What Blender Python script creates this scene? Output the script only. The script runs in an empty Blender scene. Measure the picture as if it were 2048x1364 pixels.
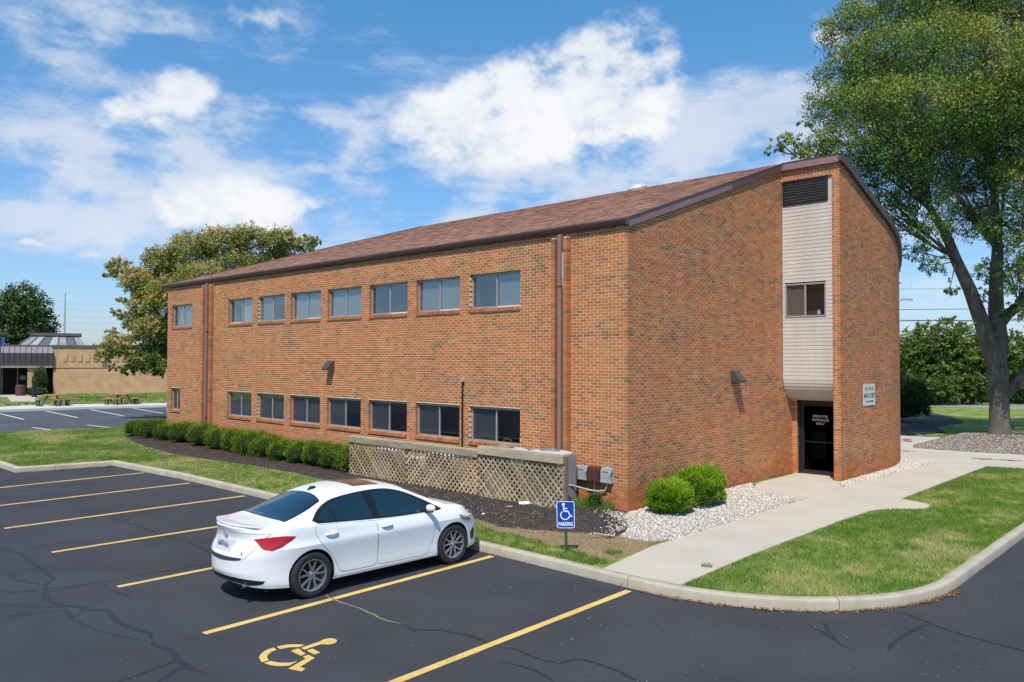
import bpy, bmesh, math, random
import numpy as np
from mathutils import Vector, Matrix, bvhtree, geometry
R = math.radians
random.seed(7); rng = np.random.default_rng(11)
S = bpy.context.scene
col = S.collection

# ---------------------------------------------------------------- camera
cam_d = bpy.data.cameras.new('camera'); cam = bpy.data.objects.new('camera', cam_d); col.objects.link(cam)
YAW, PITCH, ROLL, FPX = 0.8131, 0.0237, 0.0031, 1589.7
CAM = np.array([-14.2382, -10.0191, 3.2676])
fwd = np.array([math.sin(YAW)*math.cos(PITCH), math.cos(YAW)*math.cos(PITCH), math.sin(PITCH)])
rt = np.array([math.cos(YAW), -math.sin(YAW), 0.0]); up = np.cross(rt, fwd)
rt, up = rt*math.cos(ROLL)+up*math.sin(ROLL), -rt*math.sin(ROLL)+up*math.cos(ROLL)
m = Matrix(((rt[0], up[0], -fwd[0], CAM[0]), (rt[1], up[1], -fwd[1], CAM[1]), (rt[2], up[2], -fwd[2], CAM[2]), (0, 0, 0, 1)))
cam.matrix_world = m
cam_d.sensor_width = 36.0; cam_d.lens = FPX/2048*36.0; cam_d.clip_end = 3000; cam_d.clip_start = 0.1
S.camera = cam
S.render.resolution_x = 1024; S.render.resolution_y = 682

# ---------------------------------------------------------------- sun, sky, exposure
SUN = Vector((-0.58, -0.33, 1.0)).normalized()
sd = bpy.data.lights.new('sun', 'SUN'); sd.energy = 4.0; sd.angle = R(0.55); sd.color = (1.0, 0.93, 0.83)
so = bpy.data.objects.new('sun', sd); col.objects.link(so); so.location = (0, 0, 30)
so.rotation_euler = SUN.to_track_quat('Z', 'Y').to_euler()
S.view_settings.view_transform = 'Standard'; S.view_settings.look = 'None'
S.view_settings.exposure = 0.28; S.view_settings.gamma = 1.0; S.view_settings.use_curve_mapping = False
try:
    S.cycles.max_bounces = 6; S.cycles.diffuse_bounces = 3; S.cycles.glossy_bounces = 3
    S.cycles.transparent_max_bounces = 12; S.cycles.use_adaptive_sampling = True
    S.cycles.adaptive_threshold = 0.02; S.cycles.use_denoising = True
except Exception: pass
W = bpy.data.worlds.new('World'); S.world = W; W.use_nodes = True
nt = W.node_tree; nt.nodes.clear(); NN = nt.nodes; LK = nt.links

def azel(px, py):
    d = fwd+rt*(px-1024)/FPX-up*(py-682)/FPX; d = d/np.linalg.norm(d)
    return math.atan2(d[0], d[1]), math.asin(d[2])
def nmath(op, a, b=None, c=None, clamp=False):
    n = NN.new('ShaderNodeMath'); n.operation = op; n.use_clamp = clamp
    for i, v in enumerate((a, b, c)):
        if v is None: continue
        if isinstance(v, (int, float)): n.inputs[i].default_value = v
        else: LK.new(v, n.inputs[i])
    return n.outputs[0]
tc = NN.new('ShaderNodeTexCoord'); gen = tc.outputs['Generated']
sky = NN.new('ShaderNodeTexSky'); sky.sky_type = 'NISHITA'; sky.sun_disc = False
sky.sun_elevation = math.asin(SUN.z); sky.sun_rotation = math.atan2(SUN.x, SUN.y)
sky.altitude = 200; sky.air_density = 1.0; sky.dust_density = 0.6; sky.ozone_density = 1.6
sep = NN.new('ShaderNodeSeparateXYZ'); LK.new(gen, sep.inputs[0])
az = nmath('ARCTAN2', sep.outputs[0], sep.outputs[1]); el = nmath('ARCSINE', sep.outputs[2])
def noise3(scale, detail, rough, zs=1.0, off=(0, 0, 0), dist=0.0):
    mp = NN.new('ShaderNodeMapping'); mp.inputs['Scale'].default_value = (scale, scale, scale*zs); mp.inputs['Location'].default_value = off
    LK.new(gen, mp.inputs['Vector'])
    n = NN.new('ShaderNodeTexNoise'); n.inputs['Scale'].default_value = 1.0; n.inputs['Detail'].default_value = detail
    n.inputs['Roughness'].default_value = rough; n.inputs['Distortion'].default_value = dist
    LK.new(mp.outputs[0], n.inputs['Vector']); return n.outputs['Fac']
nA = noise3(9.0, 9.0, 0.60, 1.5, (3.1, 1.7, 0.4)); nB = noise3(22.0, 8.0, 0.62, 1.2, (7.7, 4.2, 2.2))
nC = noise3(2.6, 7.0, 0.56, 3.2, (0.4, 6.3, 1.9), 0.3); nD = noise3(8.0, 10.0, 0.66, 4.0, (2.4, 0.9, 5.1), 0.4)
nW = noise3(5.0, 5.0, 0.55, 1.6, (9.4, 2.9, 5.1))
azp = nmath('ADD', az, nmath('MULTIPLY', nmath('SUBTRACT', nW, 0.5), 0.09)); elp = nmath('ADD', el, nmath('MULTIPLY', nmath('SUBTRACT', nA, 0.5), 0.085))
BL = [(1215, 88, 70, 38, 1.2, 32), (1300, 100, 58, 34, 1.1, 8), (1140, 140, 85, 42, 1.3, 24), (1235, 165, 95, 55, 1.3, 0), (1050, 160, 60, 34, 1.0, 14), (945, 205, 75, 42, 1.2, 22),
      (1035, 225, 130, 58, 1.4, 5), (900, 260, 85, 45, 1.0, 20), (1160, 245, 130, 55, 1.1, 5), (1255, 215, 60, 50, .6, 0),
      (330, 190, 62, 40, 1.3, 18), (285, 235, 60, 34, .8, 24), (400, 178, 32, 16, .6, 10),
      (475, 372, 66, 28, 1.4, -8), (545, 392, 45, 26, 1.1, -10), (455, 412, 90, 30, 1.1, 0), (352, 375, 30, 36, .7, 55), (380, 430, 50, 24, .6, 0),
      (440, 40, 95, 30, .75, 8), (545, 42, 40, 36, .55, 60), (1658, 52, 26, 30, 1.2, 35), (1585, 145, 40, 14, .6, -15),
      (65, 494, 26, 12, .9, 0), (190, 512, 20, 14, .8, 0), (745, 398, 50, 13, .8, 0), (640, 405, 40, 14, .5, 0)]
SB = [(1080, 320, 260, 85, .9, 0), (1230, 400, 330, 90, .9, 0), (1420, 320, 150, 70, .8, -10), (1480, 400, 220, 80, .8, 0), (1240, 250, 120, 90, .7, 0), (240, 300, 110, 60, .8, 25), (300, 340, 90, 40, .5, 0), (450, 440, 190, 40, .7, 0), (650, 300, 230, 26, .85, -13), (620, 245, 140, 24, .7, -6), (720, 205, 130, 20, .6, 0),
      (120, 40, 170, 36, .8, 0), (330, 20, 130, 26, .7, 0), (210, 145, 120, 20, .5, -6), (70, 270, 110, 34, .7, 10), (60, 430, 90, 22, .8, 0), (860, 430, 150, 40, .6, 0), (500, 300, 200, 60, .45, 0), (1540, 150, 90, 24, .6, -20), (1580, 200, 80, 26, .4, -10), (700, 340, 260, 60, .4, 0), (160, 470, 220, 50, .35, 0), (560, 60, 70, 50, .5, 40)]
def blobs(L, k):
    acc = None
    for (px, py, rx, ry, st, ro) in L:
        a0, e0 = azel(px, py); ce = math.cos(e0); t = R(ro)
        u = nmath('MULTIPLY', nmath('SUBTRACT', azp, a0), ce); v = nmath('SUBTRACT', elp, e0)
        uu = nmath('MULTIPLY', nmath('ADD', nmath('MULTIPLY', u, math.cos(t)), nmath('MULTIPLY', v, math.sin(t))), FPX/rx)
        vv = nmath('MULTIPLY', nmath('SUBTRACT', nmath('MULTIPLY', v, math.cos(t)), nmath('MULTIPLY', u, math.sin(t))), FPX/ry)
        d2 = nmath('ADD', nmath('MULTIPLY', uu, uu), nmath('MULTIPLY', vv, vv))
        g = nmath('MULTIPLY', nmath('EXPONENT', nmath('MULTIPLY', d2, -k)), st)
        acc = g if acc is None else nmath('ADD', acc, g)
    return acc
acc = blobs(BL, 0.7); soft = nmath('MINIMUM', blobs(SB, 0.6), 1.2); 
blob = nmath('SUBTRACT', 1.0, nmath('EXPONENT', nmath('MULTIPLY', acc, -1.25)))
# broad cloud field that goes on round the whole sky, thin near the zenith
def mrange(v, a, b, c, d, smooth=False):
    n = NN.new('ShaderNodeMapRange'); n.interpolation_type = 'SMOOTHSTEP' if smooth else 'LINEAR'
    for i, k in enumerate((a, b, c, d)): n.inputs[i+1].default_value = k
    LK.new(v, n.inputs[0]); return n.outputs[0]
wide = mrange(el, 0.0, 0.50, 0.32, -0.08)
veil = nmath('ADD', nmath('ADD', nmath('MULTIPLY', nmath('SUBTRACT', nC, 0.5), 2.4), nmath('MULTIPLY', nmath('SUBTRACT', nD, 0.5), 1.7)), nmath('MULTIPLY', nmath('SUBTRACT', nA, 0.5), nmath('ADD', 0.7, nmath('MULTIPLY', soft, 2.0))))
veilm = nmath('MULTIPLY', mrange(nmath('ADD', nmath('ADD', veil, wide), nmath('MULTIPLY', soft, 0.56)), 0.18, 1.08, 0.0, 1.0, True), 0.80)
fb = nmath('ADD', nmath('MULTIPLY', nmath('SUBTRACT', nA, 0.5), 2.6), nmath('MULTIPLY', nmath('SUBTRACT', nB, 0.5), 1.9))
dens = nmath('ADD', nmath('MULTIPLY', nmath('SUBTRACT', blob, 0.40), 1.9), nmath('MULTIPLY', fb, nmath('MULTIPLY', nmath('SQRT', blob), 1.35)))
cum = mrange(dens, 0.0, 0.95, 0.0, 0.97, True)
mask = nmath('SUBTRACT', 1.0, nmath('MULTIPLY', nmath('SUBTRACT', 1.0, cum), nmath('SUBTRACT', 1.0, veilm)), clamp=True)
shade = nmath('ADD', nmath('ADD', mrange(dens, 0.1, 1.5, 0.0, 0.75), nmath('MULTIPLY', nmath('SUBTRACT', nA, 0.5), 0.9)), nmath('MULTIPLY', nmath('SUBTRACT', nW, 0.5), 1.1))
cr = NN.new('ShaderNodeMix'); cr.data_type = 'RGBA'; cr.inputs[6].default_value = (4.9, 5.7, 6.8, 1); cr.inputs[7].default_value = (7.7, 7.8, 8.0, 1)
LK.new(nmath('ADD', shade, 0.30, clamp=True), cr.inputs[0])
tcol = NN.new('ShaderNodeMix'); tcol.data_type = 'RGBA'; tcol.inputs[6].default_value = (0.76, 0.86, 1.13, 1); tcol.inputs[7].default_value = (0.64, 1.22, 1.46, 1); LK.new(mrange(el, 0.0, 0.42, 0.0, 1.0), tcol.inputs[0])
tint = NN.new('ShaderNodeMix'); tint.data_type = 'RGBA'; tint.blend_type = 'MULTIPLY'; tint.inputs[0].default_value = 1.0
LK.new(tcol.outputs[2], tint.inputs[7]); LK.new(sky.outputs[0], tint.inputs[6])
mx = NN.new('ShaderNodeMix'); mx.data_type = 'RGBA'; LK.new(mask, mx.inputs[0]); LK.new(tint.outputs[2], mx.inputs[6]); LK.new(cr.outputs[2], mx.inputs[7])
bg = NN.new('ShaderNodeBackground'); bg.inputs['Strength'].default_value = 0.10; LK.new(mx.outputs[2], bg.inputs[0])
wo = NN.new('ShaderNodeOutputWorld'); LK.new(bg.outputs[0], wo.inputs[0])

# ---------------------------------------------------------------- helpers
def tag(o, label=None, cat=None, group=None, kind=None):
    if label: o['label'] = label
    if cat: o['category'] = cat
    if group: o['group'] = group
    if kind: o['kind'] = kind
    return o
def empty(name, loc=(0, 0, 0), rz=0.0, label=None, cat=None, group=None, kind=None):
    o = bpy.data.objects.new(name, None); col.objects.link(o); o.location = loc; o.rotation_euler = (0, 0, rz)
    o.empty_display_size = 0.2
    return tag(o, label, cat, group, kind)
def link(name, me, mat=None, parent=None, loc=None):
    o = bpy.data.objects.new(name, me); col.objects.link(o)
    if mat is not None and len(me.materials) == 0: me.materials.append(mat)
    if parent is not None: o.parent = parent
    if loc is not None: o.location = loc
    return o
def copy_tree(o, parent=None):
    c = o.copy(); col.objects.link(c); c.parent = parent
    for ch in list(o.children): copy_tree(ch, c)
    return c
def smooth(me, ang=40):
    me.polygons.foreach_set('use_smooth', [True]*len(me.polygons))
    bm = bmesh.new(); bm.from_mesh(me); a = R(ang)
    for e in bm.edges:
        e.smooth = len(e.link_faces) == 2 and e.calc_face_angle(3.2) < a
    bm.to_mesh(me); bm.free()
class MB:
    """collects simple shapes into one mesh; world or local coordinates"""
    def __init__(s): s.v = []; s.f = []; s.c = []; s.cur = None
    def face(s, idx): s.f.append(idx); s.c.append(s.cur)
    def pts(s, P): b = len(s.v); s.v.extend([tuple(p) for p in P]); return b
    def box(s, a, b, c=None):
        s.cur = c if c is not None else s.cur
        x0, y0, z0 = a; x1, y1, z1 = b
        k = s.pts([(x0, y0, z0), (x1, y0, z0), (x1, y1, z0), (x0, y1, z0), (x0, y0, z1), (x1, y0, z1), (x1, y1, z1), (x0, y1, z1)])
        for q in ((0, 3, 2, 1), (4, 5, 6, 7), (0, 1, 5, 4), (1, 2, 6, 5), (2, 3, 7, 6), (3, 0, 4, 7)): s.face([k+i for i in q])
        return s
    def hexa(s, P, c=None):
        s.cur = c if c is not None else s.cur; k = s.pts(P)
        for q in ((0, 3, 2, 1), (4, 5, 6, 7), (0, 1, 5, 4), (1, 2, 6, 5), (2, 3, 7, 6), (3, 0, 4, 7)): s.face([k+i for i in q])
        return s
    def obox(s, cen, ax, ay, az_, c=None):
        cen, ax, ay, az_ = map(Vector, (cen, ax, ay, az_))
        return s.hexa([cen-ax-ay-az_, cen+ax-ay-az_, cen+ax+ay-az_, cen-ax+ay-az_, cen-ax-ay+az_, cen+ax-ay+az_, cen+ax+ay+az_, cen-ax+ay+az_], c)
    def bar(s, p, q, w, t, nrm=(0, 0, 1), c=None):
        p, q, n = Vector(p), Vector(q), Vector(nrm); d = q-p; L = d.length; d.normalize(); n = (n-d*n.dot(d)).normalized(); side = d.cross(n)
        return s.obox((p+q)/2, d*L/2, side*w/2, n*t/2, c)
    def tube(s, P, r, n=8, cap=True, c=None):
        s.cur = c if c is not None else s.cur
        P = [Vector(p) for p in P]; rr = r if isinstance(r, (list, tuple)) else [r]*len(P); rings = []; ref = None
        for i, p in enumerate(P):
            d = (P[min(i+1, len(P)-1)]-P[max(i-1, 0)]).normalized()
            if ref is None or abs(d.dot(ref)) > .95: ref = Vector((0, 0, 1)) if abs(d.z) < .9 else Vector((1, 0, 0))
            a = d.cross(ref).normalized(); b = d.cross(a); ref = a.cross(d)
            rings.append(s.pts([p+(a*math.cos(2*math.pi*k/n)+b*math.sin(2*math.pi*k/n))*rr[i] for k in range(n)]))
        for i in range(len(rings)-1):
            for k in range(n): s.face([rings[i]+k, rings[i]+(k+1) % n, rings[i+1]+(k+1) % n, rings[i+1]+k])
        if cap: s.face([rings[0]+k for k in range(n)]); s.face([rings[-1]+k for k in range(n)][::-1])
        return s
    def lathe(s, prof, cen=(0, 0, 0), n=24, axis='Z', c=None):
        s.cur = c if c is not None else s.cur; rings = []; cx, cy, cz = cen
        for (r, h) in prof:
            P = []
            for k in range(n):
                a = 2*math.pi*k/n; ca, sa = r*math.cos(a), r*math.sin(a)
                P.append((cx+ca, cy+sa, cz+h) if axis == 'Z' else ((cx+ca, cy+h, cz+sa) if axis == 'Y' else (cx+h, cy+ca, cz+sa)))
            rings.append(s.pts(P))
        for i in range(len(rings)-1):
            for k in range(n): s.face([rings[i]+k, rings[i]+(k+1) % n, rings[i+1]+(k+1) % n, rings[i+1]+k])
        return s
    def prism(s, poly, h0, h1, c=None, side=True):
        """poly in xy extruded between z h0..h1"""
        s.cur = c if c is not None else s.cur; n = len(poly)
        a = s.pts([(x, y, h0) for x, y in poly]); b = s.pts([(x, y, h1) for x, y in poly])
        s.face([b+i for i in range(n)]); s.face([a+i for i in range(n)][::-1])
        for i in range(n): s.face([a+i, a+(i+1) % n, b+(i+1) % n, b+i])
        return s
    def mesh(s, name):
        me = bpy.data.meshes.new(name); me.from_pydata(s.v, [], s.f)
        if any(c is not None for c in s.c):
            at = me.attributes.new('tone', 'FLOAT_COLOR', 'FACE')
            a = np.ones((len(s.f), 4), np.float32)
            for i, c in enumerate(s.c):
                if c is not None: a[i, :3] = c
            at.data.foreach_set('color', a.ravel())
        return me
    def build(s, name, mat, parent=None, sm=None, fix=True):
        me = s.mesh(name)
        if fix:
            bm = bmesh.new(); bm.from_mesh(me); bmesh.ops.recalc_face_normals(bm, faces=bm.faces); bm.to_mesh(me); bm.free()
        if sm: smooth(me, sm)
        return link(name, me, mat, parent)
def quads(name, V, C, mat, parent=None, kind=None):
    """V (N,k,3) polygons of k corners, C (N,3) tone"""
    N, K, _ = V.shape; me = bpy.data.meshes.new(name)
    me.vertices.add(N*K); me.vertices.foreach_set('co', V.astype(np.float32).ravel())
    me.loops.add(N*K); me.loops.foreach_set('vertex_index', np.arange(N*K, dtype=np.int32))
    me.polygons.add(N); me.polygons.foreach_set('loop_start', np.arange(0, N*K, K, dtype=np.int32)); me.polygons.foreach_set('loop_total', np.full(N, K, np.int32))
    me.update(calc_edges=True); at = me.attributes.new('tone', 'FLOAT_COLOR', 'FACE')
    a = np.ones((N, 4), np.float32); a[:, :3] = C; at.data.foreach_set('color', a.ravel())
    o = link(name, me, mat, parent)
    if kind: o['kind'] = kind
    return o
def indexed(name, V, F, C, mat, parent=None, kind=None):
    """V (M,3), F (N,k) equal corner counts, C (N,3)"""
    N, K = F.shape; me = bpy.data.meshes.new(name)
    me.vertices.add(len(V)); me.vertices.foreach_set('co', V.astype(np.float32).ravel())
    me.loops.add(N*K); me.loops.foreach_set('vertex_index', F.astype(np.int32).ravel())
    me.polygons.add(N); me.polygons.foreach_set('loop_start', np.arange(0, N*K, K, dtype=np.int32)); me.polygons.foreach_set('loop_total', np.full(N, K, np.int32))
    me.update(calc_edges=True); at = me.attributes.new('tone', 'FLOAT_COLOR', 'FACE')
    a = np.ones((N, 4), np.float32); a[:, :3] = C; at.data.foreach_set('color', a.ravel())
    o = link(name, me, mat, parent)
    if kind: o['kind'] = kind
    return o
_perm = np.random.default_rng(5).random((256, 256))
def vnoise(x, y, s=1.0):
    x = np.asarray(x, float)/s+91.7; y = np.asarray(y, float)/s+37.3
    xi = np.floor(x).astype(int); yi = np.floor(y).astype(int); fx = x-xi; fy = y-yi; fx = fx*fx*(3-2*fx); fy = fy*fy*(3-2*fy)
    g = lambda i, j: _perm[i % 256, j % 256]
    return (g(xi, yi)*(1-fx)+g(xi+1, yi)*fx)*(1-fy)+(g(xi, yi+1)*(1-fx)+g(xi+1, yi+1)*fx)*fy
def fbm(x, y, s=1.0): return (vnoise(x, y, s)*.5+vnoise(y+9, x+5, s/2.1)*.28+vnoise(x+31, y+17, s/4.3)*.22)
def inpoly(px, py, poly):
    px = np.asarray(px); py = np.asarray(py); c = np.zeros(px.shape, bool); n = len(poly)
    for i in range(n):
        x0, y0 = poly[i]; x1, y1 = poly[(i+1) % n]
        if y0 == y1: continue
        c ^= ((y0 > py) != (y1 > py)) & (px < (x1-x0)*(py-y0)/(y1-y0)+x0)
    return c

# ---------------------------------------------------------------- materials
def mat(name, base=(.5, .5, .5), rough=.7, metal=0.0, attr=False, n1=None, n2=None, bump=None, spec=.5, coat=0.0, sheen=None, trans=None, stretch=(1, 1, 1)):
    """n1/n2: (scale, detail, strength) colour noise in object space; bump: (scale, distance)"""
    M = bpy.data.materials.new(name); M.use_nodes = True; t = M.node_tree; t.nodes.clear(); N = t.nodes; L = t.links
    out = N.new('ShaderNodeOutputMaterial'); b = N.new('ShaderNodeBsdfPrincipled'); L.new(b.outputs[0], out.inputs[0])
    b.inputs['Roughness'].default_value = rough; b.inputs['Metallic'].default_value = metal
    b.inputs['Specular IOR Level'].default_value = spec; b.inputs['Coat Weight'].default_value = coat; b.inputs['Coat Roughness'].default_value = .03
    tcn = N.new('ShaderNodeTexCoord'); mpn = N.new('ShaderNodeMapping'); mpn.inputs['Scale'].default_value = stretch; L.new(tcn.outputs['Object'], mpn.inputs['Vector'])
    if attr:
        a = N.new('ShaderNodeAttribute'); a.attribute_name = 'tone'; cur = a.outputs['Color']
    else:
        rgb = N.new('ShaderNodeRGB'); rgb.outputs[0].default_value = (*base, 1); cur = rgb.outputs[0]
    for k in (n1, n2):
        if not k: continue
        nz = N.new('ShaderNodeTexNoise'); nz.inputs['Scale'].default_value = k[0]; nz.inputs['Detail'].default_value = k[1]; nz.inputs['Roughness'].default_value = .6
        L.new(mpn.outputs[0], nz.inputs['Vector'])
        mr = N.new('ShaderNodeMapRange'); mr.inputs[1].default_value = .25; mr.inputs[2].default_value = .75; mr.inputs[3].default_value = 1-k[2]; mr.inputs[4].default_value = 1+k[2]
        L.new(nz.outputs['Fac'], mr.inputs[0])
        mm = N.new('ShaderNodeMix'); mm.data_type = 'RGBA'; mm.blend_type = 'MULTIPLY'; mm.inputs[0].default_value = 1; L.new(cur, mm.inputs[6]); L.new(mr.outputs[0], mm.inputs[7]); cur = mm.outputs[2]
    L.new(cur, b.inputs['Base Color'])
    if bump:
        nz = N.new('ShaderNodeTexNoise'); nz.inputs['Scale'].default_value = bump[0]; nz.inputs['Detail'].default_value = 6; L.new(mpn.outputs[0], nz.inputs['Vector'])
        bp = N.new('ShaderNodeBump'); bp.inputs['Distance'].default_value = bump[1]; bp.inputs['Strength'].default_value = 1; L.new(nz.outputs['Fac'], bp.inputs['Height']); L.new(bp.outputs[0], b.inputs['Normal'])
    if trans:
        ad = N.new('ShaderNodeMixShader'); ad.inputs[0].default_value = trans; tl = N.new('ShaderNodeBsdfTranslucent'); L.new(cur, tl.inputs[0])
        L.new(b.outputs[0], ad.inputs[1]); L.new(tl.outputs[0], ad.inputs[2]); L.new(ad.outputs[0], out.inputs[0])
    return M
def glassmat(name, refl, tint=(.6, .65, .68), rough=0.02):
    M = bpy.data.materials.new(name); M.use_nodes = True; t = M.node_tree; t.nodes.clear(); N = t.nodes; L = t.links
    out = N.new('ShaderNodeOutputMaterial'); g = N.new('ShaderNodeBsdfGlossy'); g.inputs['Roughness'].default_value = rough; g.inputs[0].default_value = (.92, .96, 1, 1)
    tr = N.new('ShaderNodeBsdfTransparent'); tr.inputs[0].default_value = (*tint, 1); mx = N.new('ShaderNodeMixShader')
    lw = N.new('ShaderNodeLayerWeight'); lw.inputs[0].default_value = .5; fr = N.new('ShaderNodeMath'); fr.operation = 'POWER'; fr.inputs[1].default_value = 4.0; L.new(lw.outputs['Facing'], fr.inputs[0])
    ad = N.new('ShaderNodeMath'); ad.operation = 'ADD'; ad.use_clamp = True; ad.inputs[1].default_value = refl; L.new(fr.outputs[0], ad.inputs[0])
    nz = N.new('ShaderNodeTexNoise'); nz.inputs['Scale'].default_value = 1.3; bp = N.new('ShaderNodeBump'); bp.inputs['Distance'].default_value = .0015; L.new(nz.outputs[0], bp.inputs['Height']); L.new(bp.outputs[0], g.inputs['Normal'])
    L.new(ad.outputs[0], mx.inputs[0]); L.new(tr.outputs[0], mx.inputs[1]); L.new(g.outputs[0], mx.inputs[2]); L.new(mx.outputs[0], out.inputs[0])
    return M
M = {}
M['brick'] = mat('brick', attr=True, rough=.85, n1=(38, 3, .16), n2=(9, 3, .10), bump=(120, .002), spec=.3)
M['mortar'] = mat('mortar', (.74, .58, .37), .95, n1=(1.2, 4, .12), n2=(60, 3, .1), spec=.2)
M['paver'] = mat('clay_paver', (.30, .115, .075), .9, n1=(20, 3, .2), spec=.3)
M['gutter'] = mat('brown_aluminium', (.085, .050, .046), .42, n1=(1.5, 3, .08), spec=.5)
M['fascia'] = mat('mauve_brown_aluminium', (.26, .150, .135), .45, n1=(1.0, 3, .10))
M['spout'] = mat('brown_downspout', (.27, .165, .145), .45, n1=(2, 3, .08))
M['shingle'] = mat('asphalt_shingle', attr=True, rough=.95, n1=(60, 4, .22), n2=(5, 3, .10), bump=(300, .002), spec=.2)
M['siding'] = mat('vinyl_siding', (.56, .50, .44), .5, n1=(2.0, 4, .05))
M['siding_gap'] = mat('siding_shadow_gap', (.22, .20, .18), .8)
M['alu'] = mat('grey_window_aluminium', (.36, .345, .325), .45, metal=.2, n1=(8, 3, .1))
M['aluw'] = mat('bright_window_aluminium', (.62, .61, .59), .45, n1=(8, 3, .08))
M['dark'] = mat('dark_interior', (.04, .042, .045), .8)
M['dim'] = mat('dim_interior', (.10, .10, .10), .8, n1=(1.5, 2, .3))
M['blind'] = mat('window_blind', (.36, .385, .385), .6)
M['blind2'] = mat('dark_blind', (.13, .135, .14), .6)
M['screen'] = mat('insect_screen', (.075, .08, .09), .8, n1=(2, 3, .15))
M['curtain'] = mat('pale_curtain', (.45, .43, .40), .8, n1=(6, 3, .15), stretch=(1, 8, .3))
M['glass'] = glassmat('window_glass', .12, (.88, .91, .92)); M['glass2'] = glassmat('screened_window_glass', .06, (.84, .86, .88)); M['doorglass'] = glassmat('door_glass', .0, (.5, .52, .53))
M['concrete'] = mat('concrete', (.49, .435, .355), .9, n1=(.8, 5, .08), n2=(45, 4, .07), bump=(160, .0015), spec=.2)
M['concrete2'] = mat('old_concrete', (.47, .435, .375), .9, n1=(.6, 5, .10), n2=(40, 4, .08), spec=.2)
M['kerb'] = mat('kerb_concrete', (.43, .38, .295), .92, n1=(2.2, 5, .14), n2=(60, 4, .12), bump=(120, .002), spec=.2)
M['leaf'] = mat('leaf', attr=True, rough=.55, n1=(.6, 3, .12), spec=.35, trans=.28)
M['needle'] = mat('hedge_leaf', attr=True, rough=.6, n1=(3, 2, .12), spec=.3, trans=.2)
M['grass'] = mat('grass_blade', attr=True, rough=.7, spec=.25, trans=.25)
M['bark'] = mat('bark', (.14, .12, .098), .95, n1=(3, 5, .3), n2=(16, 4, .25), bump=(22, .02), spec=.2, stretch=(1, 1, .25))
M['stone'] = mat('white_stone', attr=True, rough=.8, n1=(50, 3, .1), spec=.3)
M['mulch'] = mat('mulch', attr=True, rough=.95, n1=(40, 3, .2), spec=.15)
M['wood'] = mat('weathered_wood', attr=True, rough=.85, n1=(5, 4, .22), n2=(40, 4, .2), spec=.2, stretch=(1, .25, 1))
M['acgrey'] = mat('grey_sheet_metal', (.25, .265, .255), .5, metal=.1, n1=(3, 4, .1))
M['acwhite'] = mat('pale_sheet_metal', (.46, .48, .48), .5, n1=(3, 4, .08))
M['boxgrey'] = mat('galvanised_box', (.42, .45, .48), .5, metal=.2, n1=(14, 4, .2))
M['rust'] = mat('rust_brown_paint', (.085, .032, .024), .65, n1=(12, 4, .25))
M['black'] = mat('black_plastic', (.018, .018, .020), .5); M['blackframe'] = mat('black_anodised_frame', (.016, .017, .021), .35)
M['paintyel'] = mat('yellow_road_paint', (.66, .435, .135), .8, n1=(2.5, 6, .20), n2=(55, 5, .32), spec=.2)
M['paintwht'] = mat('white_road_paint', (.70, .70, .68), .8, n1=(30, 4, .12), spec=.2)
M['white'] = mat('white_paint', (.78, .79, .80), .4); M['signblue'] = mat('sign_blue', (.004, .055, .36), .35); M['green'] = mat('green_post_paint', (.012, .085, .06), .5, n1=(20, 3, .2))
M['signwht'] = mat('sign_white', (.62, .63, .60), .45); M['ink'] = mat('sign_black', (.02, .02, .022), .5)

def base_stain(Mm):
    """reddish brick dust washed over the lowest courses"""
    t = Mm.node_tree; N = t.nodes; L = t.links; b = next(n for n in N if n.type == 'BSDF_PRINCIPLED'); src = b.inputs['Base Color'].links[0].from_socket
    tcn = N.new('ShaderNodeTexCoord'); sp = N.new('ShaderNodeSeparateXYZ'); L.new(tcn.outputs['Object'], sp.inputs[0]); nz = N.new('ShaderNodeTexNoise'); nz.inputs['Scale'].default_value = 1.1; nz.inputs['Detail'].default_value = 6; L.new(tcn.outputs['Object'], nz.inputs[0])
    ad = N.new('ShaderNodeMath'); ad.operation = 'MULTIPLY_ADD'; ad.inputs[1].default_value = -1.3; L.new(nz.outputs[0], ad.inputs[0]); L.new(sp.outputs[2], ad.inputs[2])
    mr = N.new('ShaderNodeMapRange'); mr.interpolation_type = 'SMOOTHSTEP'; mr.inputs[1].default_value = -.42; mr.inputs[2].default_value = .05; mr.inputs[3].default_value = .85; mr.inputs[4].default_value = 0; L.new(ad.outputs[0], mr.inputs[0])
    mm = N.new('ShaderNodeMix'); mm.data_type = 'RGBA'; mm.inputs[7].default_value = (.34, .135, .07, 1); L.new(mr.outputs[0], mm.inputs[0]); L.new(src, mm.inputs[6]); L.new(mm.outputs[2], b.inputs['Base Color'])
base_stain(M['mortar'])
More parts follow.
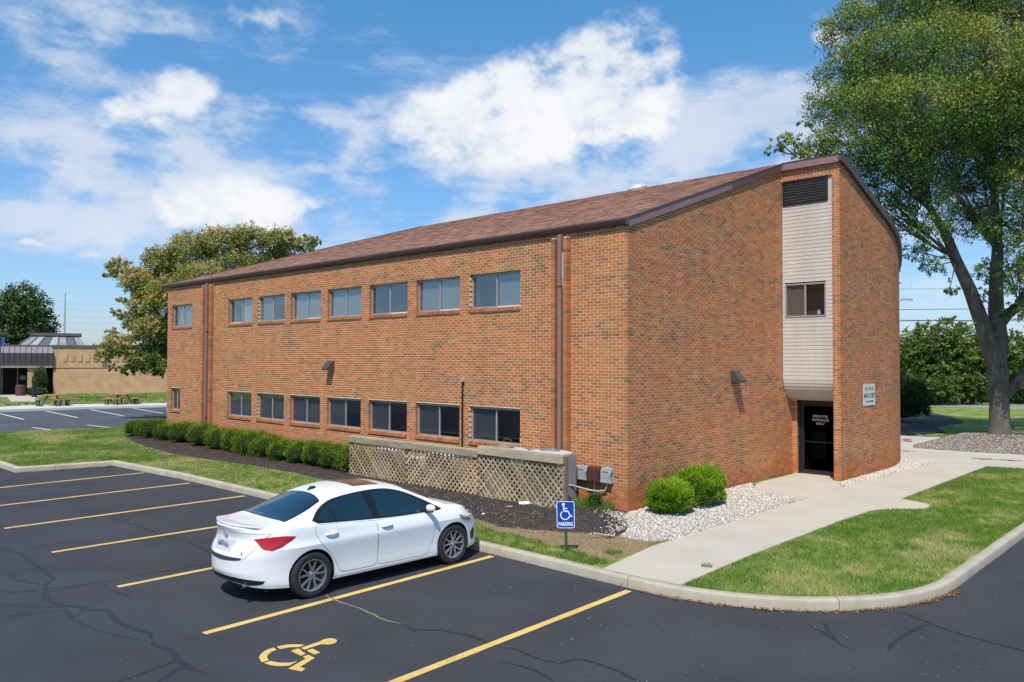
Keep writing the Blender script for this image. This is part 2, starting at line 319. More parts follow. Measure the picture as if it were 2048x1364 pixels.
def streaks(Mm, amp):
    """rain streaks: noise drawn out vertically"""
    t = Mm.node_tree; N = t.nodes; L = t.links; b = next(n for n in N if n.type == 'BSDF_PRINCIPLED'); src = b.inputs['Base Color'].links[0].from_socket
    tcn = N.new('ShaderNodeTexCoord'); mp = N.new('ShaderNodeMapping'); mp.inputs['Scale'].default_value = (2.6, 2.6, .22); L.new(tcn.outputs['Object'], mp.inputs[0]); nz = N.new('ShaderNodeTexNoise'); nz.inputs['Scale'].default_value = 1; nz.inputs['Detail'].default_value = 7; nz.inputs['Roughness'].default_value = .65; L.new(mp.outputs[0], nz.inputs[0])
    mr = N.new('ShaderNodeMapRange'); mr.inputs[1].default_value = .35; mr.inputs[2].default_value = .68; mr.inputs[3].default_value = 1+amp*.6; mr.inputs[4].default_value = 1-amp; L.new(nz.outputs[0], mr.inputs[0])
    mm = N.new('ShaderNodeMix'); mm.data_type = 'RGBA'; mm.blend_type = 'MULTIPLY'; mm.inputs[0].default_value = 1; L.new(src, mm.inputs[6]); L.new(mr.outputs[0], mm.inputs[7]); L.new(mm.outputs[2], b.inputs['Base Color'])
streaks(M['brick'], .10); streaks(M['mortar'], .10); streaks(M['siding'], .10); streaks(M['kerb'], .12)
# ---------------------------------------------------------------- ground and paving
def G(u, v, z=0.0):
    d = fwd+rt*(u-1024)/FPX-up*(v-682)/FPX; t = (z-CAM[2])/d[2]; q = CAM+d*t; return (float(q[0]), float(q[1]))
def at_depth(u, v, D):
    d = fwd+rt*(u-1024)/FPX-up*(v-682)/FPX; return Vector((CAM+d*D).tolist())
ZA = -0.15
def asphalt_mat(name, c):
    Mm = mat(name, c, .86, n1=(.5, 8, .26), n2=(60, 5, .5), bump=(200, .004), spec=.35); return Mm
M['asphalt'] = asphalt_mat('asphalt', (.042, .045, .052)); M['asphalt_far'] = asphalt_mat('asphalt_worn', (.075, .080, .092))
M['tar'] = mat('crack_sealant', (.023, .023, .025), .55, n1=(9, 3, .2), spec=.5)
M['dirtcrack'] = mat('dirty_crack', (.22, .18, .12), .95, n1=(30, 3, .4))
def lawn_mat():
    Mm = bpy.data.materials.new('lawn'); Mm.use_nodes = True; t = Mm.node_tree; N = t.nodes; L = t.links; b = N['Principled BSDF']; b.inputs['Roughness'].default_value = .95; b.inputs['Specular IOR Level'].default_value = .1
    tcn = N.new('ShaderNodeTexCoord'); cr = N.new('ShaderNodeValToRGB'); nz = N.new('ShaderNodeTexNoise'); nz.inputs['Scale'].default_value = .9; nz.inputs['Detail'].default_value = 9; nz.inputs['Roughness'].default_value = .68
    L.new(tcn.outputs['Object'], nz.inputs[0]); L.new(nz.outputs[0], cr.inputs[0]); e = cr.color_ramp.elements
    e[0].position = .36; e[0].color = (.095, .185, .026, 1); e[1].position = .62; e[1].color = (.37, .33, .14, 1); k = cr.color_ramp.elements.new(.50); k.color = (.18, .26, .055, 1)
    n2 = N.new('ShaderNodeTexNoise'); n2.inputs['Scale'].default_value = 35; n2.inputs['Detail'].default_value = 5; L.new(tcn.outputs['Object'], n2.inputs[0])
    mr = N.new('ShaderNodeMapRange'); mr.inputs[3].default_value = .62; mr.inputs[4].default_value = 1.35; L.new(n2.outputs[0], mr.inputs[0])
    mm = N.new('ShaderNodeMix'); mm.data_type = 'RGBA'; mm.blend_type = 'MULTIPLY'; mm.inputs[0].default_value = 1; L.new(cr.outputs[0], mm.inputs[6]); L.new(mr.outputs[0], mm.inputs[7]); L.new(mm.outputs[2], b.inputs[0])
    bp = N.new('ShaderNodeBump'); bp.inputs['Distance'].default_value = .03; L.new(n2.outputs[0], bp.inputs['Height']); L.new(bp.outputs[0], b.inputs['Normal']); return Mm
M['lawn'] = lawn_mat()
M['field'] = mat('far_field', (.10, .13, .04), .95, n1=(.05, 5, .3))
M['soil'] = mat('bare_soil', (.30, .215, .125), .97, n1=(2.2, 5, .18), n2=(50, 5, .3), bump=(70, .012), spec=.1)
M['road'] = mat('pale_road', (.25, .245, .25), .9, n1=(.3, 4, .08), n2=(60, 3, .1))

def sheet(name, poly, z, m_, thick=0.0, kind='structure', parent=None):
    mb = MB()
    if thick: mb.prism(poly, z-thick, z)
    else: mb.face(list(range(mb.pts([(x, y, z) for x, y in poly]), len(poly))))
    o = mb.build(name, m_, parent); 
    for p_ in o.data.polygons:
        pass
    bm = bmesh.new(); bm.from_mesh(o.data); bmesh.ops.triangulate(bm, faces=[f for f in bm.faces if len(f.verts) > 4]); bmesh.ops.recalc_face_normals(bm, faces=bm.faces)
    if not thick and bm.faces[0].normal.z < 0: bmesh.ops.reverse_faces(bm, faces=bm.faces)
    bm.to_mesh(o.data); bm.free()
    if kind: o['kind'] = kind
    return o
sheet('ground', [(-500, -500), (700, -500), (700, 700), (-500, 700)], -.30, M['field'])
sheet('parking_lot', [(-60, -60), (60, -60), (60, 26), (40, 70), (-60, 70)], ZA, M['asphalt'])
# near island of lawn round the office building
arcp = [(-1.0-3.3*math.cos(R(a)), -3.3-3.3*math.sin(R(a))) for a in range(0, 91, 6)]
edge_w = [(-7.12, 31.35), (-7.12, 17.15), (-4.50, 16.72), (-4.22, 12.5), (-4.20, 7.4), (-4.25, .5), (-4.30, -3.3)]+arcp[1:]
edge_s = [(10, -6.56), (49.3, -6.5)]
far_edge = [(49.3, 17.5), (15, 26.3), (1.4, 29.7), (-1.6, 30.35)]
island = edge_w+edge_s+far_edge
def inset(path, d):
    out = []
    for i, q in enumerate(path):
        a = Vector(path[max(i-1, 0)]); b = Vector(path[min(i+1, len(path)-1)]); p0 = Vector(q)
        if 0 < i < len(path)-1:
            d1 = (p0-a).normalized(); d2 = (b-p0).normalized(); n1 = Vector((-d1.y, d1.x)); n2 = Vector((-d2.y, d2.x)); n = (n1+n2).normalized(); s = d/max(.35, n.dot(n1))
        else:
            d1 = (b-a).normalized(); n = Vector((-d1.y, d1.x)); s = d
        out.append((p0.x+n.x*s, p0.y+n.y*s))
    return out
kp = edge_w+edge_s
kin = inset(kp, .16)
sheet('lawn', kin+far_edge, -.012, M['lawn'], .13)
def kerb_run(path, parent, seg=3.05, h=0.0, w=.16, zb=ZA-.02, matn='kerb', offset=0.0):
    pts = [Vector(q) for q in path]; L = [0.0]
    for i in range(1, len(pts)): L.append(L[-1]+(pts[i]-pts[i-1]).length)
    def P(s):
        s = min(max(s, 0), L[-1]-1e-6); i = max(k for k in range(len(L)-1) if L[k] <= s); t = (s-L[i])/(L[i+1]-L[i]); return pts[i].lerp(pts[i+1], t)
    inn = [Vector(q) for q in inset(path, w)]
    def Q(s):
        s = min(max(s, 0), L[-1]-1e-6); i = max(k for k in range(len(L)-1) if L[k] <= s); t = (s-L[i])/(L[i+1]-L[i]); return inn[i].lerp(inn[i+1], t)
    s = 0.0
    while s < L[-1]-.05:
        e = min(s+seg, L[-1]); ss = sorted({s+.006, e-.006, *[l for l in L if s+.01 < l < e-.01]})
        mb = MB(); rings = []
        for t in ss:
            a = P(t); b = Q(t); n = (b-a).normalized(); hh = h+.004*math.sin(t*.7)
            prof = [(a, zb), (a, hh-.035), (a+n*.012, hh-.010), (a+n*.035, hh), (b-n*.01, hh), (b, hh-.01), (b, zb)]
            rings.append(mb.pts([(q.x, q.y, z) for q, z in prof]))
        for i in range(len(rings)-1):
            for k in range(6): mb.face([rings[i]+k, rings[i]+k+1, rings[i+1]+k+1, rings[i+1]+k])
        mb.face([rings[0]+k for k in range(7)]); mb.face([rings[-1]+k for k in range(7)][::-1])
        mb.build('kerb_segment', M[matn], parent, sm=50); s = e
kerb = empty('kerb', (0, 0, 0), kind='structure')
kerb_run(kp[:-1]+[(16, -6.55)], kerb, h=.004)
# main walk with its rounded bump and the old plaza
bump_ = [(13.97, -3.70), (9.7, -3.69), (5.86, -3.72), (5.78, -4.05), (5.62, -4.35), (5.35, -4.52), (5.0, -4.53), (4.72, -4.34), (4.5, -4.08), (4.25, -3.86), (3.9, -3.75), (2.3, -3.68), (.2, -3.69), (-1.65, -3.70), (-4.05, -3.80), (-4.12, -3.3)]
walk = empty('sidewalk', kind='structure')
wp = [(-4.13, -2.44), (-2.3, -2.15), (-.9, -2.15), (4.31, -2.07), (6.72, -2.07), (13.95, -2.27)]+bump_
# slabs cut by tooled joints
def clip_x(poly, x0, x1):
    def half(P, f):
        o = []
        for i in range(len(P)):
            a, b = P[i], P[(i+1) % len(P)]; fa, fb = f(a), f(b)
            if fa >= 0: o.append(a)
            if (fa >= 0) != (fb >= 0): t = fa/(fa-fb); o.append((a[0]+(b[0]-a[0])*t, a[1]+(b[1]-a[1])*t))
        return o
    return half(half(poly, lambda q: q[0]-x0), lambda q: x1-q[0])
xs = [-4.2, -2.55, -.95, .65, 2.25, 3.85, 5.95, 7.6, 9.2, 10.8, 12.4, 14.1]
for a, b in zip(xs, xs[1:]):
    P = clip_x(wp, a+.002, b-.002)
    if len(P) > 2: sheet('walk_slab', P, .002, M['concrete'], .10, None, walk)
sheet('walk_bed', [(x*.999, y) for x, y in wp], -.006, M['concrete2'], .02, None, walk)
pad = [(8.62, -.02), (7.95, -.10), (7.13, -.12), (6.23, -.10), (5.6, -.20), (5.06, -.39), (4.68, -.68), (4.44, -1.12), (4.34, -1.55), (4.31, -2.062), (6.68, -2.062), (7.05, -1.74), (7.55, -1.68), (8.62, -1.66)]
sheet('entrance_pad', pad, .001, M['concrete'], .08)
plaza = [(13.955, -2.2), (13.975, -3.70), (14.65, -6.38), (18.9, -6.38), (18.1, -2.6), (17.85, -1.3), (18.05, -.34), (19.2, .0), (21.3, -.05), (23.6, -.8), (23.25, .45), (22.95, 1.61), (22.2, 6), (13.4, 6), (13.6, -.5)]
sheet('plaza_walk', plaza, .003, M['concrete2'], .10)
# clay paver insets in the plaza
def pavers(cx, cy, nx, ny, a, lab):
    b = empty('paver_inset', (cx, cy, .0), R(a), kind='structure')
    for i in range(nx):
        w = ny - abs((i % 4)-1) - (0 if i % 3 else 1)
        for j in range(max(1, w)):
            mb = MB(); x = (i-nx/2)*.21; y = (j-w/2)*.11+(.05 if i % 2 else 0); mb.box((x, y, -.04), (x+.2, y+.10, .0085)); mb.build('paver', M['paver'], b)
pavers(16.1, -3.5, 7, 4, 105, ''); pavers(20.8, .7, 7, 4, 20, ''); pavers(16.6, -.35, 5, 3, 100, '')
# painted stall lines
def line_(name, a, b, w, m_, z=ZA+.0035, kind='structure'):
    a, b = Vector(a), Vector(b); d = (b-a).normalized(); n = Vector((-d.y, d.x))*w/2; k = 14; P = []
    mb = MB(); prev = None
    for i in range(k+1):
        q = a.lerp(b, i/k); j = 1+.05*math.sin(i*2.3+a.y); r_ = mb.pts([(q.x+n.x*j, q.y+n.y*j, z), (q.x-n.x*j, q.y-n.y*j, z)])
        if prev is not None: mb.face([prev, prev+1, r_+1, r_])
        prev = r_
    o = mb.build(name, m_); o['kind'] = kind; return o
for (a, b) in [((-9.9, 14.22), (-4.45, 14.42)), ((-9.7, 11.30), (-4.38, 11.50)), ((-9.58, 8.41), (-4.34, 8.52)), ((-9.57, 5.55), (-4.34, 5.50)), ((-9.58, 2.50), (-4.34, 2.55)), ((-9.62, -.385), (-4.36, -.215)), ((-9.55, -3.30), (-4.42, -3.13))]:
    line_('stall_line', a, b, .115, M['paintyel'])
for (a, b) in [((-.27, 46.57), (-.64, 40.39)), ((2.52, 47.38), (1.93, 39.78)), ((5.06, 47.1), (4.36, 39.43)), ((7.66, 46.61), (6.86, 39.36)), ((10.1, 46.1), (9.3, 38.9)), ((-1.94, 34.2), (-1.58, 30.5)), ((.49, 33.9), (.9, 29.95)), ((-4.4, 34.6), (-4.0, 31.1))]:
    line_('stall_line', a, b, .12, M['paintwht'], z=ZA+.0085)
# far lot surface, newer and greyer
sheet('far_parking_lot', [(-60, 43.5), (-60, 32), (-7.0, 31.35), (1.4, 29.7), (15, 26.3), (49, 17.7), (49, 60), (25, 44.0), (9.85, 46.36), (5.24, 47.7), (-.8, 48.5), (-8, 49.3), (-60, 52)], ZA+.004, M['asphalt_far'])
kb = empty('kerb', kind='structure'); kerb_run([(15, 26.3), (1.4, 29.7), (-1.6, 30.35), (-7.12, 31.35)], kb, h=-.03, w=.15)
# far walk, lawn and kerb
sheet('far_lawn', [(-60, 52.5), (-8, 49.9), (.18, 48.55), (5.24, 47.8), (9.85, 46.46), (25, 44), (49, 62), (90, 62), (90, 200), (-60, 200)], -.01, M['lawn'], .13)
sheet('far_walk', [(-8, 49.3), (.18, 48.42), (5.24, 47.75), (9.85, 46.4), (16, 45.3), (17, 47.0), (10.94, 48.95), (6.76, 51.2), (3.2, 52.6), (1.0, 51.9), (-1.5, 51.3), (-8, 51.6)], .0, mat('bright_concrete', (.56, .54, .49), .9, n1=(1, 4, .06)), .15)
sheet('far_path', [(3.2, 57.5), (4.6, 57.2), (7.2, 66.2), (9.0, 67.5), (9.3, 71.5), (-4, 71.5), (-4, 67.5), (5.2, 66.6)], .004, M['concrete'], .05)
# road beyond the right lawn
sheet('road', [(49.4, -60), (54.8, -60), (54.6, 60), (49.2, 40)], -.005, M['road'], .13)
sheet('road_verge', [(54.62, -60), (400, -60), (400, 60), (54.62, 60)], -.01, M['lawn'], .12)
sheet('far_drive', [(58, -14), (63, -14), (63, 3.2), (58, 3.2)], .002, M['concrete2'])
# asphalt cracks: sealed lines and one open crack
def ribbon(name, P, w, m_, z, seed=1):
    r_ = random.Random(seed); mb = MB(); prev = None; Q = []
    for i in range(len(P)-1):
        a, b = Vector(P[i]), Vector(P[i+1]); n = max(2, int((b-a).length/.07))
        for k in range(n): Q.append(a.lerp(b, k/n)+Vector((r_.uniform(-1, 1), r_.uniform(-1, 1)))*.012)
    Q.append(Vector(P[-1]))
    for i, q in enumerate(Q):
        d = (Q[min(i+1, len(Q)-1)]-Q[max(i-1, 0)]).normalized(); n = Vector((-d.y, d.x)); ww = w*(.55+.9*float(vnoise(q.x, q.y, .35)))*min(1, (i+1)/4, (len(Q)-i)/4)
        k = mb.pts([(q.x+n.x*ww/2, q.y+n.y*ww/2, z), (q.x-n.x*ww/2, q.y-n.y*ww/2, z)])
        if prev is not None: mb.face([prev, prev+1, k+1, k])
        prev = k
    o = mb.build(name, m_); o['kind'] = 'structure'; return o
cA = lambda L: [G(0+a/2.603, 840+b/2.603, ZA) for a, b in L]; cB = lambda L: [G(1000+a/2.9257, 940+b/2.9257, ZA) for a, b in L]
cC = lambda L: [G(400+a/3.248, 920+b/3.248, ZA) for a, b in L]; cD = lambda L: [G(1600+a/3.41, 900+b/3.41, ZA) for a, b in L]
cr_ = [(cA([(-40, 640), (0, 660), (60, 690), (110, 690), (160, 740), (240, 790), (280, 830), (235, 860), (240, 930), (300, 960), (430, 975), (440, 990), (560, 990), (610, 1050), (700, 1090), (780, 1110), (800, 1170), (900, 1200), (920, 1250), (1050, 1320)]), .075),
 (cA([(-30, 780), (0, 790), (40, 800), (80, 830), (230, 860)]), .05), (cA([(-20, 890), (250, 895), (430, 860), (560, 840), (760, 800), (1110, 745)]), .045), (cA([(0, 955), (270, 975), (430, 970)]), .035),
 (cA([(20, 1020), (250, 1000), (350, 990), (380, 1040), (520, 1100), (700, 1140), (760, 1150)]), .035), (cA([(100, 680), (430, 620)]), .022), (cA([(-20, 382), (160, 365), (270, 385), (400, 440), (540, 495), (700, 545), (850, 600), (1000, 645), (1120, 695)]), .04),
 (cA([(430, 990), (400, 1020), (350, 1010), (330, 970)]), .04), (cA([(600, 1370), (900, 1260), (1000, 1270)]), .05), (cA([(820, 1370), (930, 1290), (1060, 1310)]), .05), (cA([(540, 850), (560, 880), (690, 925)]), .035), (cA([(330, 350), (520, 325)]), .015), (cA([(1030, 640), (1170, 610)]), .02), (cA([(0, 910), (200, 880), (420, 865)]), .03),
 (cB([(0, 1040), (100, 1050), (230, 1110), (350, 1130), (450, 1105), (560, 1130), (700, 1180), (830, 1250)]), .035), (cB([(0, 1120), (200, 1170), (330, 1250)]), .03), (cC([(1300, 1060), (1400, 1105), (1560, 1105), (1750, 1140), (1870, 1190)]), .04),
 (cD([(640, 1110), (720, 1120), (860, 1170), (960, 1210), (1100, 1260), (1340, 1320), (1528, 1370), (1700, 1420)]), .03), (cD([(150, 1150), (190, 1230), (270, 1320), (380, 1370)]), .032), (cD([(910, 1190), (830, 1200), (720, 1260), (640, 1310), (600, 1370)]), .035), (cD([(60, 1200), (150, 1240), (240, 1300)]), .03)]
for i, (P, w) in enumerate(cr_): ribbon('crack_sealant', P, w, M['tar'], ZA+.0015+.00012*i, i)
ribbon('open_crack', cC([(815, 880), (900, 920), (1040, 965), (1060, 975), (1200, 1040), (1310, 1070)]), .03, M['dirtcrack'], ZA+.0055, 77)
# wheelchair stencil on the asphalt (traced in metres)
def st(L): return [G(500+a/10.24, 1260+b/10.24, ZA) for a, b in L]
sten = [st(P) for P in (
 [(185, 560), (200, 530), (240, 480), (300, 435), (380, 395), (480, 368), (553, 410), (470, 440), (400, 485), (355, 530), (350, 565), (365, 600), (388, 625), (245, 668), (205, 620)],
 [(545, 352), (640, 325), (760, 305), (880, 298), (1000, 300), (1128, 312), (1000, 358), (860, 360), (740, 372), (612, 398)],
 [(285, 682), (425, 642), (540, 665), (640, 678), (760, 678), (860, 668), (965, 645), (810, 738), (660, 746), (540, 744), (420, 728)],
 [(1040, 375), (1440, 235), (1500, 200), (1580, 180), (1680, 174), (1750, 190), (1785, 225), (1760, 262), (1700, 290), (1600, 305), (1500, 300), (1450, 300), (1115, 408)],
 [(832, 432), (985, 385), (1052, 418), (1048, 432), (1148, 492), (1040, 538)], [(1155, 428), (1280, 388), (1442, 468), (1315, 512)],
 [(1078, 552), (1195, 514), (1328, 578), (1022, 765), (1140, 800), (1050, 858), (785, 798), (1140, 592)])]
mb = MB()
for P in sten: k = mb.pts([(x, y, ZA+.0045) for x, y in P]); mb.face(list(range(k, k+len(P))))
o = mb.build('wheelchair_marking', M['paintyel'], fix=False); bm = bmesh.new(); bm.from_mesh(o.data); bmesh.ops.triangulate(bm, faces=bm.faces)
for f in bm.faces:
    if f.normal.z < 0: f.normal_flip()
bm.to_mesh(o.data); bm.free(); o['kind'] = 'structure'
# bare soil patch beside the sign and thin strips of it
def ragged(poly, amp=.12, step=.18, seed=3):
    r_ = random.Random(seed); out = []
    for i in range(len(poly)):
        a, b = Vector(poly[i]), Vector(poly[(i+1) % len(poly)]); n = max(1, int((b-a).length/step))
        for k in range(n): q = a.lerp(b, k/n); out.append((q.x+r_.uniform(-amp, amp), q.y+r_.uniform(-amp, amp)))
    return out
soilA = [(-3.95, -2.25), (-3.6, -1.7), (-3.5, -.9), (-3.6, .2), (-3.5, .9), (-3.05, 1.4), (-2.7, .4), (-2.3, -.6), (-1.9, -1.2), (-1.5, -2.0), (-2.3, -2.1)]
sheet('bare_soil', ragged(soilA, .06), -.006, M['soil'])
sheet('bare_soil', ragged([(-2.9, 1.3), (-2.75, 3.2), (-2.35, 5.2), (-2.15, 4.8), (-2.5, 2.9), (-2.7, 1.2)], .05, seed=5), -.006, M['soil'])
sheet('bare_soil', ragged([(-2.75, 13.5), (-2.95, 16.5), (-2.6, 19), (-2.2, 19), (-2.45, 16), (-2.35, 13.2)], .06, seed=6), -.006, M['soil'])
# mulch bed heightfield
mulch_poly = [(.05, .05), (-.62, -.28), (-1.3, -.95), (-2.1, -1.25), (-2.3, -.7), (-2.75, .2), (-3.05, .9), (-2.85, 1.6), (-2.7, 3.2), (-2.35, 5.0), (-2.1, 7.8), (-1.85, 10.2), (-1.9, 12.5), (-2.15, 15), (-2.3, 17.8), (-1.95, 20.8), (-1.6, 23.2), (-.9, 25.4), (.6, 25.6), (.6, 23.4), (.05, 23.2)]
mulch_poly = ragged(mulch_poly, .04, .25, 9)
def heightfield(name, poly, hfun, m_, step, cfun=None, kind='structure'):
    xs_ = [q[0] for q in poly]; ys_ = [q[1] for q in poly]; gx, gy = np.meshgrid(np.arange(min(xs_), max(xs_), step), np.arange(min(ys_), max(ys_), step)); gx = gx.ravel()+rng.uniform(-.2, .2, gx.size)*step; gy = gy.ravel()+rng.uniform(-.2, .2, gy.size)*step
    k = inpoly(gx, gy, poly); pts = [Vector(q) for q in poly]+[Vector((a, b)) for a, b in zip(gx[k], gy[k])]; n = len(poly)
    r_ = geometry.delaunay_2d_cdt(pts, [(i, (i+1) % n) for i in range(n)], [], 1, 1e-5)
    V = np.array([(v.x, v.y) for v in r_[0]]); me = bpy.data.meshes.new(name)
    z = hfun(V[:, 0], V[:, 1]); me.from_pydata(np.column_stack([V, z]).tolist(), [], [list(f) for f in r_[2]])
    for p_ in me.polygons: p_.use_smooth = True
    o = link(name, me, m_)
    if cfun is not None:
        a = np.ones((len(V), 4), np.float32); a[:, :3] = cfun(V[:, 0], V[:, 1]); at = me.attributes.new('tone', 'FLOAT_COLOR', 'POINT'); at.data.foreach_set('color', a.ravel())
    if kind: o['kind'] = kind
    return o
def edge_dist(x, y, poly):
    d = np.full(np.shape(x), 1e9); P = np.array(poly)
    for i in range(len(P)):
        a = P[i]; b = P[(i+1) % len(P)]; ab = b-a; t = np.clip(((x-a[0])*ab[0]+(y-a[1])*ab[1])/(ab@ab+1e-9), 0, 1); d = np.minimum(d, np.hypot(x-a[0]-t*ab[0], y-a[1]-t*ab[1]))
    return d
def mulch_h(x, y):
    e = np.clip(edge_dist(x, y, mulch_poly)/.35, 0, 1); return -.015+e*(.055+.05*fbm(x, y, .8)+.03*vnoise(x, y, .12))+.05*np.exp(-((x+1.5)**2/.5+(y-.1)**2/.6))
heightfield('mulch_bed', mulch_poly, mulch_h, mat('mulch_soil', (.060, .050, .045), .97, n1=(6, 5, .25), n2=(60, 4, .35), bump=(90, .012), spec=.1), .12)
gravA = ragged([(.02, -.01), (3, -.01), (5.6, -.02), (5.3, -.24), (4.95, -.46), (4.58, -.76), (4.38, -1.2), (4.29, -2.05), (1.5, -2.10), (-1.0, -2.15), (-1.5, -2.2), (-2.1, -1.85), (-2.15, -1.3), (-1.3, -.98), (-.6, -.3)], .02, .2, 4)
gravB = [(6.75, -2.055), (7.08, -1.76), (7.6, -1.68), (11.2, -1.68), (12.6, -1.5), (13.5, -1.2), (13.9, -1.4), (13.94, -2.24), (10.7, -2.18)]
gravC = [(18.08, -.38), (17.9, -1.3), (18.1, -2.6), (18.55, -4.4), (21, -6.2), (26, -6.2), (27, -3), (26.0, -.6), (24.0, -.4), (21.3, -.10), (19.2, -.05)]
def gh(poly, h=.035):
    return lambda x, y: -.02+np.clip(edge_dist(x, y, poly)/.2, 0, 1)*h+.02*vnoise(x, y, .5)
M['gravelbase'] = mat('gravel_base', (.42, .39, .35), .95, n1=(30, 4, .3)); M['gravelbase2'] = mat('river_gravel_base', (.20, .17, .14), .95, n1=(20, 4, .3))
def gcH(x, y): return -.02+.24*np.exp(-((x-23.7)**2+(y+2)**2*1.3)/5.0)+.03*vnoise(x, y, .5)
heightfield('gravel_bed', gravA, gh(gravA), M['gravelbase'], .12); heightfield('gravel_bed', gravB, gh(gravB), M['gravelbase'], .12); heightfield('gravel_bed', gravC, gcH, M['gravelbase2'], .3)
heightfield('mulch_bed', [(22.9, 1.7), (25.9, .6), (28.9, 2.0), (33, 1.6), (37.6, 3.4), (39.9, 5.1), (36, 7.5), (28, 7.5), (22.5, 6)], lambda x, y: .0+.05*vnoise(x, y, .6), mat('mulch_dark', (.055, .043, .038), .97, n1=(6, 5, .25), n2=(60, 4, .3)), .4)

# ---- loose stones / chips / blades as real geometry
def scatter(poly, n, seed):
    r_ = np.random.default_rng(seed); P = np.array(poly); x = r_.uniform(P[:, 0].min(), P[:, 0].max(), n*4); y = r_.uniform(P[:, 1].min(), P[:, 1].max(), n*4); k = inpoly(x, y, poly); x = x[k][:n]; y = y[k][:n]; return x, y, r_
OCT = np.array([(1, 0, 0), (-1, 0, 0), (0, 1, 0), (0, -1, 0), (0, 0, 1), (0, 0, -1)], float); OF = np.array([(0, 2, 4), (2, 1, 4), (1, 3, 4), (3, 0, 4), (2, 0, 5), (1, 2, 5), (3, 1, 5), (0, 3, 5)])
def pebbles(name, poly, n, size, hfun, pal, m_, seed, flat=.6, z0=0.0, label=None, cat=None):
    x, y, r_ = scatter(poly, n, seed); n = len(x); s = size*r_.uniform(.55, 1.35, (n, 1, 1)); V = OCT[None]*s*r_.uniform(.65, 1.15, (n, 6, 1))*np.array([1, .75, flat])
    a = r_.uniform(0, 2*np.pi, n); c, s_ = np.cos(a), np.sin(a); X = V[:, :, 0]*c[:, None]-V[:, :, 1]*s_[:, None]; Y = V[:, :, 0]*s_[:, None]+V[:, :, 1]*c[:, None]
    V = np.stack([X+x[:, None], Y+y[:, None], V[:, :, 2]+(hfun(x, y)+z0)[:, None]+r_.uniform(0, .4, (n, 1))*size], -1)
    F = (OF[None]+np.arange(n)[:, None, None]*6).reshape(-1, 3); pal = np.array(pal); C = pal[r_.integers(0, len(pal), n)]*r_.uniform(.75, 1.15, (n, 1)); C = np.repeat(C, 8, 0)
    o = indexed(name, V.reshape(-1, 3), F, C, m_); o['kind'] = 'stuff'
    if label: o['label'] = label; o['category'] = cat
    return o
whites = [(.66, .60, .52), (.58, .52, .44), (.70, .66, .60), (.48, .41, .34), (.50, .48, .46), (.60, .46, .34), (.38, .34, .30)]
browns = [(.34, .28, .22), (.24, .20, .17), (.42, .37, .31), (.28, .20, .15), (.18, .16, .15), (.36, .30, .26)]
pebbles('white_gravel', gravA, 9500, .030, gh(gravA), whites, M['stone'], 21, label='loose white and buff gravel under the two small bushes', cat='gravel')
pebbles('white_gravel', gravB, 4200, .032, gh(gravB), whites, M['stone'], 22, label='strip of white gravel along the foot of the curved wall', cat='gravel')
pebbles('river_gravel', gravC, 9000, .050, gcH, browns, M['stone'], 23, label='brown river gravel heaped around the big tree', cat='gravel')
pebbles('mulch_chips', mulch_poly, 15000, .022, mulch_h, [(.07, .06, .055), (.10, .085, .075), (.045, .04, .036), (.15, .12, .10), (.05, .045, .042), (.20, .17, .14)], M['mulch'], 24, .4, label='dark wood mulch along the foot of the long brick wall', cat='mulch')
rustp = ragged([(-.1, 24), (-1.4, 22), (-1.5, 16), (-1.35, 12), (-1.4, 9.2), (-.9, 9.0), (-.2, 12), (-.2, 20)], .1, .4, 8)
pebbles('needle_litter', rustp, 5000, .018, mulch_h, [(.22, .085, .035), (.16, .06, .03), (.28, .13, .06)], M['mulch'], 25, .3, .012, label='rust brown dead needles on the mulch under the hedge', cat='litter')
r9 = np.random.default_rng(91); ml = np.array([(-2.35, -1.35), (-2.05, -1.15), (-1.3, -.95), (-.62, -.30), (-.1, .0)]); ii = r9.integers(0, 4, 420); tt = r9.random((420, 1)); mq = ml[ii]*(1-tt)+ml[ii+1]*tt+np.abs(r9.normal(0, .22, (420, 1)))*np.array([[-.75, .66]])*1.0
_sc = scatter
scatter = lambda poly, n, seed: (mq[:, 0], mq[:, 1], r9)
pebbles('stray_gravel', None, 420, .024, lambda x, y: mulch_h(x, y)+.004, whites, M['stone'], 26, label='stray white stones spilled from the gravel onto the dark mulch', cat='gravel')
scatter = _sc
pebbles('stray_gravel', [(-2.9, .5), (-2.3, 3.5), (-2.0, 7.5), (-1.4, 7.5), (-1.5, 2.0), (-1.8, .4)], 260, .014, mulch_h, whites, M['stone'], 27, label='small pale chips scattered over the mulch before the lattice', cat='gravel')
def blades(name, poly, n, h, w, seed, cfun, z=-.012, label=None, keep=None, cat='grass'):
    x, y, r_ = scatter(poly, n, seed)
    if keep is not None: k = keep(x, y, r_); x, y = x[k], y[k]
    n = len(x); a = r_.uniform(0, 2*np.pi, n); hh = h*r_.uniform(.5, 1.3, n); lean = r_.uniform(.1, .9, n)*hh; b = r_.uniform(0, 2*np.pi, n)
    dx, dy = np.cos(a)*w/2, np.sin(a)*w/2; Z = np.full(n, z)
    V = np.stack([np.stack([x-dx, y-dy, Z], -1), np.stack([x+dx, y+dy, Z], -1), np.stack([x+np.cos(b)*lean, y+np.sin(b)*lean, Z+hh], -1)], 1)
    o = quads(name, V, cfun(x, y, r_), M['grass'], kind='stuff')
    if label: o['label'] = label; o['category'] = cat
    return o
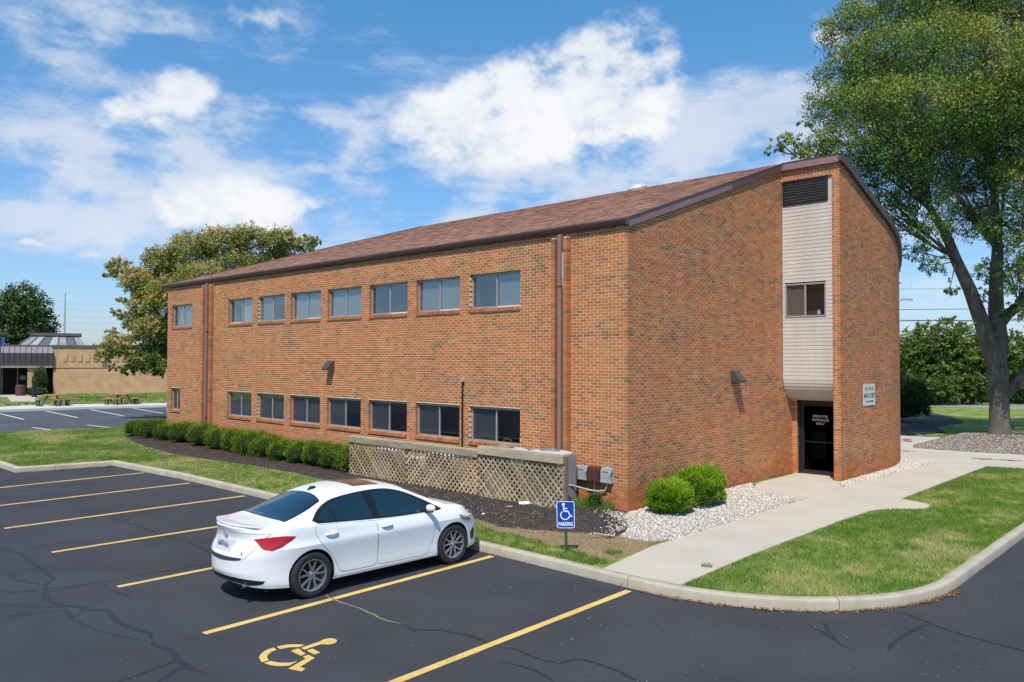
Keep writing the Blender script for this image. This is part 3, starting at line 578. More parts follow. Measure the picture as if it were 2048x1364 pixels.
def lawn_c(dry, s=.8):
    def f(x, y, r_):
        n = fbm(x, y, s)+.6*(fbm(x+50, y, s*3)-.5)+.35*(vnoise(x, y, .12)-.5)+r_.normal(0, .07, len(x)); t = np.clip((n-(.60-dry))*3.2, 0, 1)[:, None]
        g1 = np.array((.120, .225, .030)); g2 = np.array((.28, .36, .075)); st_ = np.array((.50, .43, .20)); u = np.clip((n-.35)*3, 0, 1)[:, None]
        return ((g1*(1-u)+g2*u)*(1-t)+st_*t)*r_.uniform(.7, 1.25, (len(x), 1))
    return f
lawnR = [(-4.02, -3.82), (-1.6, -3.72), (2.3, -3.70), (3.9, -3.78), (4.4, -4.05), (4.9, -4.55), (5.5, -4.48), (5.9, -3.75), (13.9, -3.72), (14.6, -6.40), (-1.0, -6.42)]+[(-1.0-3.12*math.sin(R(a)), -3.3-3.12*math.cos(R(a))) for a in range(6, 84, 6)]
blades('lawn_grass', lawnR, 95000, .055, .010, 31, lawn_c(.05), label='mown green lawn with straw patches between sidewalk and curved kerb', z=-.012)
lawnL = [(-4.05, 7.3), (-4.05, 1.3), (-2.95, 1.2), (-2.6, 3.4), (-2.3, 5.2), (-2.05, 8), (-1.95, 10.3), (-2.0, 12.5), (-2.3, 15), (-2.4, 18), (-2.0, 21), (-1.0, 25.2), (.9, 26.0), (.9, 29.4), (-1.5, 30.1), (-6.9, 31.1), (-6.9, 17.35), (-4.35, 16.95), (-4.07, 12.5)]
blades('lawn_grass', lawnL, 100000, .06, .014, 32, lawn_c(.13, 1.4), label='patchy lawn strip between the mulch bed and the left kerb')
lawnS = [(-4.10, -2.2), (-3.75, -2.15), (-3.55, -1.5), (-3.45, -.9), (-3.3, 1.4), (-3.0, 1.9), (-4.08, 1.9)]
def tuft_keep(x, y, r_): return (vnoise(x, y, .35) > .30) | (x < -3.9)
blades('lawn_grass', lawnS, 9000, .065, .010, 33, lawn_c(-.1), label='green weedy grass between the handicap sign and the kerb', keep=tuft_keep, z=-.008)
blades('soil_stubble', soilA, 5000, .03, .009, 34, lambda x, y, r_: np.array((.36, .27, .15))*r_.uniform(.6, 1.2, (len(x), 1)), label='dead straw stubble on the bare soil behind the sign', z=-.006)
for (cx, cy, r0, nn_, lb) in [(-.35, .75, .5, 1500, 'tall green weeds at the wall below the meter boxes'), (-2.05, -.6, .18, 160, 'small weed tuft at the edge of the mulch'), (.35, -1.75, .2, 160, 'small green weed in the white gravel by the left bush'), (3.6, -1.9, .25, 60, 'sparse weeds in the white gravel at the sidewalk edge'), (-3.2, -1.95, .16, 180, 'green tuft in the bare soil at the sidewalk edge'), (-3.85, -2.15, .14, 140, 'green tuft where kerb and sidewalk meet'), (-2.9, -3.55, .09, 60, 'grass tuft growing on the sidewalk joint')]:
    a_ = [(cx+r0*math.cos(t), cy+r0*1.1*math.sin(t)) for t in np.linspace(0, 6.28, 12)]
    blades('weed_patch', a_, nn_, .20 if r0 > .4 else .06, .012, int(cx*77+900), lambda x, y, r_: np.array((.10, .20, .03))*r_.uniform(.6, 1.4, (len(x), 1))+r_.uniform(0, .06, (len(x), 1))*np.array((1, .7, .1)), z=.03 if r0 > .4 else .0, label=lb, cat='weeds')
# fallen leaves along the kerb and on the asphalt
def litter(name, P, n, spread, size, seed, label, z=ZA):
    r_ = np.random.default_rng(seed); P = np.array(P); i = r_.integers(0, len(P)-1, n); t = r_.random(n)[:, None]; q = P[i]*(1-t)+P[i+1]*t+r_.normal(0, 1, (n, 2))*spread
    s = size*r_.uniform(.5, 1.4, n); a = r_.uniform(0, 6.28, n); c, d = np.cos(a)*s, np.sin(a)*s; z_ = z+.008+r_.uniform(0, .02, n); e = .5
    V = np.stack([np.stack([q[:, 0]-c, q[:, 1]-d, z_], -1), np.stack([q[:, 0]+d*e, q[:, 1]-c*e, z_+r_.uniform(0, .012, n)], -1), np.stack([q[:, 0]+c, q[:, 1]+d, z_+r_.uniform(0, .012, n)], -1), np.stack([q[:, 0]-d*e, q[:, 1]+c*e, z_], -1)], 1)
    pal = np.array([(.50, .22, .05), (.42, .15, .03), (.30, .12, .04), (.55, .33, .09), (.2, .1, .05)]); o = quads(name, V, pal[r_.integers(0, 5, n)]*r_.uniform(.7, 1.1, (n, 1)), M['leaf'], kind='stuff'); o['label'] = label; o['category'] = 'leaf litter'
ko = inset(kp, -.05)
litter('leaf_litter', [q for q in ko if -4.5 < q[0] < -1.0 and q[1] < 1], 420, .035, .022, 41, 'orange fallen leaves gathered along the foot of the kerb')
litter('leaf_litter', [(-2.1, -6.45), (-1.5, -6.62), (-1.0, -6.70)], 110, .05, .022, 42, 'thicker drift of orange leaves at the kerb bend by the driveway')
litter('leaf_litter', [(-4.4, 16.5), (-4.75, 16.55), (-5.3, 16.75)], 120, .06, .03, 43, 'leaves caught in the far left corner of the kerb')
litter('leaf_litter', [(-11, -4), (-3, -9), (-8, 3), (-10, 10), (-5, -5), (-1, -9)], 150, 1.2, .020, 44, 'single yellow leaves scattered over the dark asphalt')

_far = [(-11, -9), (-2.0, -9), (-.8, -6.9), (-3.0, -6.2), (-4.5, -4.4), (-4.4, 16), (-12, 16)]
pebbles('asphalt_grit', _far, 2600, .0075, lambda x, y: np.full(np.shape(x), ZA+.002), [(.30, .29, .27), (.20, .19, .18), (.42, .40, .36), (.10, .10, .10)], M['stone'], 61, .5, label='light grit and small stones scattered over the dark asphalt', cat='grit')
kerbline = [q for q in ko if -4.6 < q[0] < 9 and q[1] < 16]
litter('kerb_grit', kerbline, 900, .03, .008, 62, 'fine dirt and leaf crumbs lying in the gutter along the kerb')

blades('lawn_grass', [(-8, 52.2), (1, 52.4), (3.2, 53), (11, 49.3), (17.3, 47.4), (19, 66.0), (9.8, 69.3), (7.4, 65.8), (4.8, 57.0), (3.0, 57.3), (5, 66), (-4, 67)], 26000, .13, .05, 63, lawn_c(.12, 1.8), label='far lawn between the tan building and the walk with the tables')
# ---------------------------------------------------------------- the brick office building
CO, BRK, JT = .0677, .1915, .0118
bld = empty('office_building', (0, 0, 0), label='two storey brown brick office building with shingled hip roof and strip windows', cat='building')
PAL = [np.array(c)*.84+np.array((.43, .165, .066))*.16 for c in [(.54, .188, .062), (.51, .152, .055), (.42, .148, .062), (.40, .200, .074), (.265, .132, .070), (.48, .212, .080), (.31, .178, .080)]]
_br = random.Random(3)
def brick_tone(u, z, bias=0.0):
    n = float(fbm(u*.8, z*3.0, 1.2)); n2 = float(fbm(u*.9+40, z*3.4+11, .42)); t = n*.62+n2*.50-.045+_br.uniform(-.26, .26)+bias
    if t < .53: c = PAL[0] if _br.random() < .62 else PAL[1]
    elif t < .65: c = PAL[2] if _br.random() < .5 else PAL[5]
    elif t < .76: c = PAL[3] if _br.random() < .6 else PAL[0]
    else: c = PAL[4] if _br.random() < .6 else PAL[6]
    return tuple(c*_br.uniform(.78, 1.08))
def straight(o, d, n):
    o, d, n = Vector(o), Vector(d), Vector(n)
    def P(u, z, out): q = o+d*u+n*out; return Vector((q.x, q.y, z))
    return P
def subtract(iv, a, b):
    out = []
    for s, e in iv:
        if b <= s or a >= e: out.append((s, e))
        else:
            if a > s: out.append((s, a))
            if b < e: out.append((b, e))
    return out
SINGLE = []   # (matrix-free) largest-in-view bricks built as objects of their own
def lay(P, u0, u1, z0, ztop, holes, depth=.10, shift=0.0, single=None, bias=0.0, u0f=None, u1f=None, step=None, name='brick_field', maxu=1e9):
    """running bond courses; ztop may be a function of u; holes = [(ua,ub,za,zb)]"""
    mb = MB(); nc = int((max(ztop(u0), ztop(u1), ztop((u0+u1)/2)) if callable(ztop) else ztop)/CO)+1; k0 = int(math.floor(z0/CO))
    for k in range(k0, nc):
        za, zb = k*CO+JT/2, (k+1)*CO-JT/2; zm = (za+zb)/2
        if zb > (ztop if not callable(ztop) else 1e9): break
        iv = [((u0f(zm) if u0f else u0), (u1f(zm) if u1f else u1))]
        for (a, b, c, d) in holes:
            if zm > c and zm < d: iv = subtract(iv, a, b)
        off = (k % 2)*.1016+shift; n0 = int(math.floor((u0-off)/.2032))-1; n = n0
        while True:
            a = n*.2032+off+JT/2; b = a+BRK; n += 1
            if a > u1: break
            for (s, e) in iv:
                aa, bb = max(a, s), min(b, e)
                if bb-aa < .03: continue
                if callable(ztop) and zb > min(ztop(aa), ztop(bb))+.03: continue
                t = brick_tone((aa+bb)/2, zm, bias); pr_ = _br.uniform(-.0008, .0012)
                if single and bb-aa > BRK-1e-6 and single((aa+bb)/2, zm): SINGLE.append((P, aa, bb, za, zb, pr_, t)); continue
                if aa > maxu: continue
                q = [P(aa, za, pr_), P(bb, za, pr_), P(bb, zb, pr_), P(aa, zb, pr_), P(aa, za, -depth), P(bb, za, -depth), P(bb, zb, -depth), P(aa, zb, -depth)]
                mb.cur = t; i = mb.pts(q)
                for f in ((0, 1, 2, 3), (0, 3, 7, 4), (1, 5, 6, 2), (3, 2, 6, 7), (0, 4, 5, 1)): mb.face([i+j for j in f])
    return mb
def mortar_sheet(name, P, poly, holes, out, parent, depth=.12, umax=None):
    """poly in (u,z); holes rects. one connected sheet with reveals"""
    pts = [Vector(q) for q in poly]; E = [(i, (i+1) % len(poly)) for i in range(len(poly))]; 
    for (a, b, c, d) in holes:
        k = len(pts); pts += [Vector((a, c)), Vector((b, c)), Vector((b, d)), Vector((a, d))]; E += [(k, k+1), (k+1, k+2), (k+2, k+3), (k+3, k)]
    if umax:
        for u in np.arange(umax[0], umax[1], .3):
            for z in np.arange(.3, 9, .8):
                if inpoly(np.array([u]), np.array([z]), poly)[0]: pts.append(Vector((u, z)))
    r_ = geometry.delaunay_2d_cdt(pts, E, [], 1, 1e-5); V = r_[0]; mb = MB(); mb.pts([P(v.x, v.y, out) for v in V])
    for f in r_[2]:
        c = sum((V[i] for i in f), Vector((0, 0)))/len(f)
        if any(a < c.x < b and cc < c.y < d for (a, b, cc, d) in holes): continue
        mb.face(list(f))
    for (a, b, c, d) in holes:
        for (p0, p1) in (((a, c), (b, c)), ((b, c), (b, d)), ((b, d), (a, d)), ((a, d), (a, c))):
            k = mb.pts([P(p0[0], p0[1], out), P(p1[0], p1[1], out), P(p1[0], p1[1], out-depth-.08), P(p0[0], p0[1], out-depth-.08)]); mb.face([k, k+1, k+2, k+3])
    o = mb.build(name, M['mortar'], parent, fix=False); return o
# --- openings on the long wall (u = distance from the front corner)
UT, UB, LT, LB = 5.476, 4.487, 2.071, 1.076
WL = [18.022, 15.844, 13.666, 11.491, 9.303, 7.127, 4.966]; WR = [16.238, 14.045, 11.875, 9.690, 7.515, 5.342, 3.171]
wins = [(WR[i], WL[i], UB, UT, 'up', i) for i in range(7)]+[(WR[i], WL[i], LB, LT, 'lo', i) for i in range(7)]
wins += [(21.02, 22.87, UB, UT, 'up', 7), (22.02, 22.90, LB, LT, 'lo', 8)]
HL = 23.28
PL = straight((0, 0), (0, 1), (-1, 0)); PG = straight((0, 0), (1, 0), (0, -1)); PJ = straight((7.6, 0), (0, -1), (-1, 0))
XC, RC = 11.2, 8.0; LS = XC-7.6
def PW(u, z, out):
    if u <= LS: return Vector((7.6+u, -1.66-out, z))
    t = (u-LS)/RC
    if t <= R(30): return Vector((XC+(RC+out)*math.sin(t), -1.66+RC-(RC+out)*math.cos(t), z))
    r_ = (t-R(30))*RC; bx, by = XC+(RC+out)*math.sin(R(30)), -1.66+RC-(RC+out)*math.cos(R(30)); return Vector((bx+r_*0.0, by+r_, z))
zr = lambda X: 6.22+(X+.0)*.3333   # wall top under the rake, left slope
def zw(u):
    X = PW(u, 0, 0).x; return max(6.22, 8.745-(X-7.6)*.3333)
holesL = [(a, b, c, d) for a, b, c, d, _, _ in wins]
# long wall
wl = mortar_sheet('long_wall', PL, [(0, -.3), (HL, -.3), (HL, 6.25), (0, 6.25)], [(a-.006, b+.006, c-.004, d+.004) for a, b, c, d in holesL], -.0030, bld)
ribs = [(1.589, 1.70), (1.955, 2.06), (19.18, 19.29), (19.78, 19.88)]
mbL = lay(PL, 0, HL, -.13, 6.23, holesL, single=lambda u, z: .25 < u < 1.45 and 1.15 < z < 5.9)
o = mbL.build('brick_field', M['brick'], wl, fix=False); o['kind'] = 'stuff'
# gable wall: stops where the entrance recess begins (curve of the siding above it)
def cut(z):
    if z > 2.75: return 7.63
    if z < 2.13: return 8.27
    t = (2.75-z)/.62; return 7.63+.64*(1-math.sqrt(max(0, 1-t*t)))
gp_ = [(0, -.3), (8.27, -.3)]+[(cut(z), z) for z in np.linspace(2.05, 2.80, 12)]+[(7.63, 8.76), (0, 6.24)]
wg = mortar_sheet('gable_wall', PG, gp_, [], -.0030, bld)
mbG = lay(PG, 0, 8.27, -.13, zr, [], shift=.05, bias=.0, u1f=cut, single=lambda u, z: .15 < u < 1.75 and 1.25 < z < 5.9)
o = mbG.build('brick_field', M['brick'], wg, fix=False); o['kind'] = 'stuff'
# entrance return, header and pillar
we = mortar_sheet('entrance_jamb', straight((8.27, 0), (0, -1), (-1, 0)), [(0, -.3), (.14, -.3), (.14, 2.2), (0, 2.2)], [], -.0030, bld)
lay(straight((8.27, 0), (0, -1), (-1, 0)), 0, .14, -.1, 2.13, []).build('brick_field', M['brick'], we, fix=False)['kind'] = 'stuff'
wh = mortar_sheet('tower_front_wall', PJ, [(1.457, -.3), (1.652, -.3), (1.652, 8.76), (0.0, 8.76), (0.0, 8.41), (1.457, 8.41)], [], -.0030, bld, depth=.1)
mbH = lay(PJ, 0, 1.66, -.1, 8.75, [(-1, 1.457, -1, 8.405)], shift=.02); mbH.build('brick_field', M['brick'], wh, fix=False)['kind'] = 'stuff'
# underside of the header and inner flank of the pillar
MB().box((7.608, -1.457, 8.402), (7.75, -.002, 8.41)).build('header_soffit', M['mortar'], bld)
mb = MB(); mb.box((7.61, -1.647, -.2), (8.75, -1.462, 8.4)); mb.build('pillar_core', M['mortar'], bld)
# curved end wall
ARC = RC*R(30)
ww = mortar_sheet('curved_wall', PW, [(0.008, -.3)]+[(u, -.3) for u in np.arange(LS, LS+ARC+8, .35)]+[(LS+ARC+8, 6.2)]+[(u, zw(u)+.02) for u in np.arange(LS+ARC+7.9, 0, -.35)]+[(.008, zw(0.01)+.02)], [], -.0030, bld, umax=(LS, LS+ARC))
mbW = lay(PW, 0, LS+ARC+.6, -.13, zw, [], shift=.1, bias=.02); mbW.build('brick_field', M['brick'], ww, fix=False)['kind'] = 'stuff'
# far sides, plain, out of view but needed for light and other views
MB().box((.15, HL-.2, -.3), (15.1, HL, 6.2)).build('rear_wall', M['mortar'], bld)
MB().box((14.9, 3.0, -.3), (15.15, HL-.2, 6.2)).build('lobby_wall', M['mortar'], bld)
# brick ribs either side of the two downpipes
for i, (a, b) in enumerate(ribs):
    Pr = straight((-.145, 0), (0, 1), (-1, 0)); mb = MB(); zt = 6.16
    for k in range(-2, int(zt/CO)):
        za, zb = k*CO+JT/2, (k+1)*CO-JT/2; mb.box((-.145, a, za), (.02, b, zb), brick_tone(a+i, za))
    for_m = MB().box((-.139, a+.006, -.2), (.0, b-.006, zt-.05)).build('rib_mortar', M['mortar'], bld)
    mb.build('brick_rib', M['brick'], bld)['kind'] = 'stuff'
# single bricks: shared meshes by tone, one object each
SINGLE.sort(key=lambda s: (CAM[0]-s[0](s[1], s[3], 0).x)**2+(CAM[1]-s[0](s[1], s[3], 0).y)**2)
lib = {}
keep = SINGLE[:296]; rest = SINGLE[296:]
for (P, a, b, za, zb, pr_, t) in keep:
    side = 'L' if P is PL else 'G'; key = (side, tuple(round(v*14) for v in t))
    if key not in lib:
        q = [P(0, za, 0)-P(0, za, 0), P(b-a, za, 0)-P(0, za, 0), P(b-a, zb, 0)-P(0, za, 0), P(0, zb, 0)-P(0, za, 0)]; nn = P(0, za, -.1)-P(0, za, 0); q += [v+nn for v in q]
        mb = MB(); mb.cur = t; i = mb.pts(q)
        for f in ((0, 1, 2, 3), (0, 3, 7, 4), (1, 5, 6, 2), (3, 2, 6, 7), (0, 4, 5, 1)): mb.face([i+j for j in f])
        me = mb.mesh('brick'); me.materials.append(M['brick']); lib[key] = me
    o = bpy.data.objects.new('brick', lib[key]); col.objects.link(o); o.parent = wl if side == 'L' else wg; o.location = P(a, za, pr_)
for grp, par in ((PL, wl), (PG, wg)):
    mb = MB()
    for (P, a, b, za, zb, pr_, t) in rest:
        if P is not grp: continue
        q = [P(a, za, pr_), P(b, za, pr_), P(b, zb, pr_), P(a, zb, pr_), P(a, za, -.1), P(b, za, -.1), P(b, zb, -.1), P(a, zb, -.1)]; mb.cur = t; i = mb.pts(q)
        for f in ((0, 1, 2, 3), (0, 3, 7, 4), (1, 5, 6, 2), (3, 2, 6, 7), (0, 4, 5, 1)): mb.face([i+j for j in f])
    if mb.v: mb.build('brick_field', M['brick'], par, fix=False)['kind'] = 'stuff'

# --- windows
def window(a, b, c, d, row, i, parent):
    w = empty('window', (0, (a+b)/2, c)); w.parent = parent; yc = (a+b)/2; hb = (b-a)/2
    def B(mb, x0, x1, y0, y1, z0, z1): mb.box((x0, y0-yc, z0-c), (x1, y1-yc, z1-c))
    s = MB(); n = max(4, round((b-a+.02)/.0677)); zt = c+.098
    for k in range(n):
        y0 = a-.0+(b-a)*k/n+.004; y1 = a+(b-a)*(k+1)/n-.004; t = brick_tone(yc+k*.9, c+.3*k, .03); s.cur = t
        s.hexa([(-.032, y0-yc, 0.004), (.11, y0-yc, .004), (.11, y1-yc, .004), (-.032, y1-yc, .004), (-.032, y0-yc, .088), (.11, y0-yc, .106), (.11, y1-yc, .106), (-.032, y1-yc, .088)], t)
    s.build('sill', M['brick'], w)['kind'] = 'stuff'
    m2 = MB(); B(m2, -.024, .11, a+.001, b-.001, c+.007, c+.082); m2.build('sill_mortar', M['mortar'], w)
    z0, z1 = c+.100, d-.004; x0, x1 = .085, .135; f = MB(); t_ = .038
    B(f, x0, x1, a+.003, a+t_, z0, z1); B(f, x0, x1, b-t_, b-.003, z0, z1); B(f, x0, x1, a+t_, b-t_, z0, z0+.042); B(f, x0, x1, a+t_, b-t_, z1-.055, z1)
    ym = yc+(.0 if i != 4 else .01); B(f, x0+.004, x1-.004, ym-.021, ym+.021, z0+.042, z1-.055)
    f.build('frame', M['alu'], w)
    if row == 'up' and i in (0, 2, 5, 6, 4):   # bright lower track
        g_ = MB(); lo_, hi_ = (yc, b-t_) if i == 0 else (a+t_, yc-.03); B(g_, x0-.006, x0-.001, lo_, hi_, z0+.004, z0+.036); g_.build('track', M['aluw'], w)
    gl = M['glass'] if row == 'up' else M['glass2']
    for (ya, yb, xg) in ((a+t_, ym-.021, .105), (ym+.021, b-t_, .115)):
        g_ = MB(); B(g_, xg, xg+.006, ya, yb, z0+.042, z1-.055); g_.build('pane', gl, w)
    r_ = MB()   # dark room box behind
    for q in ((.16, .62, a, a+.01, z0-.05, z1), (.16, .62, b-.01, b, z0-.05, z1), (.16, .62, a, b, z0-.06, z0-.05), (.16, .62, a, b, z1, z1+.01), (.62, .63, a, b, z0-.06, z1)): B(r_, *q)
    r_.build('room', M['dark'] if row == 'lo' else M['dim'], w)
    # blinds
    if row == 'up':
        full = {0: None, 1: (.5, 1), 2: (0, 1), 3: (0, 1), 4: None, 5: (.0, 1), 6: (0, .48), 7: (0, .8)}.get(i)
        if full:
            bl = MB(); ya = a+t_+(b-a-2*t_)*full[0]; yb = a+t_+(b-a-2*t_)*full[1]; z = z1-.06; tilt = .0125 if i in (2, 3) else .0095
            while z > z0+.05:
                q = [(.150, ya-yc, z-c-tilt), (.162, ya-yc, z-c+tilt), (.162, yb-yc, z-c+tilt), (.150, yb-yc, z-c-tilt)]; k = bl.pts(q); bl.face([k, k+1, k+2, k+3]); z -= .026
            o_ = bl.build('blind', M['blind'], w); o_['kind'] = 'stuff'
        if i in (0, 5):
            cb = MB(); B(cb, .16, .165, a+.05, yc, z0, z1); cb.build('curtain', M['curtain'], w)
    else:
        if i in (0, 1, 2):
            bl = MB(); z = z1-.06
            while z > z0+.05:
                q = [(.150, a+.05-yc, z-c-.009), (.162, a+.05-yc, z-c+.009), (.162, b-.05-yc, z-c+.009), (.150, b-.05-yc, z-c-.009)]; k = bl.pts(q); bl.face([k, k+1, k+2, k+3]); z -= .03
            bl.build('blind', M['blind2'], w)['kind'] = 'stuff'
        if i in (3, 4, 5):
            cb = MB(); B(cb, .15, .156, b-.35, b-.28, z0, z1); cb.build('curtain', M['curtain'], w)
        if i == 6:
            k = MB(); B(k, .3, .34, b-.45, b-.38, z0, z0+.14); k.build('red_bottle', mat('red_plastic', (.4, .03, .02), .4), w)
            k = MB(); B(k, .25, .27, a+.2, a+.24, z0, z0+.17); k.build('white_bottle', M['white'], w)
            k = MB(); B(k, .3, .33, a+.6, a+.85, z0+.08, z0+.10); B(k, .3, .33, a+.83, a+.85, z0, z0+.08); B(k, .3, .33, a+.6, a+.62, z0, z0+.08); k.build('green_stand', mat('green_plastic', (.25, .42, .02), .5), w)
        sc = MB(); B(sc, .124, .1245, ym+.021, b-t_, z0+.042, z1-.055); sc.build('screen', M['screen'], w)
    return w
for q in wins: window(*q, bld)
# --- downpipes, conduit, wall lights
def pipe(y, z1, nm='downpipe'):
    w = empty(nm, (-.06, y, 0)); w.parent = bld
    MB().box((-.105, -.045, .02), (-.02, .045, 6.18)).build('pipe', M['spout'], w)
    for z in (1.0, z1): MB().box((-.110, -.055, z), (.055, .055, z+.035)).build('strap', M['gutter'], w)
pipe(1.80, 4.95); pipe(19.50, 4.3)
pb = MB(); pb.tube([(-.10, 1.735, 5.75), (-.10, 1.735, 5.2), (-.08, 1.74, 4.9)], .016, 6); pb.build('white_pipe', M['white'], bld)
cd = empty('conduit_pipe', (0, 5.20, 0)); cd.parent = bld
MB().tube([(-.03, 0, -.05), (-.03, 0, 2.55), (-.035, -.01, 2.66), (-.06, -.03, 2.72)], .028, 8).build('pipe', M['black'], cd)
MB().box((-.10, -.06, 2.69), (-.003, .02, 2.77)).build('elbow_box', M['boxgrey'], cd)
MB().tube([(-.012, .05, 1.3), (-.012, .052, 2.7)], .008, 5).build('cable', M['black'], cd)
MB().box((-.006, 2.135, .3), (-.0, 2.15, 5.2)).build('expansion_joint', M['black'], bld)
def lamp(P, u, z, lab):
    w = empty('wall_light', P(u, z, 0)); w.parent = bld; n = (P(u, z, 1)-P(u, z, 0)); s = Vector((n.y, -n.x, 0))
    def q(a, o, h): v = s*a+n*o; return (v.x, v.y, h)
    mb = MB(); k = mb.pts([q(-.15, .003, -.17), q(.15, .003, -.17), q(.15, .003, .12), q(-.15, .003, .12), q(-.15, .075, .12), q(.15, .075, .12), q(.15, .29, -.13), q(-.15, .29, -.13), q(.15, .28, -.17), q(-.15, .28, -.17)])
    for f in ((2, 3, 4, 5), (5, 4, 7, 6), (6, 7, 9, 8), (0, 1, 8, 9), (1, 2, 5, 6, 8), (0, 9, 7, 4, 3), (0, 3, 2, 1)): mb.face([k+i for i in f])
    mb.build('hood', mat('dark_bronze', (.065, .06, .062), .45, n1=(6, 3, .15)), w)
    l = MB(); k = l.pts([q(-.12, .06, -.172), q(.12, .06, -.172), q(.12, .26, -.172), q(-.12, .26, -.172)]); l.face([k, k+1, k+2, k+3]); l.build('lens', mat('frosted_lens', (.5, .5, .48), .4), w)
lamp(PL, 11.23, 3.10, ''); lamp(PG, 4.73, 2.88, '')
# --- roof
RS = .3342; EX = -.09; EZ = 6.355
zroof = lambda X: EZ+(X-EX)*RS if X <= 7.6 else EZ+(7.6-EX)*RS-(X-7.6)*RS
RZ = zroof(7.6); YE = 23.62; YH = YE-(7.6-EX)
roof = empty('roof', (0, 0, 0)); roof.parent = bld
def wing_edge(off):
    out = [(7.5, -1.66-off)]; u = 0
    for u in np.arange(0.4, LS+ARC+.25, .4): q = PW(u, 0, off); out.append((q.x, q.y))
    return out
WE = wing_edge(.10); xe = WE[-1][0]
rd = MB()
k = rd.pts([(EX, -.05, EZ), (7.6, -.05, RZ), (7.6, YH, RZ), (EX, YE, EZ)]); rd.face([k, k+1, k+2, k+3])
pts_w = [(7.5, -1.76), *WE[1:]]; P3 = [(x, y, RZ if x < 7.6 else zroof(x)) for x, y in pts_w]
k = rd.pts([(7.6, YH, RZ), (7.6, -.05, RZ), (7.5, -.05, RZ)]+P3+[(xe, YE, zroof(xe))]); 
n_ = 3+len(P3)+1; rd.face([k+1, k+2, k+3, k]) if False else None
# right slope as fan strips
for i in range(len(P3)-1):
    a = k+3+i; rd.face([k+1, a, a+1])
rd.face([k+2, k+3, k+1]); rd.face([k+1, k+3+len(P3)-1, k+n_-1, k])
kk = rd.pts([(EX, YE, EZ), (7.6, YH, RZ), (xe, YE, zroof(xe))]); rd.face([kk, kk+1, kk+2])
o = rd.build('deck', M['shingle'], roof, fix=False)
a_ = np.tile(np.array([.30, .17, .13, 1], np.float32), (len(o.data.polygons), 1)); at = o.data.attributes.new('tone', 'FLOAT_COLOR', 'FACE'); at.data.foreach_set('color', a_.ravel())
bm = bmesh.new(); bm.from_mesh(o.data)
for f in bm.faces:
    if f.normal.z < 0: f.normal_flip()
bm.to_mesh(o.data); bm.free()
# soffit / roof body closing underneath
MB().box((.25, .25, 6.1), (14.8, YE-.6, 6.2)).build('ceiling_slab', M['dim'], roof)
# shingle courses on the visible slope: stepped tabs
nrm = Vector((-RS, 0, 1)).normalized(); slo = Vector((1, 0, RS)).normalized(); Ls = (7.6-EX)/slo.x; ex = .142
tabs = []; r2 = random.Random(8); shp = [np.array(c) for c in [(.33, .175, .120), (.29, .155, .108), (.37, .205, .145), (.24, .125, .09), (.31, .172, .125)]]
row = 0; s = 0.0
while s < Ls-.02:
    y = -.055-r2.uniform(0, .25); X = EX+slo.x*s; yend = YE-(X-EX)
    while y < yend:
        w_ = r2.choice((.14, .22, .30, .36)); y1 = min(y+w_, yend)
        if y1 > -.05 and y1-y > .02: tabs.append((max(y, -.05), y1-.004, s, .004+r2.choice((0, .005)), shp[r2.randrange(5)]*r2.uniform(.85, 1.12)))
        y += w_
    s += ex; row += 1
def tab_geo(mb, y0, y1, s, h, c, org=None):
    o0 = Vector((EX, 0, EZ))+slo*(s-.01); o1 = Vector((EX, 0, EZ))+slo*min(s+ex+.002, Ls); ft = nrm*(h+.004); bk = nrm*.0015; q = [Vector((0, y, 0)) for y in (y0, y1)]
    base = org if org is not None else Vector((0, 0, 0))
    P = [o0+q[0]+bk*.2-base, o0+q[1]+bk*.2-base, o1+q[1]+bk*.2-base, o1+q[0]+bk*.2-base, o0+q[0]+ft-base, o0+q[1]+ft-base, o1+q[1]+bk*2-base, o1+q[0]+bk*2-base]
    mb.cur = tuple(c); k = mb.pts(P)
    for f in ((4, 5, 6, 7), (0, 1, 5, 4), (0, 4, 7, 3), (1, 2, 6, 5)): mb.face([k+i for i in f])
near = [t for t in tabs if t[0] > 0 and t[2] < 1.0 and t[1]-t[0] > .25][:0]
tabs.sort(key=lambda t: t[0]**2+(t[2]-0)**2*3); single_t = [t for t in tabs if t[1]-t[0] > .2][:220]; sid = set(map(id, single_t)); big = MB()
for t in tabs:
    if id(t) in sid:
        mb = MB(); og = Vector((EX, t[0], EZ))+slo*t[2]; tab_geo(mb, *t, org=og); o = mb.build('shingle', M['shingle'], roof, fix=False); o.location = og
    else: tab_geo(big, *t)
big.build('shingle_field', M['shingle'], roof, fix=False)['kind'] = 'stuff'
# ridge cap
mb = MB(); y = -.05
while y < YH:
    t = tuple(shp[r2.randrange(5)]*r2.uniform(.85, 1.1)); mb.cur = t; k = mb.pts([(7.47, y, RZ-.035), (7.6, y, RZ+.018), (7.73, y, RZ-.035), (7.47, y+.2, RZ-.04), (7.6, y+.2, RZ+.010), (7.73, y+.2, RZ-.04)]); mb.face([k, k+1, k+4, k+3]); mb.face([k+1, k+2, k+5, k+4]); y += .2
a0 = Vector((7.6, YH, RZ)); b0 = Vector((EX, YE, EZ)); nh = 48
for i in range(nh):
    p0 = a0.lerp(b0, i/nh); p1 = a0.lerp(b0, (i+1)/nh); t = tuple(shp[r2.randrange(5)]*r2.uniform(.85, 1.1)); mb.cur = t
    k = mb.pts([p0+Vector((-.12, -.06, -.015)), p0+Vector((0, 0, .03)), p0+Vector((.06, .12, -.015)), p1+Vector((-.12, -.06, -.015)), p1+Vector((0, 0, .022)), p1+Vector((.06, .12, -.015))]); mb.face([k, k+1, k+4, k+3]); mb.face([k+1, k+2, k+5, k+4])
mb.build('ridge_cap', M['shingle'], roof, fix=False)['kind'] = 'stuff'
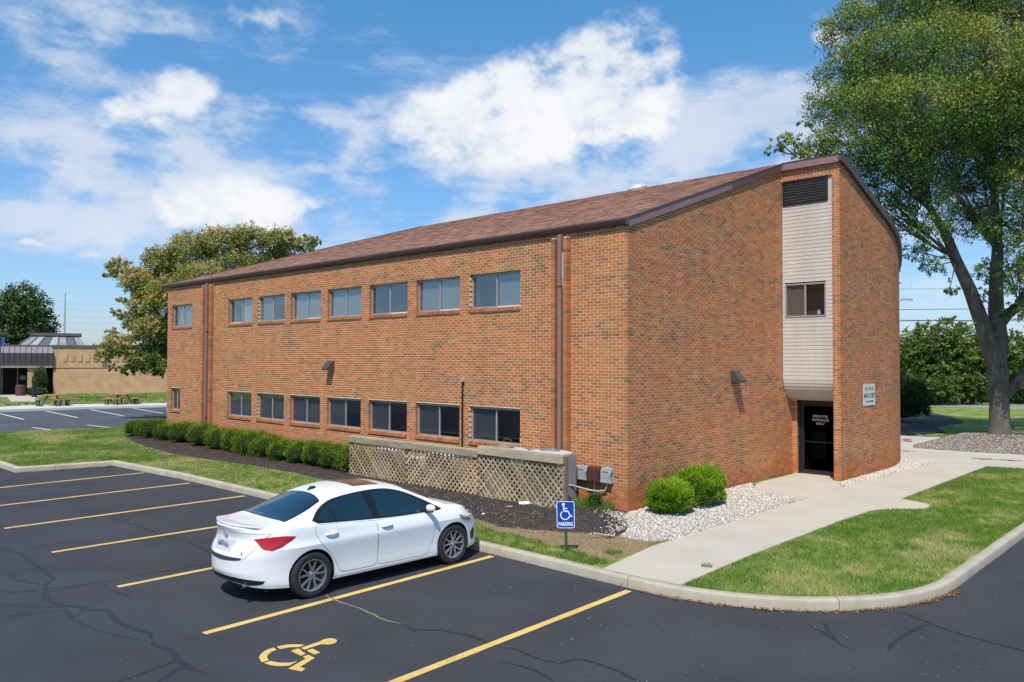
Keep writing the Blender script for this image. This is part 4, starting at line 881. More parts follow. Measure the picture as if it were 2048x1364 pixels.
# gutter on the long eave (K profile), end cap, fascia boards
gt = MB(); prof = [(-.012, 6.225), (-.095, 6.225), (-.112, 6.26), (-.132, 6.31), (-.135, 6.352), (-.12, 6.352), (-.112, 6.335), (-.02, 6.335)]
ra = gt.pts([(x, -.045, z) for x, z in prof]); rb = gt.pts([(x, YE+.02, z) for x, z in prof]); n = len(prof)
for i in range(n): gt.face([ra+i, ra+(i+1) % n, rb+(i+1) % n, rb+i])
gt.face([ra+i for i in range(n)]); gt.face([rb+i for i in range(n)][::-1]); gt.build('gutter', M['gutter'], roof)
MB().box((-.142, -.052, 6.215), (-.008, -.046, 6.365)).build('gutter_end_cap', mat('end_cap_brown', (.10, .075, .085), .4), roof)
MB().box((-.124, -.046, 6.352), (-.05, YE+.02, 6.368)).build('drip_edge', M['fascia'], roof)
def board(a, b, h0, h1, y0, y1, nm, m_):
    """sloped board along X from a to b following roof minus h"""
    mb = MB(); mb.hexa([(a, y0, zroof(a)-h1), (b, y0, zroof(b)-h1), (b, y1, zroof(b)-h1), (a, y1, zroof(a)-h1), (a, y0, zroof(a)-h0), (b, y0, zroof(b)-h0), (b, y1, zroof(b)-h0), (a, y1, zroof(a)-h0)]); return mb.build(nm, m_, roof)
board(-.005, 4.62, .025, .205, -.050, .002, 'rake_board', M['fascia']); board(4.615, 7.50, .022, .200, -.058, -.004, 'rake_board', mat('rake_brown', (.115, .065, .062), .45))
board(-.02, 7.5, -.012, .028, -.064, -.03, 'rake_drip', M['gutter'])
MB().box((7.50, -1.666, RZ-.225), (7.575, -.06, RZ-.012)).build('tower_fascia', M['fascia'], roof)
MB().box((7.485, -1.772, RZ-.024), (7.56, -.07, RZ-.002)).build('tower_drip', M['gutter'], roof)
wf = MB(); o1 = [(7.496, -1.76)]+wing_edge(.10)[1:]; o2 = [(7.496, -1.668)]+wing_edge(.004)[1:]; ring = []
for (x, y), (x2, y2) in zip(o1, o2):
    z = RZ if x < 7.6 else zroof(x); ring.append(wf.pts([(x, y, z+.006), (x, y, z-.205), (x2, y2, z-.205), (x2, y2, z-.01)]))
for i in range(len(ring)-1):
    for j in range(4): wf.face([ring[i]+j, ring[i]+(j+1) % 4, ring[i+1]+(j+1) % 4, ring[i+1]+j])
wf.face([ring[0]+j for j in range(4)]); wf.build('curved_fascia', M['gutter'], roof, sm=40)
# roof vent dome near the ridge
vt = empty('roof_vent', (7.12, 4.62, zroof(7.12)+.05)); vt.parent = roof; vt.rotation_euler = (0, -math.atan(RS), 0)
MB().lathe([(.30, -.06), (.31, .05), (.27, .06), (.24, .10), (.15, .145), (.0, .16)], n=20).build('vent_hood', mat('vent_metal', (.62, .60, .56), .45, metal=.3, n1=(7, 4, .3)), vt, sm=50)
# --- siding bay over the entrance
XS = 7.655
bay = empty('siding_bay', (XS, 0, 0)); bay.parent = bld
def sid_profile():
    pts = []; z = 7.700
    while z > 2.76: pts.append((0, z)); z -= .1055
    n = 10; z0 = z
    arc = [(.62*(1-math.cos(R(t))), 2.76-.63*math.sin(R(t))) for t in np.linspace(3, 90, 11)]
    return pts+arc
SP = sid_profile(); wz0, wz1 = 4.50, 5.455
for i in range(len(SP)-1):
    (xa, za), (xb, zb) = SP[i], SP[i+1]; d = Vector((xb-xa, 0, zb-za)); nn = Vector((d.z, 0, -d.x)).normalized()
    if nn.x > 0: nn = -nn
    spans = [(-1.455, -.004)]
    if za < wz1+.01 and zb > wz0-.01 and zb < wz1: spans = [(-1.455, -1.25), (-.082, -.004)]
    elif za <= wz1+.03 and zb >= wz0-.03: spans = [(-1.455, -1.25), (-.082, -.004)]
    for (ya, yb) in spans:
        lo_ = nn*.0065; mb = MB(); k = mb.pts([(xa, ya, za), (xa, yb, za), (xb+lo_.x, yb, zb+lo_.z+.004), (xb+lo_.x, ya, zb+lo_.z+.004), (xb, ya, zb+.004), (xb, yb, zb+.004)])
        mb.face([k, k+1, k+2, k+3]); mb.face([k+3, k+2, k+5, k+4]); mb.face([k, k+3, k+4]); mb.face([k+1, k+5, k+2]); mb.build('siding_board', M['siding'], bay, fix=False)
# solid back of the bay so that no light leaks through it
mb = MB(); ring = []
for (x, z) in [(0, 8.39)]+SP: ring.append(mb.pts([(x+.006, -1.456, z), (x+.006, -.002, z)]))
for i in range(len(ring)-1):
    z_hi = mb.v[ring[i]][2]; z_lo = mb.v[ring[i+1]][2]
    if z_hi < wz1+.1 and z_lo > wz0-.1: continue
    mb.face([ring[i], ring[i]+1, ring[i+1]+1, ring[i+1]])
mb.build('sheathing', M['siding_gap'], bay, fix=False)
MB().box((.0, -1.456, 7.705), (.012, -1.325, 8.40)).build('filler_panel', M['siding'], bay); MB().box((-.004, -.030, 7.705), (.012, -.004, 8.40)).build('filler_panel', M['siding'], bay)
MB().box((-.012, -.016, 2.75), (.01, -.003, 7.70)).build('corner_trim', M['siding'], bay); MB().box((-.012, -1.457, 2.76), (.01, -1.447, 7.70)).build('corner_trim', M['siding'], bay)
lv = empty('louvre', (-.01, -.67, 8.045)); lv.parent = bay
f = MB(); f.box((-.03, -.645, -.335), (.03, -.60, .345)); f.box((-.03, .60, -.335), (.03, .64, .345)); f.box((-.03, -.60, -.335), (.03, .60, -.30)); f.box((-.03, -.60, .30), (.03, .60, .345)); f.build('louvre_frame', M['blackframe'], lv)
M['slat'] = mat('peeling_black_slat', (.030, .028, .03), .6, n1=(2.5, 4, .9), stretch=(1, 1, 9))
for i in range(8): z = -.262+i*.075; MB().hexa([(-.028, -.60, z-.012), (.03, -.60, z+.045), (.03, .60, z+.045), (-.028, .60, z-.012), (-.028, -.60, z-.004), (.03, -.60, z+.053), (.03, .60, z+.053), (-.028, .60, z-.004)]).build('louvre_slat', M['slat'], lv)
MB().box((.035, -.6, -.3), (.04, .6, .3)).build('louvre_back', M['dark'], lv)
w = empty('window', (.0, -.666, 4.50)); w.parent = bay; f = MB()
f.box((-.02, -.585, .0), (.05, -.548, .955)); f.box((-.02, .548, 0), (.05, .582, .955)); f.box((-.02, -.548, 0), (.05, .548, .045)); f.box((-.02, -.548, .91), (.05, .548, .955)); f.box((-.012, -.02, .045), (.045, .025, .91)); f.build('frame', M['alu'], w)
MB().box((.012, -.548, .045), (.018, -.02, .91)).build('pane', M['glass2'], w); MB().box((.02, .025, .045), (.026, .548, .91)).build('pane', glassmat('screen_glass', .05, (.85, .85, .85)), w)
MB().box((.05, .025, .05), (.056, .548, .90)).build('screen', mat('grey_screen', (.20, .19, .18), .8, n1=(3, 3, .1)), w)
r_ = MB(); r_.box((.4, -.56, 0), (.41, .56, .95)); r_.box((.06, -.57, 0), (.4, -.56, .95)); r_.box((.06, .56, 0), (.4, .57, .95)); r_.box((.06, -.56, -.01), (.4, .56, 0)); r_.build('room', mat('stair_room_paint', (.10, .09, .085), .8), w)
r_ = MB(); r_.lathe([(.03, 0), (.05, .04), (.03, .12), (.035, .15)], (.12, -.33, .045), 10); r_.build('white_lamp', M['white'], w)
# --- entrance door
de = empty('entrance_door', (8.40, -.80, 0)); de.parent = bld; f = MB()
f.box((-.05, .60, .002), (.08, .662, 2.13)); f.box((-.05, -.655, .002), (.08, -.60, 2.13)); f.box((-.05, -.60, 2.05), (.08, .60, 2.13)); f.box((-.03, .50, .01), (.04, .597, 2.045)); f.box((-.03, -.597, .01), (.04, -.50, 2.045)); f.box((-.03, -.50, .01), (.04, .50, .13)); f.box((-.03, -.5, 1.97), (.04, .5, 2.045)); f.build('door_frame', M['blackframe'], de)
MB().box((.0, -.5, .13), (.008, .5, 1.97)).build('pane', M['doorglass'], de); MB().box((-.045, -.49, .93), (-.03, .49, .955)).build('push_bar', M['blackframe'], de); MB().box((-.05, -.652, -.02), (.10, .655, .012)).build('threshold', M['alu'], de)
vest = empty('vestibule', (0, 0, 0)); vest.parent = bld
v = MB(); v.box((8.48, -.15, 0), (11.4, -.13, 2.5)); v.box((8.48, -1.60, 0), (11.4, -1.5, 2.5)); v.box((11.4, -1.6, 0), (11.5, -.1, 2.5)); v.box((8.48, -1.6, 2.45), (11.4, -.1, 2.5)); v.build('vestibule_wall', mat('vestibule_paint', (.13, .13, .125), .8), vest)
MB().box((8.48, -1.6, -.02), (11.4, -.1, .004)).build('vestibule_floor', mat('grey_carpet', (.06, .075, .08), .95), vest)
MB().box((9.3, -.55, .35), (9.33, -.15, 1.15)).build('notice_board', mat('cream_panel', (.30, .28, .24), .8), vest)
for i in range(6): MB().box((9.6+i*.16, -1.0, .25+i*.17), (9.63+i*.16, -.97, 1.0+i*.17)).build('baluster', mat('stair_wood', (.16, .07, .035), .6), vest)
MB().bar((9.5, -.985, 1.0), (10.6, -.985, 2.15), .05, .06).build('handrail', mat('rail_wood', (.16, .07, .035), .6), vest)
# --- lettering
def text(name, s, size, m_, parent, loc, xdir, ydir, align='CENTER', bold=.0, depth=.001, sx=1.0):
    cu = bpy.data.curves.new(name, 'FONT'); cu.body = s; cu.size = size; cu.align_x = align; cu.align_y = 'CENTER'; cu.offset = bold; cu.extrude = depth; cu.resolution_u = 3; cu.space_line = .9
    tmp = bpy.data.objects.new('tmp', cu); col.objects.link(tmp); dg = bpy.context.evaluated_depsgraph_get(); me = bpy.data.meshes.new_from_object(tmp.evaluated_get(dg)); bpy.data.objects.remove(tmp); bpy.data.curves.remove(cu)
    me.name = name; me.materials.clear(); me.materials.append(m_); X = Vector(xdir).normalized(); Y = Vector(ydir).normalized(); Z = X.cross(Y)
    me.transform(Matrix(((X.x*sx, Y.x, Z.x, loc[0]), (X.y*sx, Y.y, Z.y, loc[1]), (X.z*sx, Y.z, Z.z, loc[2]), (0, 0, 0, 1))))
    return link(name, me, None, parent)
for s_, z in (('EMPLOYEE', 1.675), ('ENTRANCE', 1.570), ('ONLY', 1.465)): text('door_lettering', s_, .092, M['white'], de, (-.034, .02, z), (0, -1, 0), (0, 0, 1), bold=.0006)
sg = empty('lobby_sign', (9.70, -1.662, 2.29), label='white wall sign reading 440 E. POE RD. MAIN LOBBY with arrow on curved wall', cat='sign')
MB().box((-.455, -.015, -.31), (.455, .0, .31)).build('sign_board', M['signwht'], sg)
text('sign_lettering', '440 E. POE RD.', .135, M['ink'], sg, (0, -.0165, .165), (1, 0, 0), (0, 0, 1), sx=.80, bold=.0); text('sign_lettering', 'MAIN LOBBY', .21, M['ink'], sg, (0, -.0165, -.03), (1, 0, 0), (0, 0, 1), sx=.72, bold=.0004)
a = MB(); a.box((-.31, -.018, -.205), (.20, -.0155, -.180)); k = a.pts([(.18, -.018, -.150), (.31, -.018, -.1925), (.18, -.018, -.235)]); a.face([k, k+2, k+1]); a.build('arrow', M['ink'], sg, fix=False)
# ---------------------------------------------------------------- the white sedan
CARO = (-8.83, .805, ZA)          # rear bumper, centre line, ground; forward = +X
car = empty('parked_car', CARO, R(-.6), label='white four door sedan parked in the stall before the lattice screen', cat='car')
M['paint'] = mat('white_car_paint', (.80, .805, .81), .25, coat=.55, spec=.4)
M['carglass'] = mat('tinted_car_glass', (.006, .020, .026), .04, spec=.9, coat=1.0); M['rubber'] = mat('tyre_rubber', (.022, .022, .023), .8, n1=(30, 3, .15)); M['alloy'] = mat('machined_alloy', (.50, .50, .52), .3, metal=.8)
M['darkalloy'] = mat('dark_alloy', (.05, .052, .058), .4, metal=.5); M['redlens'] = mat('red_tail_lens', (.42, .003, .005), .3, coat=.25, n1=(14, 2, .35)); M['chrome'] = mat('chrome', (.65, .65, .66), .15, metal=1.0)
M['trim'] = mat('black_car_trim', (.012, .012, .013), .35); M['well'] = mat('wheel_well', (.008, .008, .008), .9)
def curve(keys):
    xs_ = np.array([k[0] for k in keys]); vs = np.array([k[1] for k in keys]); m_ = np.zeros(len(xs_)); d = np.diff(vs)/np.diff(xs_)
    m_[1:-1] = (d[:-1]+d[1:])/2; m_[0], m_[-1] = d[0], d[-1]
    for i in range(1, len(m_)-1):
        if d[i-1]*d[i] <= 0: m_[i] = 0
    def f(x):
        x = np.clip(x, xs_[0], xs_[-1]); i = np.clip(np.searchsorted(xs_, x)-1, 0, len(xs_)-2); h = xs_[i+1]-xs_[i]; t = (x-xs_[i])/h
        return (2*t**3-3*t**2+1)*vs[i]+(t**3-2*t**2+t)*h*m_[i]+(-2*t**3+3*t**2)*vs[i+1]+(t**3-t**2)*h*m_[i+1]
    return f
CL = 4.64
ztop = curve([(0, 1.045), (.10, 1.065), (.30, 1.075), (.62, 1.095), (.74, 1.13), (1.0, 1.235), (1.35, 1.365), (1.65, 1.425), (2.05, 1.452), (2.45, 1.435), (2.78, 1.38), (3.15, 1.225), (3.52, 1.045), (3.66, 1.000), (3.95, .955), (4.25, .875), (4.45, .79), (4.58, .70), (4.64, .62)])
zsh = curve([(0, 1.00), (.3, 1.03), (.62, 1.045), (1.0, 1.035), (1.6, .99), (2.3, .95), (3.0, .925), (3.45, .93), (3.66, .935), (3.95, .90), (4.25, .82), (4.45, .745), (4.64, .60)])   # belt / shoulder height
zbt = curve([(0, .30), (.15, .235), (.5, .20), (1.5, .185), (2.5, .180), (3.6, .185), (4.2, .19), (4.5, .20), (4.64, .235)])
wmax = curve([(0, .84), (.4, .870), (1.0, .888), (1.6, .880), (2.4, .882), (3.2, .885), (3.7, .893), (4.1, .870), (4.64, .84)])
wrf = curve([(0, .70), (.3, .70), (.62, .665), (.75, .645), (1.1, .585), (1.5, .565), (2.1, .570), (2.7, .575), (3.1, .625), (3.5, .70), (3.66, .74), (4.0, .74), (4.3, .70), (4.64, .62)])  # roof rail / hood edge half width
gh_ = curve([(0, 0), (.55, 0), (.85, .55), (1.2, 1), (2.9, 1), (3.35, .6), (3.62, 0), (4.64, 0)])   # how much of a greenhouse there is
def section(x):
    zt, zs, zb, wm, wr = float(ztop(x)), float(zsh(x)), float(zbt(x)), float(wmax(x)), float(wrf(x)); g = float(gh_(x))
    P = [(0, zb+.01), (wm*.60, zb), (wm-.07, zb+.005), (wm-.028, zb+.035), (wm-.016, zb+.10), (wm-.020, .42), (wm-.014, .58), (wm, .735), (wm-.002, .765), (wm-.030, .84 if g > .5 else min(.84, zs-.07))]
    if g > 0.02:
        wb = wm-.085; P += [(wm-.055, zs-.035), (wb, zs)]
        for t in (.35, .7): P.append((wb+(wr-wb)*t+.022*math.sin(math.pi*t)*g, zs+(zt-.075*g-.02*(1-g)-zs)*t))
        P += [(wr+.004, zt-.072*g-.018*(1-g)), (wr-.035, zt-.040*g-.01), (wr*.72, zt-.016*g-.004), (wr*.36, zt-.004), (0, zt)]
    else:
        P += [(wm-.075, zs-.045), (wr+(wm-wr)*.30, zs-.010+.0*(zt-zs)), (wr+(wm-wr)*.10, zs+(zt-zs)*.35), (wr+.0, zs+(zt-zs)*.55), (wr-.02, zs+(zt-zs)*.62), (wr-.06, zs+(zt-zs)*.72), (wr*.72, zs+(zt-zs)*.86), (wr*.36, zt-.004), (0, zt)]
    return P
def catmull(P, n):
    P = [np.array(p_, float) for p_ in P]; out = []
    for i in range(len(P)-1):
        p0 = P[max(i-1, 0)]; p1 = P[i]; p2 = P[i+1]; p3 = P[min(i+2, len(P)-1)]
        if i == 0: p0 = np.array([-p2[0], p2[1]])
        if i == len(P)-2: p3 = np.array([-p1[0], p1[1]])
        for k in range(n):
            t = k/n; out.append(.5*((2*p1)+(-p0+p2)*t+(2*p0-5*p1+4*p2-p3)*t*t+(-p0+3*p1-3*p2+p3)*t**3))
    out.append(P[-1]); return np.array(out)
def endshape(x):
    dR, dF = x, CL-x; s = 1.0
    for d, Rr, pw in ((dR, .95, 2.45), (dF, .95, 2.5)):
        if d < Rr: s = min(s, max(0.0, 1-(1-d/Rr)**pw)**(1/pw))
    return s
def warp(x, z):
    # rear face leans: trunk lid set forward of bumper; nose leans back
    if x < .9:
        f = (1-x/.9)**2; r_ = .0
        if z > .66: r_ = .10*min(1, (z-.66)/.18)-.055*max(0, (z-.92)/.13)
        elif z < .42: r_ = .07*(.42-z)/.2
        x = x+f*r_
    if x > 3.7:
        f = ((x-3.7)/(CL-3.7))**2; r_ = 0
        if z > .52: r_ = .34*((z-.52)/.3)**1.2
        elif z < .36: r_ = .05*(.36-z)/.15
        x = x-f*min(r_, .34)
    return x
sx_ = sorted(set([0, .002, .006, .014, .026, .042, .062, .085, .11, .14, .18, .22, .27, .33, .40, .47]+list(np.arange(.54, 4.0, .06))+[4.05, 4.1, 4.15, 4.2, 4.25, 4.3, 4.34, 4.38, 4.42, 4.46, 4.49, 4.52, 4.55, 4.575, 4.595, 4.612, 4.625, 4.634, CL]))
rows = []
for x in sx_:
    c = catmull(section(x), 4); k = endshape(x); rows.append([(warp(x, z), y*k, z) for y, z in c])
nC_ = len(rows[0]); vv = []; ff = []
for r_ in rows: vv += [(x, y, z) for x, y, z in r_]+[(x, -y, z) for x, y, z in r_]
st_ = 2*nC_
for i in range(len(rows)-1):
    for j in range(nC_-1):
        a = i*st_+j; b = (i+1)*st_+j; ff.append((a, b, b+1, a+1)); a += nC_; b += nC_; ff.append((a, a+1, b+1, b))
me = bpy.data.meshes.new('body'); me.from_pydata(vv, [], ff); bm = bmesh.new(); bm.from_mesh(me); bmesh.ops.remove_doubles(bm, verts=bm.verts, dist=.0006)
bmesh.ops.dissolve_degenerate(bm, dist=.0003, edges=bm.edges); bmesh.ops.recalc_face_normals(bm, faces=bm.faces); bm.to_mesh(me)
tree_bvh = bvhtree.BVHTree.FromBMesh(bm); bm.free()
# wheel arches cut by boolean
body = link('body', me, M['paint'], car); body.data.materials.append(M['well'])
XR, XF, RT = .975, 3.675, .327
for wx in (XR, XF):
    for sy in (-1, 1):
        cb = MB(); cb.lathe([(0, 0), (.365, 0), (.365, .42), (0, .42)], (wx, sy*.95 if sy < 0 else .53, RT+.005), 48, 'Y'); cme = cb.mesh('cut'); b2 = bmesh.new(); b2.from_mesh(cme); bmesh.ops.remove_doubles(b2, verts=b2.verts, dist=1e-5); bmesh.ops.recalc_face_normals(b2, faces=b2.faces); b2.to_mesh(cme); b2.free()
        for p_ in cme.polygons: p_.material_index = 0
        cme.materials.append(M['well']); co = bpy.data.objects.new('cut', cme); col.objects.link(co); co.parent = car
        md = body.modifiers.new('b', 'BOOLEAN'); md.operation = 'DIFFERENCE'; md.object = co; md.solver = 'EXACT'; md.material_mode = 'TRANSFER'
        dg = bpy.context.evaluated_depsgraph_get(); nm = bpy.data.meshes.new_from_object(body.evaluated_get(dg)); body.modifiers.clear(); body.data = nm; bpy.data.objects.remove(co)
nm = body.data; nm.name = 'body'; smooth(nm, 32)
# panels that follow the body surface
def hit(o, d):
    r_ = tree_bvh.ray_cast(Vector(o), Vector(d), 6); return (r_[0], r_[1]) if r_[0] is not None else (None, None)
def onto(poly, cast, step, off, thick=.004):
    """poly in 2D parameter space; cast(a,b)->(origin,dir)"""
    P = []
    for i in range(len(poly)):
        a, b = Vector(poly[i]), Vector(poly[(i+1) % len(poly)]); n = max(1, int((b-a).length/step))
        for k in range(n): P.append(a.lerp(b, k/n))
    nb = len(P); xs_ = [q.x for q in P]; ys_ = [q.y for q in P]; gx, gy = np.meshgrid(np.arange(min(xs_), max(xs_), step), np.arange(min(ys_), max(ys_), step)); gx, gy = gx.ravel(), gy.ravel(); pl = [tuple(q) for q in P]
    k = inpoly(gx, gy, pl); k &= edge_dist(gx, gy, pl) > step*.4; pts = P+[Vector((a, b)) for a, b in zip(gx[k], gy[k])]
    r_ = geometry.delaunay_2d_cdt(pts, [(i, (i+1) % nb) for i in range(nb)], [], 1, 1e-6); mb = MB(); ok = []; T = []
    for v in r_[0]:
        o_, d_ = cast(v.x, v.y); h, n = hit(o_, d_)
        if h is None: ok.append(False); T.append((Vector((0, 0, 0)), Vector((0, 0, 1)))); continue
        if n.dot(Vector(d_)) > 0: n = -n
        ok.append(True); T.append((h, n))
    mb.pts([h+n*off for h, n in T]); nV = len(T); mb.pts([h-n*thick for h, n in T]); ec = {}
    for f in r_[2]:
        if not all(ok[i] for i in f): continue
        a, b, c = (Vector(mb.v[i]) for i in f[:3]); fn = (b-a).cross(c-a); f = list(f)
        if fn.dot(T[f[0]][1]) < 0: f = f[::-1]
        mb.face(f)
        for i in range(len(f)): e = (f[i], f[(i+1) % len(f)]); ec[e] = 1
    for (a, b) in list(ec):
        if (b, a) not in ec: mb.face([b, a, a+nV, b+nV])
    return mb
sideR = lambda x, z: ((x, -3, z), (0, 1, 0)); sideL = lambda x, z: ((x, 3, z), (0, -1, 0)); topc = lambda x, y: ((x, y, 3), (0, 0, -1)); rearc = lambda y, z: ((-2, y, z), (1, 0, 0)); frontc = lambda y, z: ((7, y, z), (-1, 0, 0))
def wrapc(sg):   # cylinder wrap round the rear corner: a = arc angle in degrees from straight back toward the side
    return lambda a, z: ((.75-3*math.cos(R(a)), sg*(-.42-3*math.sin(R(a))), z), (math.cos(R(a)), sg*math.sin(R(a)), 0))
def wrapf(sg):
    return lambda a, z: ((3.75+3*math.cos(R(a)), sg*(-.42-3*math.sin(R(a))), z), (-math.cos(R(a)), sg*math.sin(R(a)), 0))
def dens(P, n=6):  # smooth closed polygon by catmull (corner marked by duplicate)
    out = []; N_ = len(P)
    for i in range(N_):
        p0, p1, p2, p3 = (np.array(P[(i+j-1) % N_], float) for j in range(4))
        if np.allclose(p1, p2): continue
        if np.allclose(p0, p1): p0 = 2*p1-p2
        if np.allclose(p2, p3): p3 = 2*p2-p1
        for k in range(n): t = k/n; out.append(tuple(.5*((2*p1)+(-p0+p2)*t+(2*p0-5*p1+4*p2-p3)*t*t+(-p0+3*p1-3*p2+p3)*t**3)))
    return out
def dd(*P): return [q for p_ in P for q in (p_ if isinstance(p_[0], tuple) else (p_,))]
C2 = lambda *q: (q, q)
# side window band and its glasses (x, z)
band = dens(dd(C2(1.02, 1.075), (1.25, 1.235), (1.50, 1.325), (1.95, 1.372), (2.40, 1.368), (2.75, 1.29), (3.12, 1.13), C2(3.46, .945), (3.40, .925), (3.1, .925), (2.4, .942), (1.7, .985), C2(1.10, 1.03)), 5)
g1 = dens(dd(C2(1.10, 1.072), (1.22, 1.165), C2(1.345, 1.235), C2(1.405, 1.022)), 4)
g2 = dens(dd(C2(1.375, 1.242), (1.52, 1.300), (1.75, 1.335), C2(1.985, 1.345), C2(2.075, .978), (1.75, .995), C2(1.435, 1.018)), 5)
g3 = dens(dd(C2(2.145, 1.345), (2.42, 1.338), (2.75, 1.258), (3.02, 1.130), C2(3.155, 1.052), C2(3.165, .950), (2.7, .953), C2(2.205, .975)), 5)
doorF = dens(dd(C2(2.125, .935), C2(2.130, .52), (2.11, .34), C2(2.16, .275), (2.6, .262), (3.0, .262), C2(3.10, .285), (3.20, .44), (3.235, .66), C2(3.215, .905)), 6)
doorB = dens(dd(C2(1.06, 1.02), (1.03, .93), (1.10, .78), (1.22, .64), (1.35, .48), C2(1.42, .33), C2(1.50, .282), (1.8, .275), C2(2.05, .275), (2.10, .36), C2(2.115, .52), C2(2.110, .935), (1.6, .975)), 6)
hoodp = [(3.50, -.66), (3.62, -.70), (3.95, -.72), (4.20, -.66), (4.33, -.50), (4.37, 0), (4.33, .50), (4.20, .66), (3.95, .72), (3.62, .70), (3.50, .66), (3.56, 0)]
def rim_(poly, cast, w, off, step=.05):
    """thin ribbon along the outline of a panel, following the surface"""
    P = []
    for i in range(len(poly)):
        a, b = Vector(poly[i]), Vector(poly[(i+1) % len(poly)]); n = max(1, int((b-a).length/step))
        for k in range(n): P.append(a.lerp(b, k/n))
    c = sum(P, Vector((0, 0)))/len(P); mb = MB(); ids = []; n = len(P)
    for i, q in enumerate(P):
        t = (P[(i+1) % n]-P[i-1]); t = t.normalized() if t.length > 1e-9 else Vector((1, 0)); nn = Vector((-t.y, t.x)); nn = -nn if nn.dot(q-c) < 0 else nn; r2 = []
        for d in (-w*.5, w): 
            o_, d_ = cast(*(q+nn*d)); h, nm = hit(o_, d_)
            if h is None: r2 = None; break
            if nm.dot(Vector(d_)) > 0: nm = -nm
            r2.append(h+nm*off)
        ids.append(mb.pts(r2) if r2 else None)
    for i in range(n):
        a, b = ids[i], ids[(i+1) % n]
        if a is not None and b is not None: mb.face([a, a+1, b+1, b])
    return mb
def grow(P, d):
    c = Vector((sum(q[0] for q in P)/len(P), sum(q[1] for q in P)/len(P))); return [tuple(Vector(q)+(Vector(q)-c).normalized()*d) for q in P]
for sgn, cast in ((-1, sideR), (1, sideL)):
    onto(band, cast, .05, .0022).build('window_surround', M['trim'], car, sm=40)
    for g in (g1, g2, g3): onto(g, cast, .05, .0048).build('side_window', M['carglass'], car, sm=40)
    for dpol in (doorF, doorB):
        rim_(dpol, cast, .0045, .0022).build('door_seam', M['trim'], car, fix=False)
        dr = onto(dpol, cast, .045, .0035, .002).build('door', M['paint'], car, sm=40)
    # handles
    for hx, hz in ((1.30, .862), (2.30, .835)):
        h, n = hit(*cast(hx, hz)); cup = onto([(hx-.02+.055*math.cos(t), hz-.004+.026*math.sin(t)) for t in np.linspace(0, 6.28, 14)[:-1]], cast, .03, .0042).build('handle_cup', mat('handle_recess', (.45, .46, .48), .4), car)
        hb = MB(); y = h.y; s_ = sgn; hb.tube([(hx-.115, y+s_*.004, hz-.004), (hx-.09, y+s_*.030, hz+.004), (hx-.02, y+s_*.040, hz+.007), (hx+.07, y+s_*.032, hz+.006), (hx+.105, y+s_*.004, hz+.002)], [.010, .016, .019, .016, .010], 8); hb.build('door_handle', M['paint'], car, sm=60)
    # mirror
    mh = empty('wing_mirror', (3.13, sgn*.83, .985)); mh.parent = car; mb = MB()
    mb.tube([(-.03, sgn*.03, .02), (-.02, sgn*.08, .025), (0, sgn*.14, .022), (.01, sgn*.18, .01)], [.045, .058, .055, .028], 14); o = mb.build('mirror_shell', M['paint'], mh, sm=60); o.scale = (.75, 1, 1)
    MB().tube([(-.01, -sgn*.02, -.04), (-.01, sgn*.05, -.025), (-.01, sgn*.15, -.03)], [.035, .03, .02], 8).build('mirror_base', M['trim'], mh, sm=60)
    # sill skirt line
    onto([(1.40, .205), (3.28, .20), (3.28, .235), (1.40, .25)], cast, .06, .006, .003).build('sill_skirt', M['paint'], car, sm=40)
    # tail lamp wraps the corner, head lamp wraps the nose
    tl = dens(dd(C2(13, .900), (30, .920), (50, .930), (68, .928), C2(86, .915), (79, .875), (69, .835), (58, .785), C2(44, .752), C2(31, .765), (24, .81), (20, .85)), 5)
    onto([(a/57.3, z) for a, z in tl], (lambda sgn: lambda a, z: wrapc(-sgn)(a*57.3, z))(sgn), .04, .008, .01).build('tail_lamp', M['redlens'], car, sm=40)
    ins = dens(dd(C2(42, .79), (52, .805), C2(62, .82), (57, .79), C2(47, .765)), 4); onto([(a/57.3, z) for a, z in ins], (lambda sgn: lambda a, z: wrapc(-sgn)(a*57.3, z))(sgn), .03, .0095, .004).build('lamp_insert', mat('dark_red_lens', (.22, .004, .006), .15, coat=1), car)
    hl = dens(dd(C2(48, .70), (62, .745), C2(84, .805), (84, .77), (78, .73), (62, .68), C2(50, .665)), 5)
    onto([(a/57.3, z) for a, z in hl], (lambda sgn: lambda a, z: wrapf(-sgn)(a*57.3, z))(sgn), .03, .006, .008).build('head_lamp', mat('head_lamp_glass', (.30, .24, .20), .1, coat=1, metal=.4), car, sm=40)
    fg = dens(dd(C2(32, .50), (40, .51), C2(47, .44), (45, .34), C2(37, .33), (33, .42)), 4)
    onto([(a/57.3, z) for a, z in fg], (lambda sgn: lambda a, z: wrapf(-sgn)(a*57.3, z))(sgn), .03, .004, .006).build('fog_lamp_vent', M['trim'], car)
# rear window, windscreen, sunroof, trunk lid, bumper pieces
rw = dens(dd(C2(.665, -.60), (.655, -.3), (.650, 0), (.655, .3), C2(.665, .60), (.95, .575), C2(1.285, .515), (1.335, .26), (1.35, 0), (1.335, -.26), C2(1.285, -.515), (.95, -.575)), 5)
onto(grow(rw, .018), topc, .06, .0022).build('window_surround', M['trim'], car, sm=40); onto(rw, topc, .05, .0045).build('rear_window', M['carglass'], car, sm=40)
ws = dens(dd(C2(3.44, -.64), (3.52, 0), C2(3.44, .64), (3.1, .60), C2(2.86, .53), (2.80, 0), C2(2.86, -.53), (3.1, -.60)), 6)
onto(grow(ws, .015), topc, .06, .0022).build('window_surround', M['trim'], car, sm=40); onto(ws, topc, .06, .0045).build('windscreen', M['carglass'], car, sm=40)
srf = dens(dd(C2(1.98, -.40), C2(1.98, .40), C2(2.44, .42), C2(2.44, -.42)), 3)
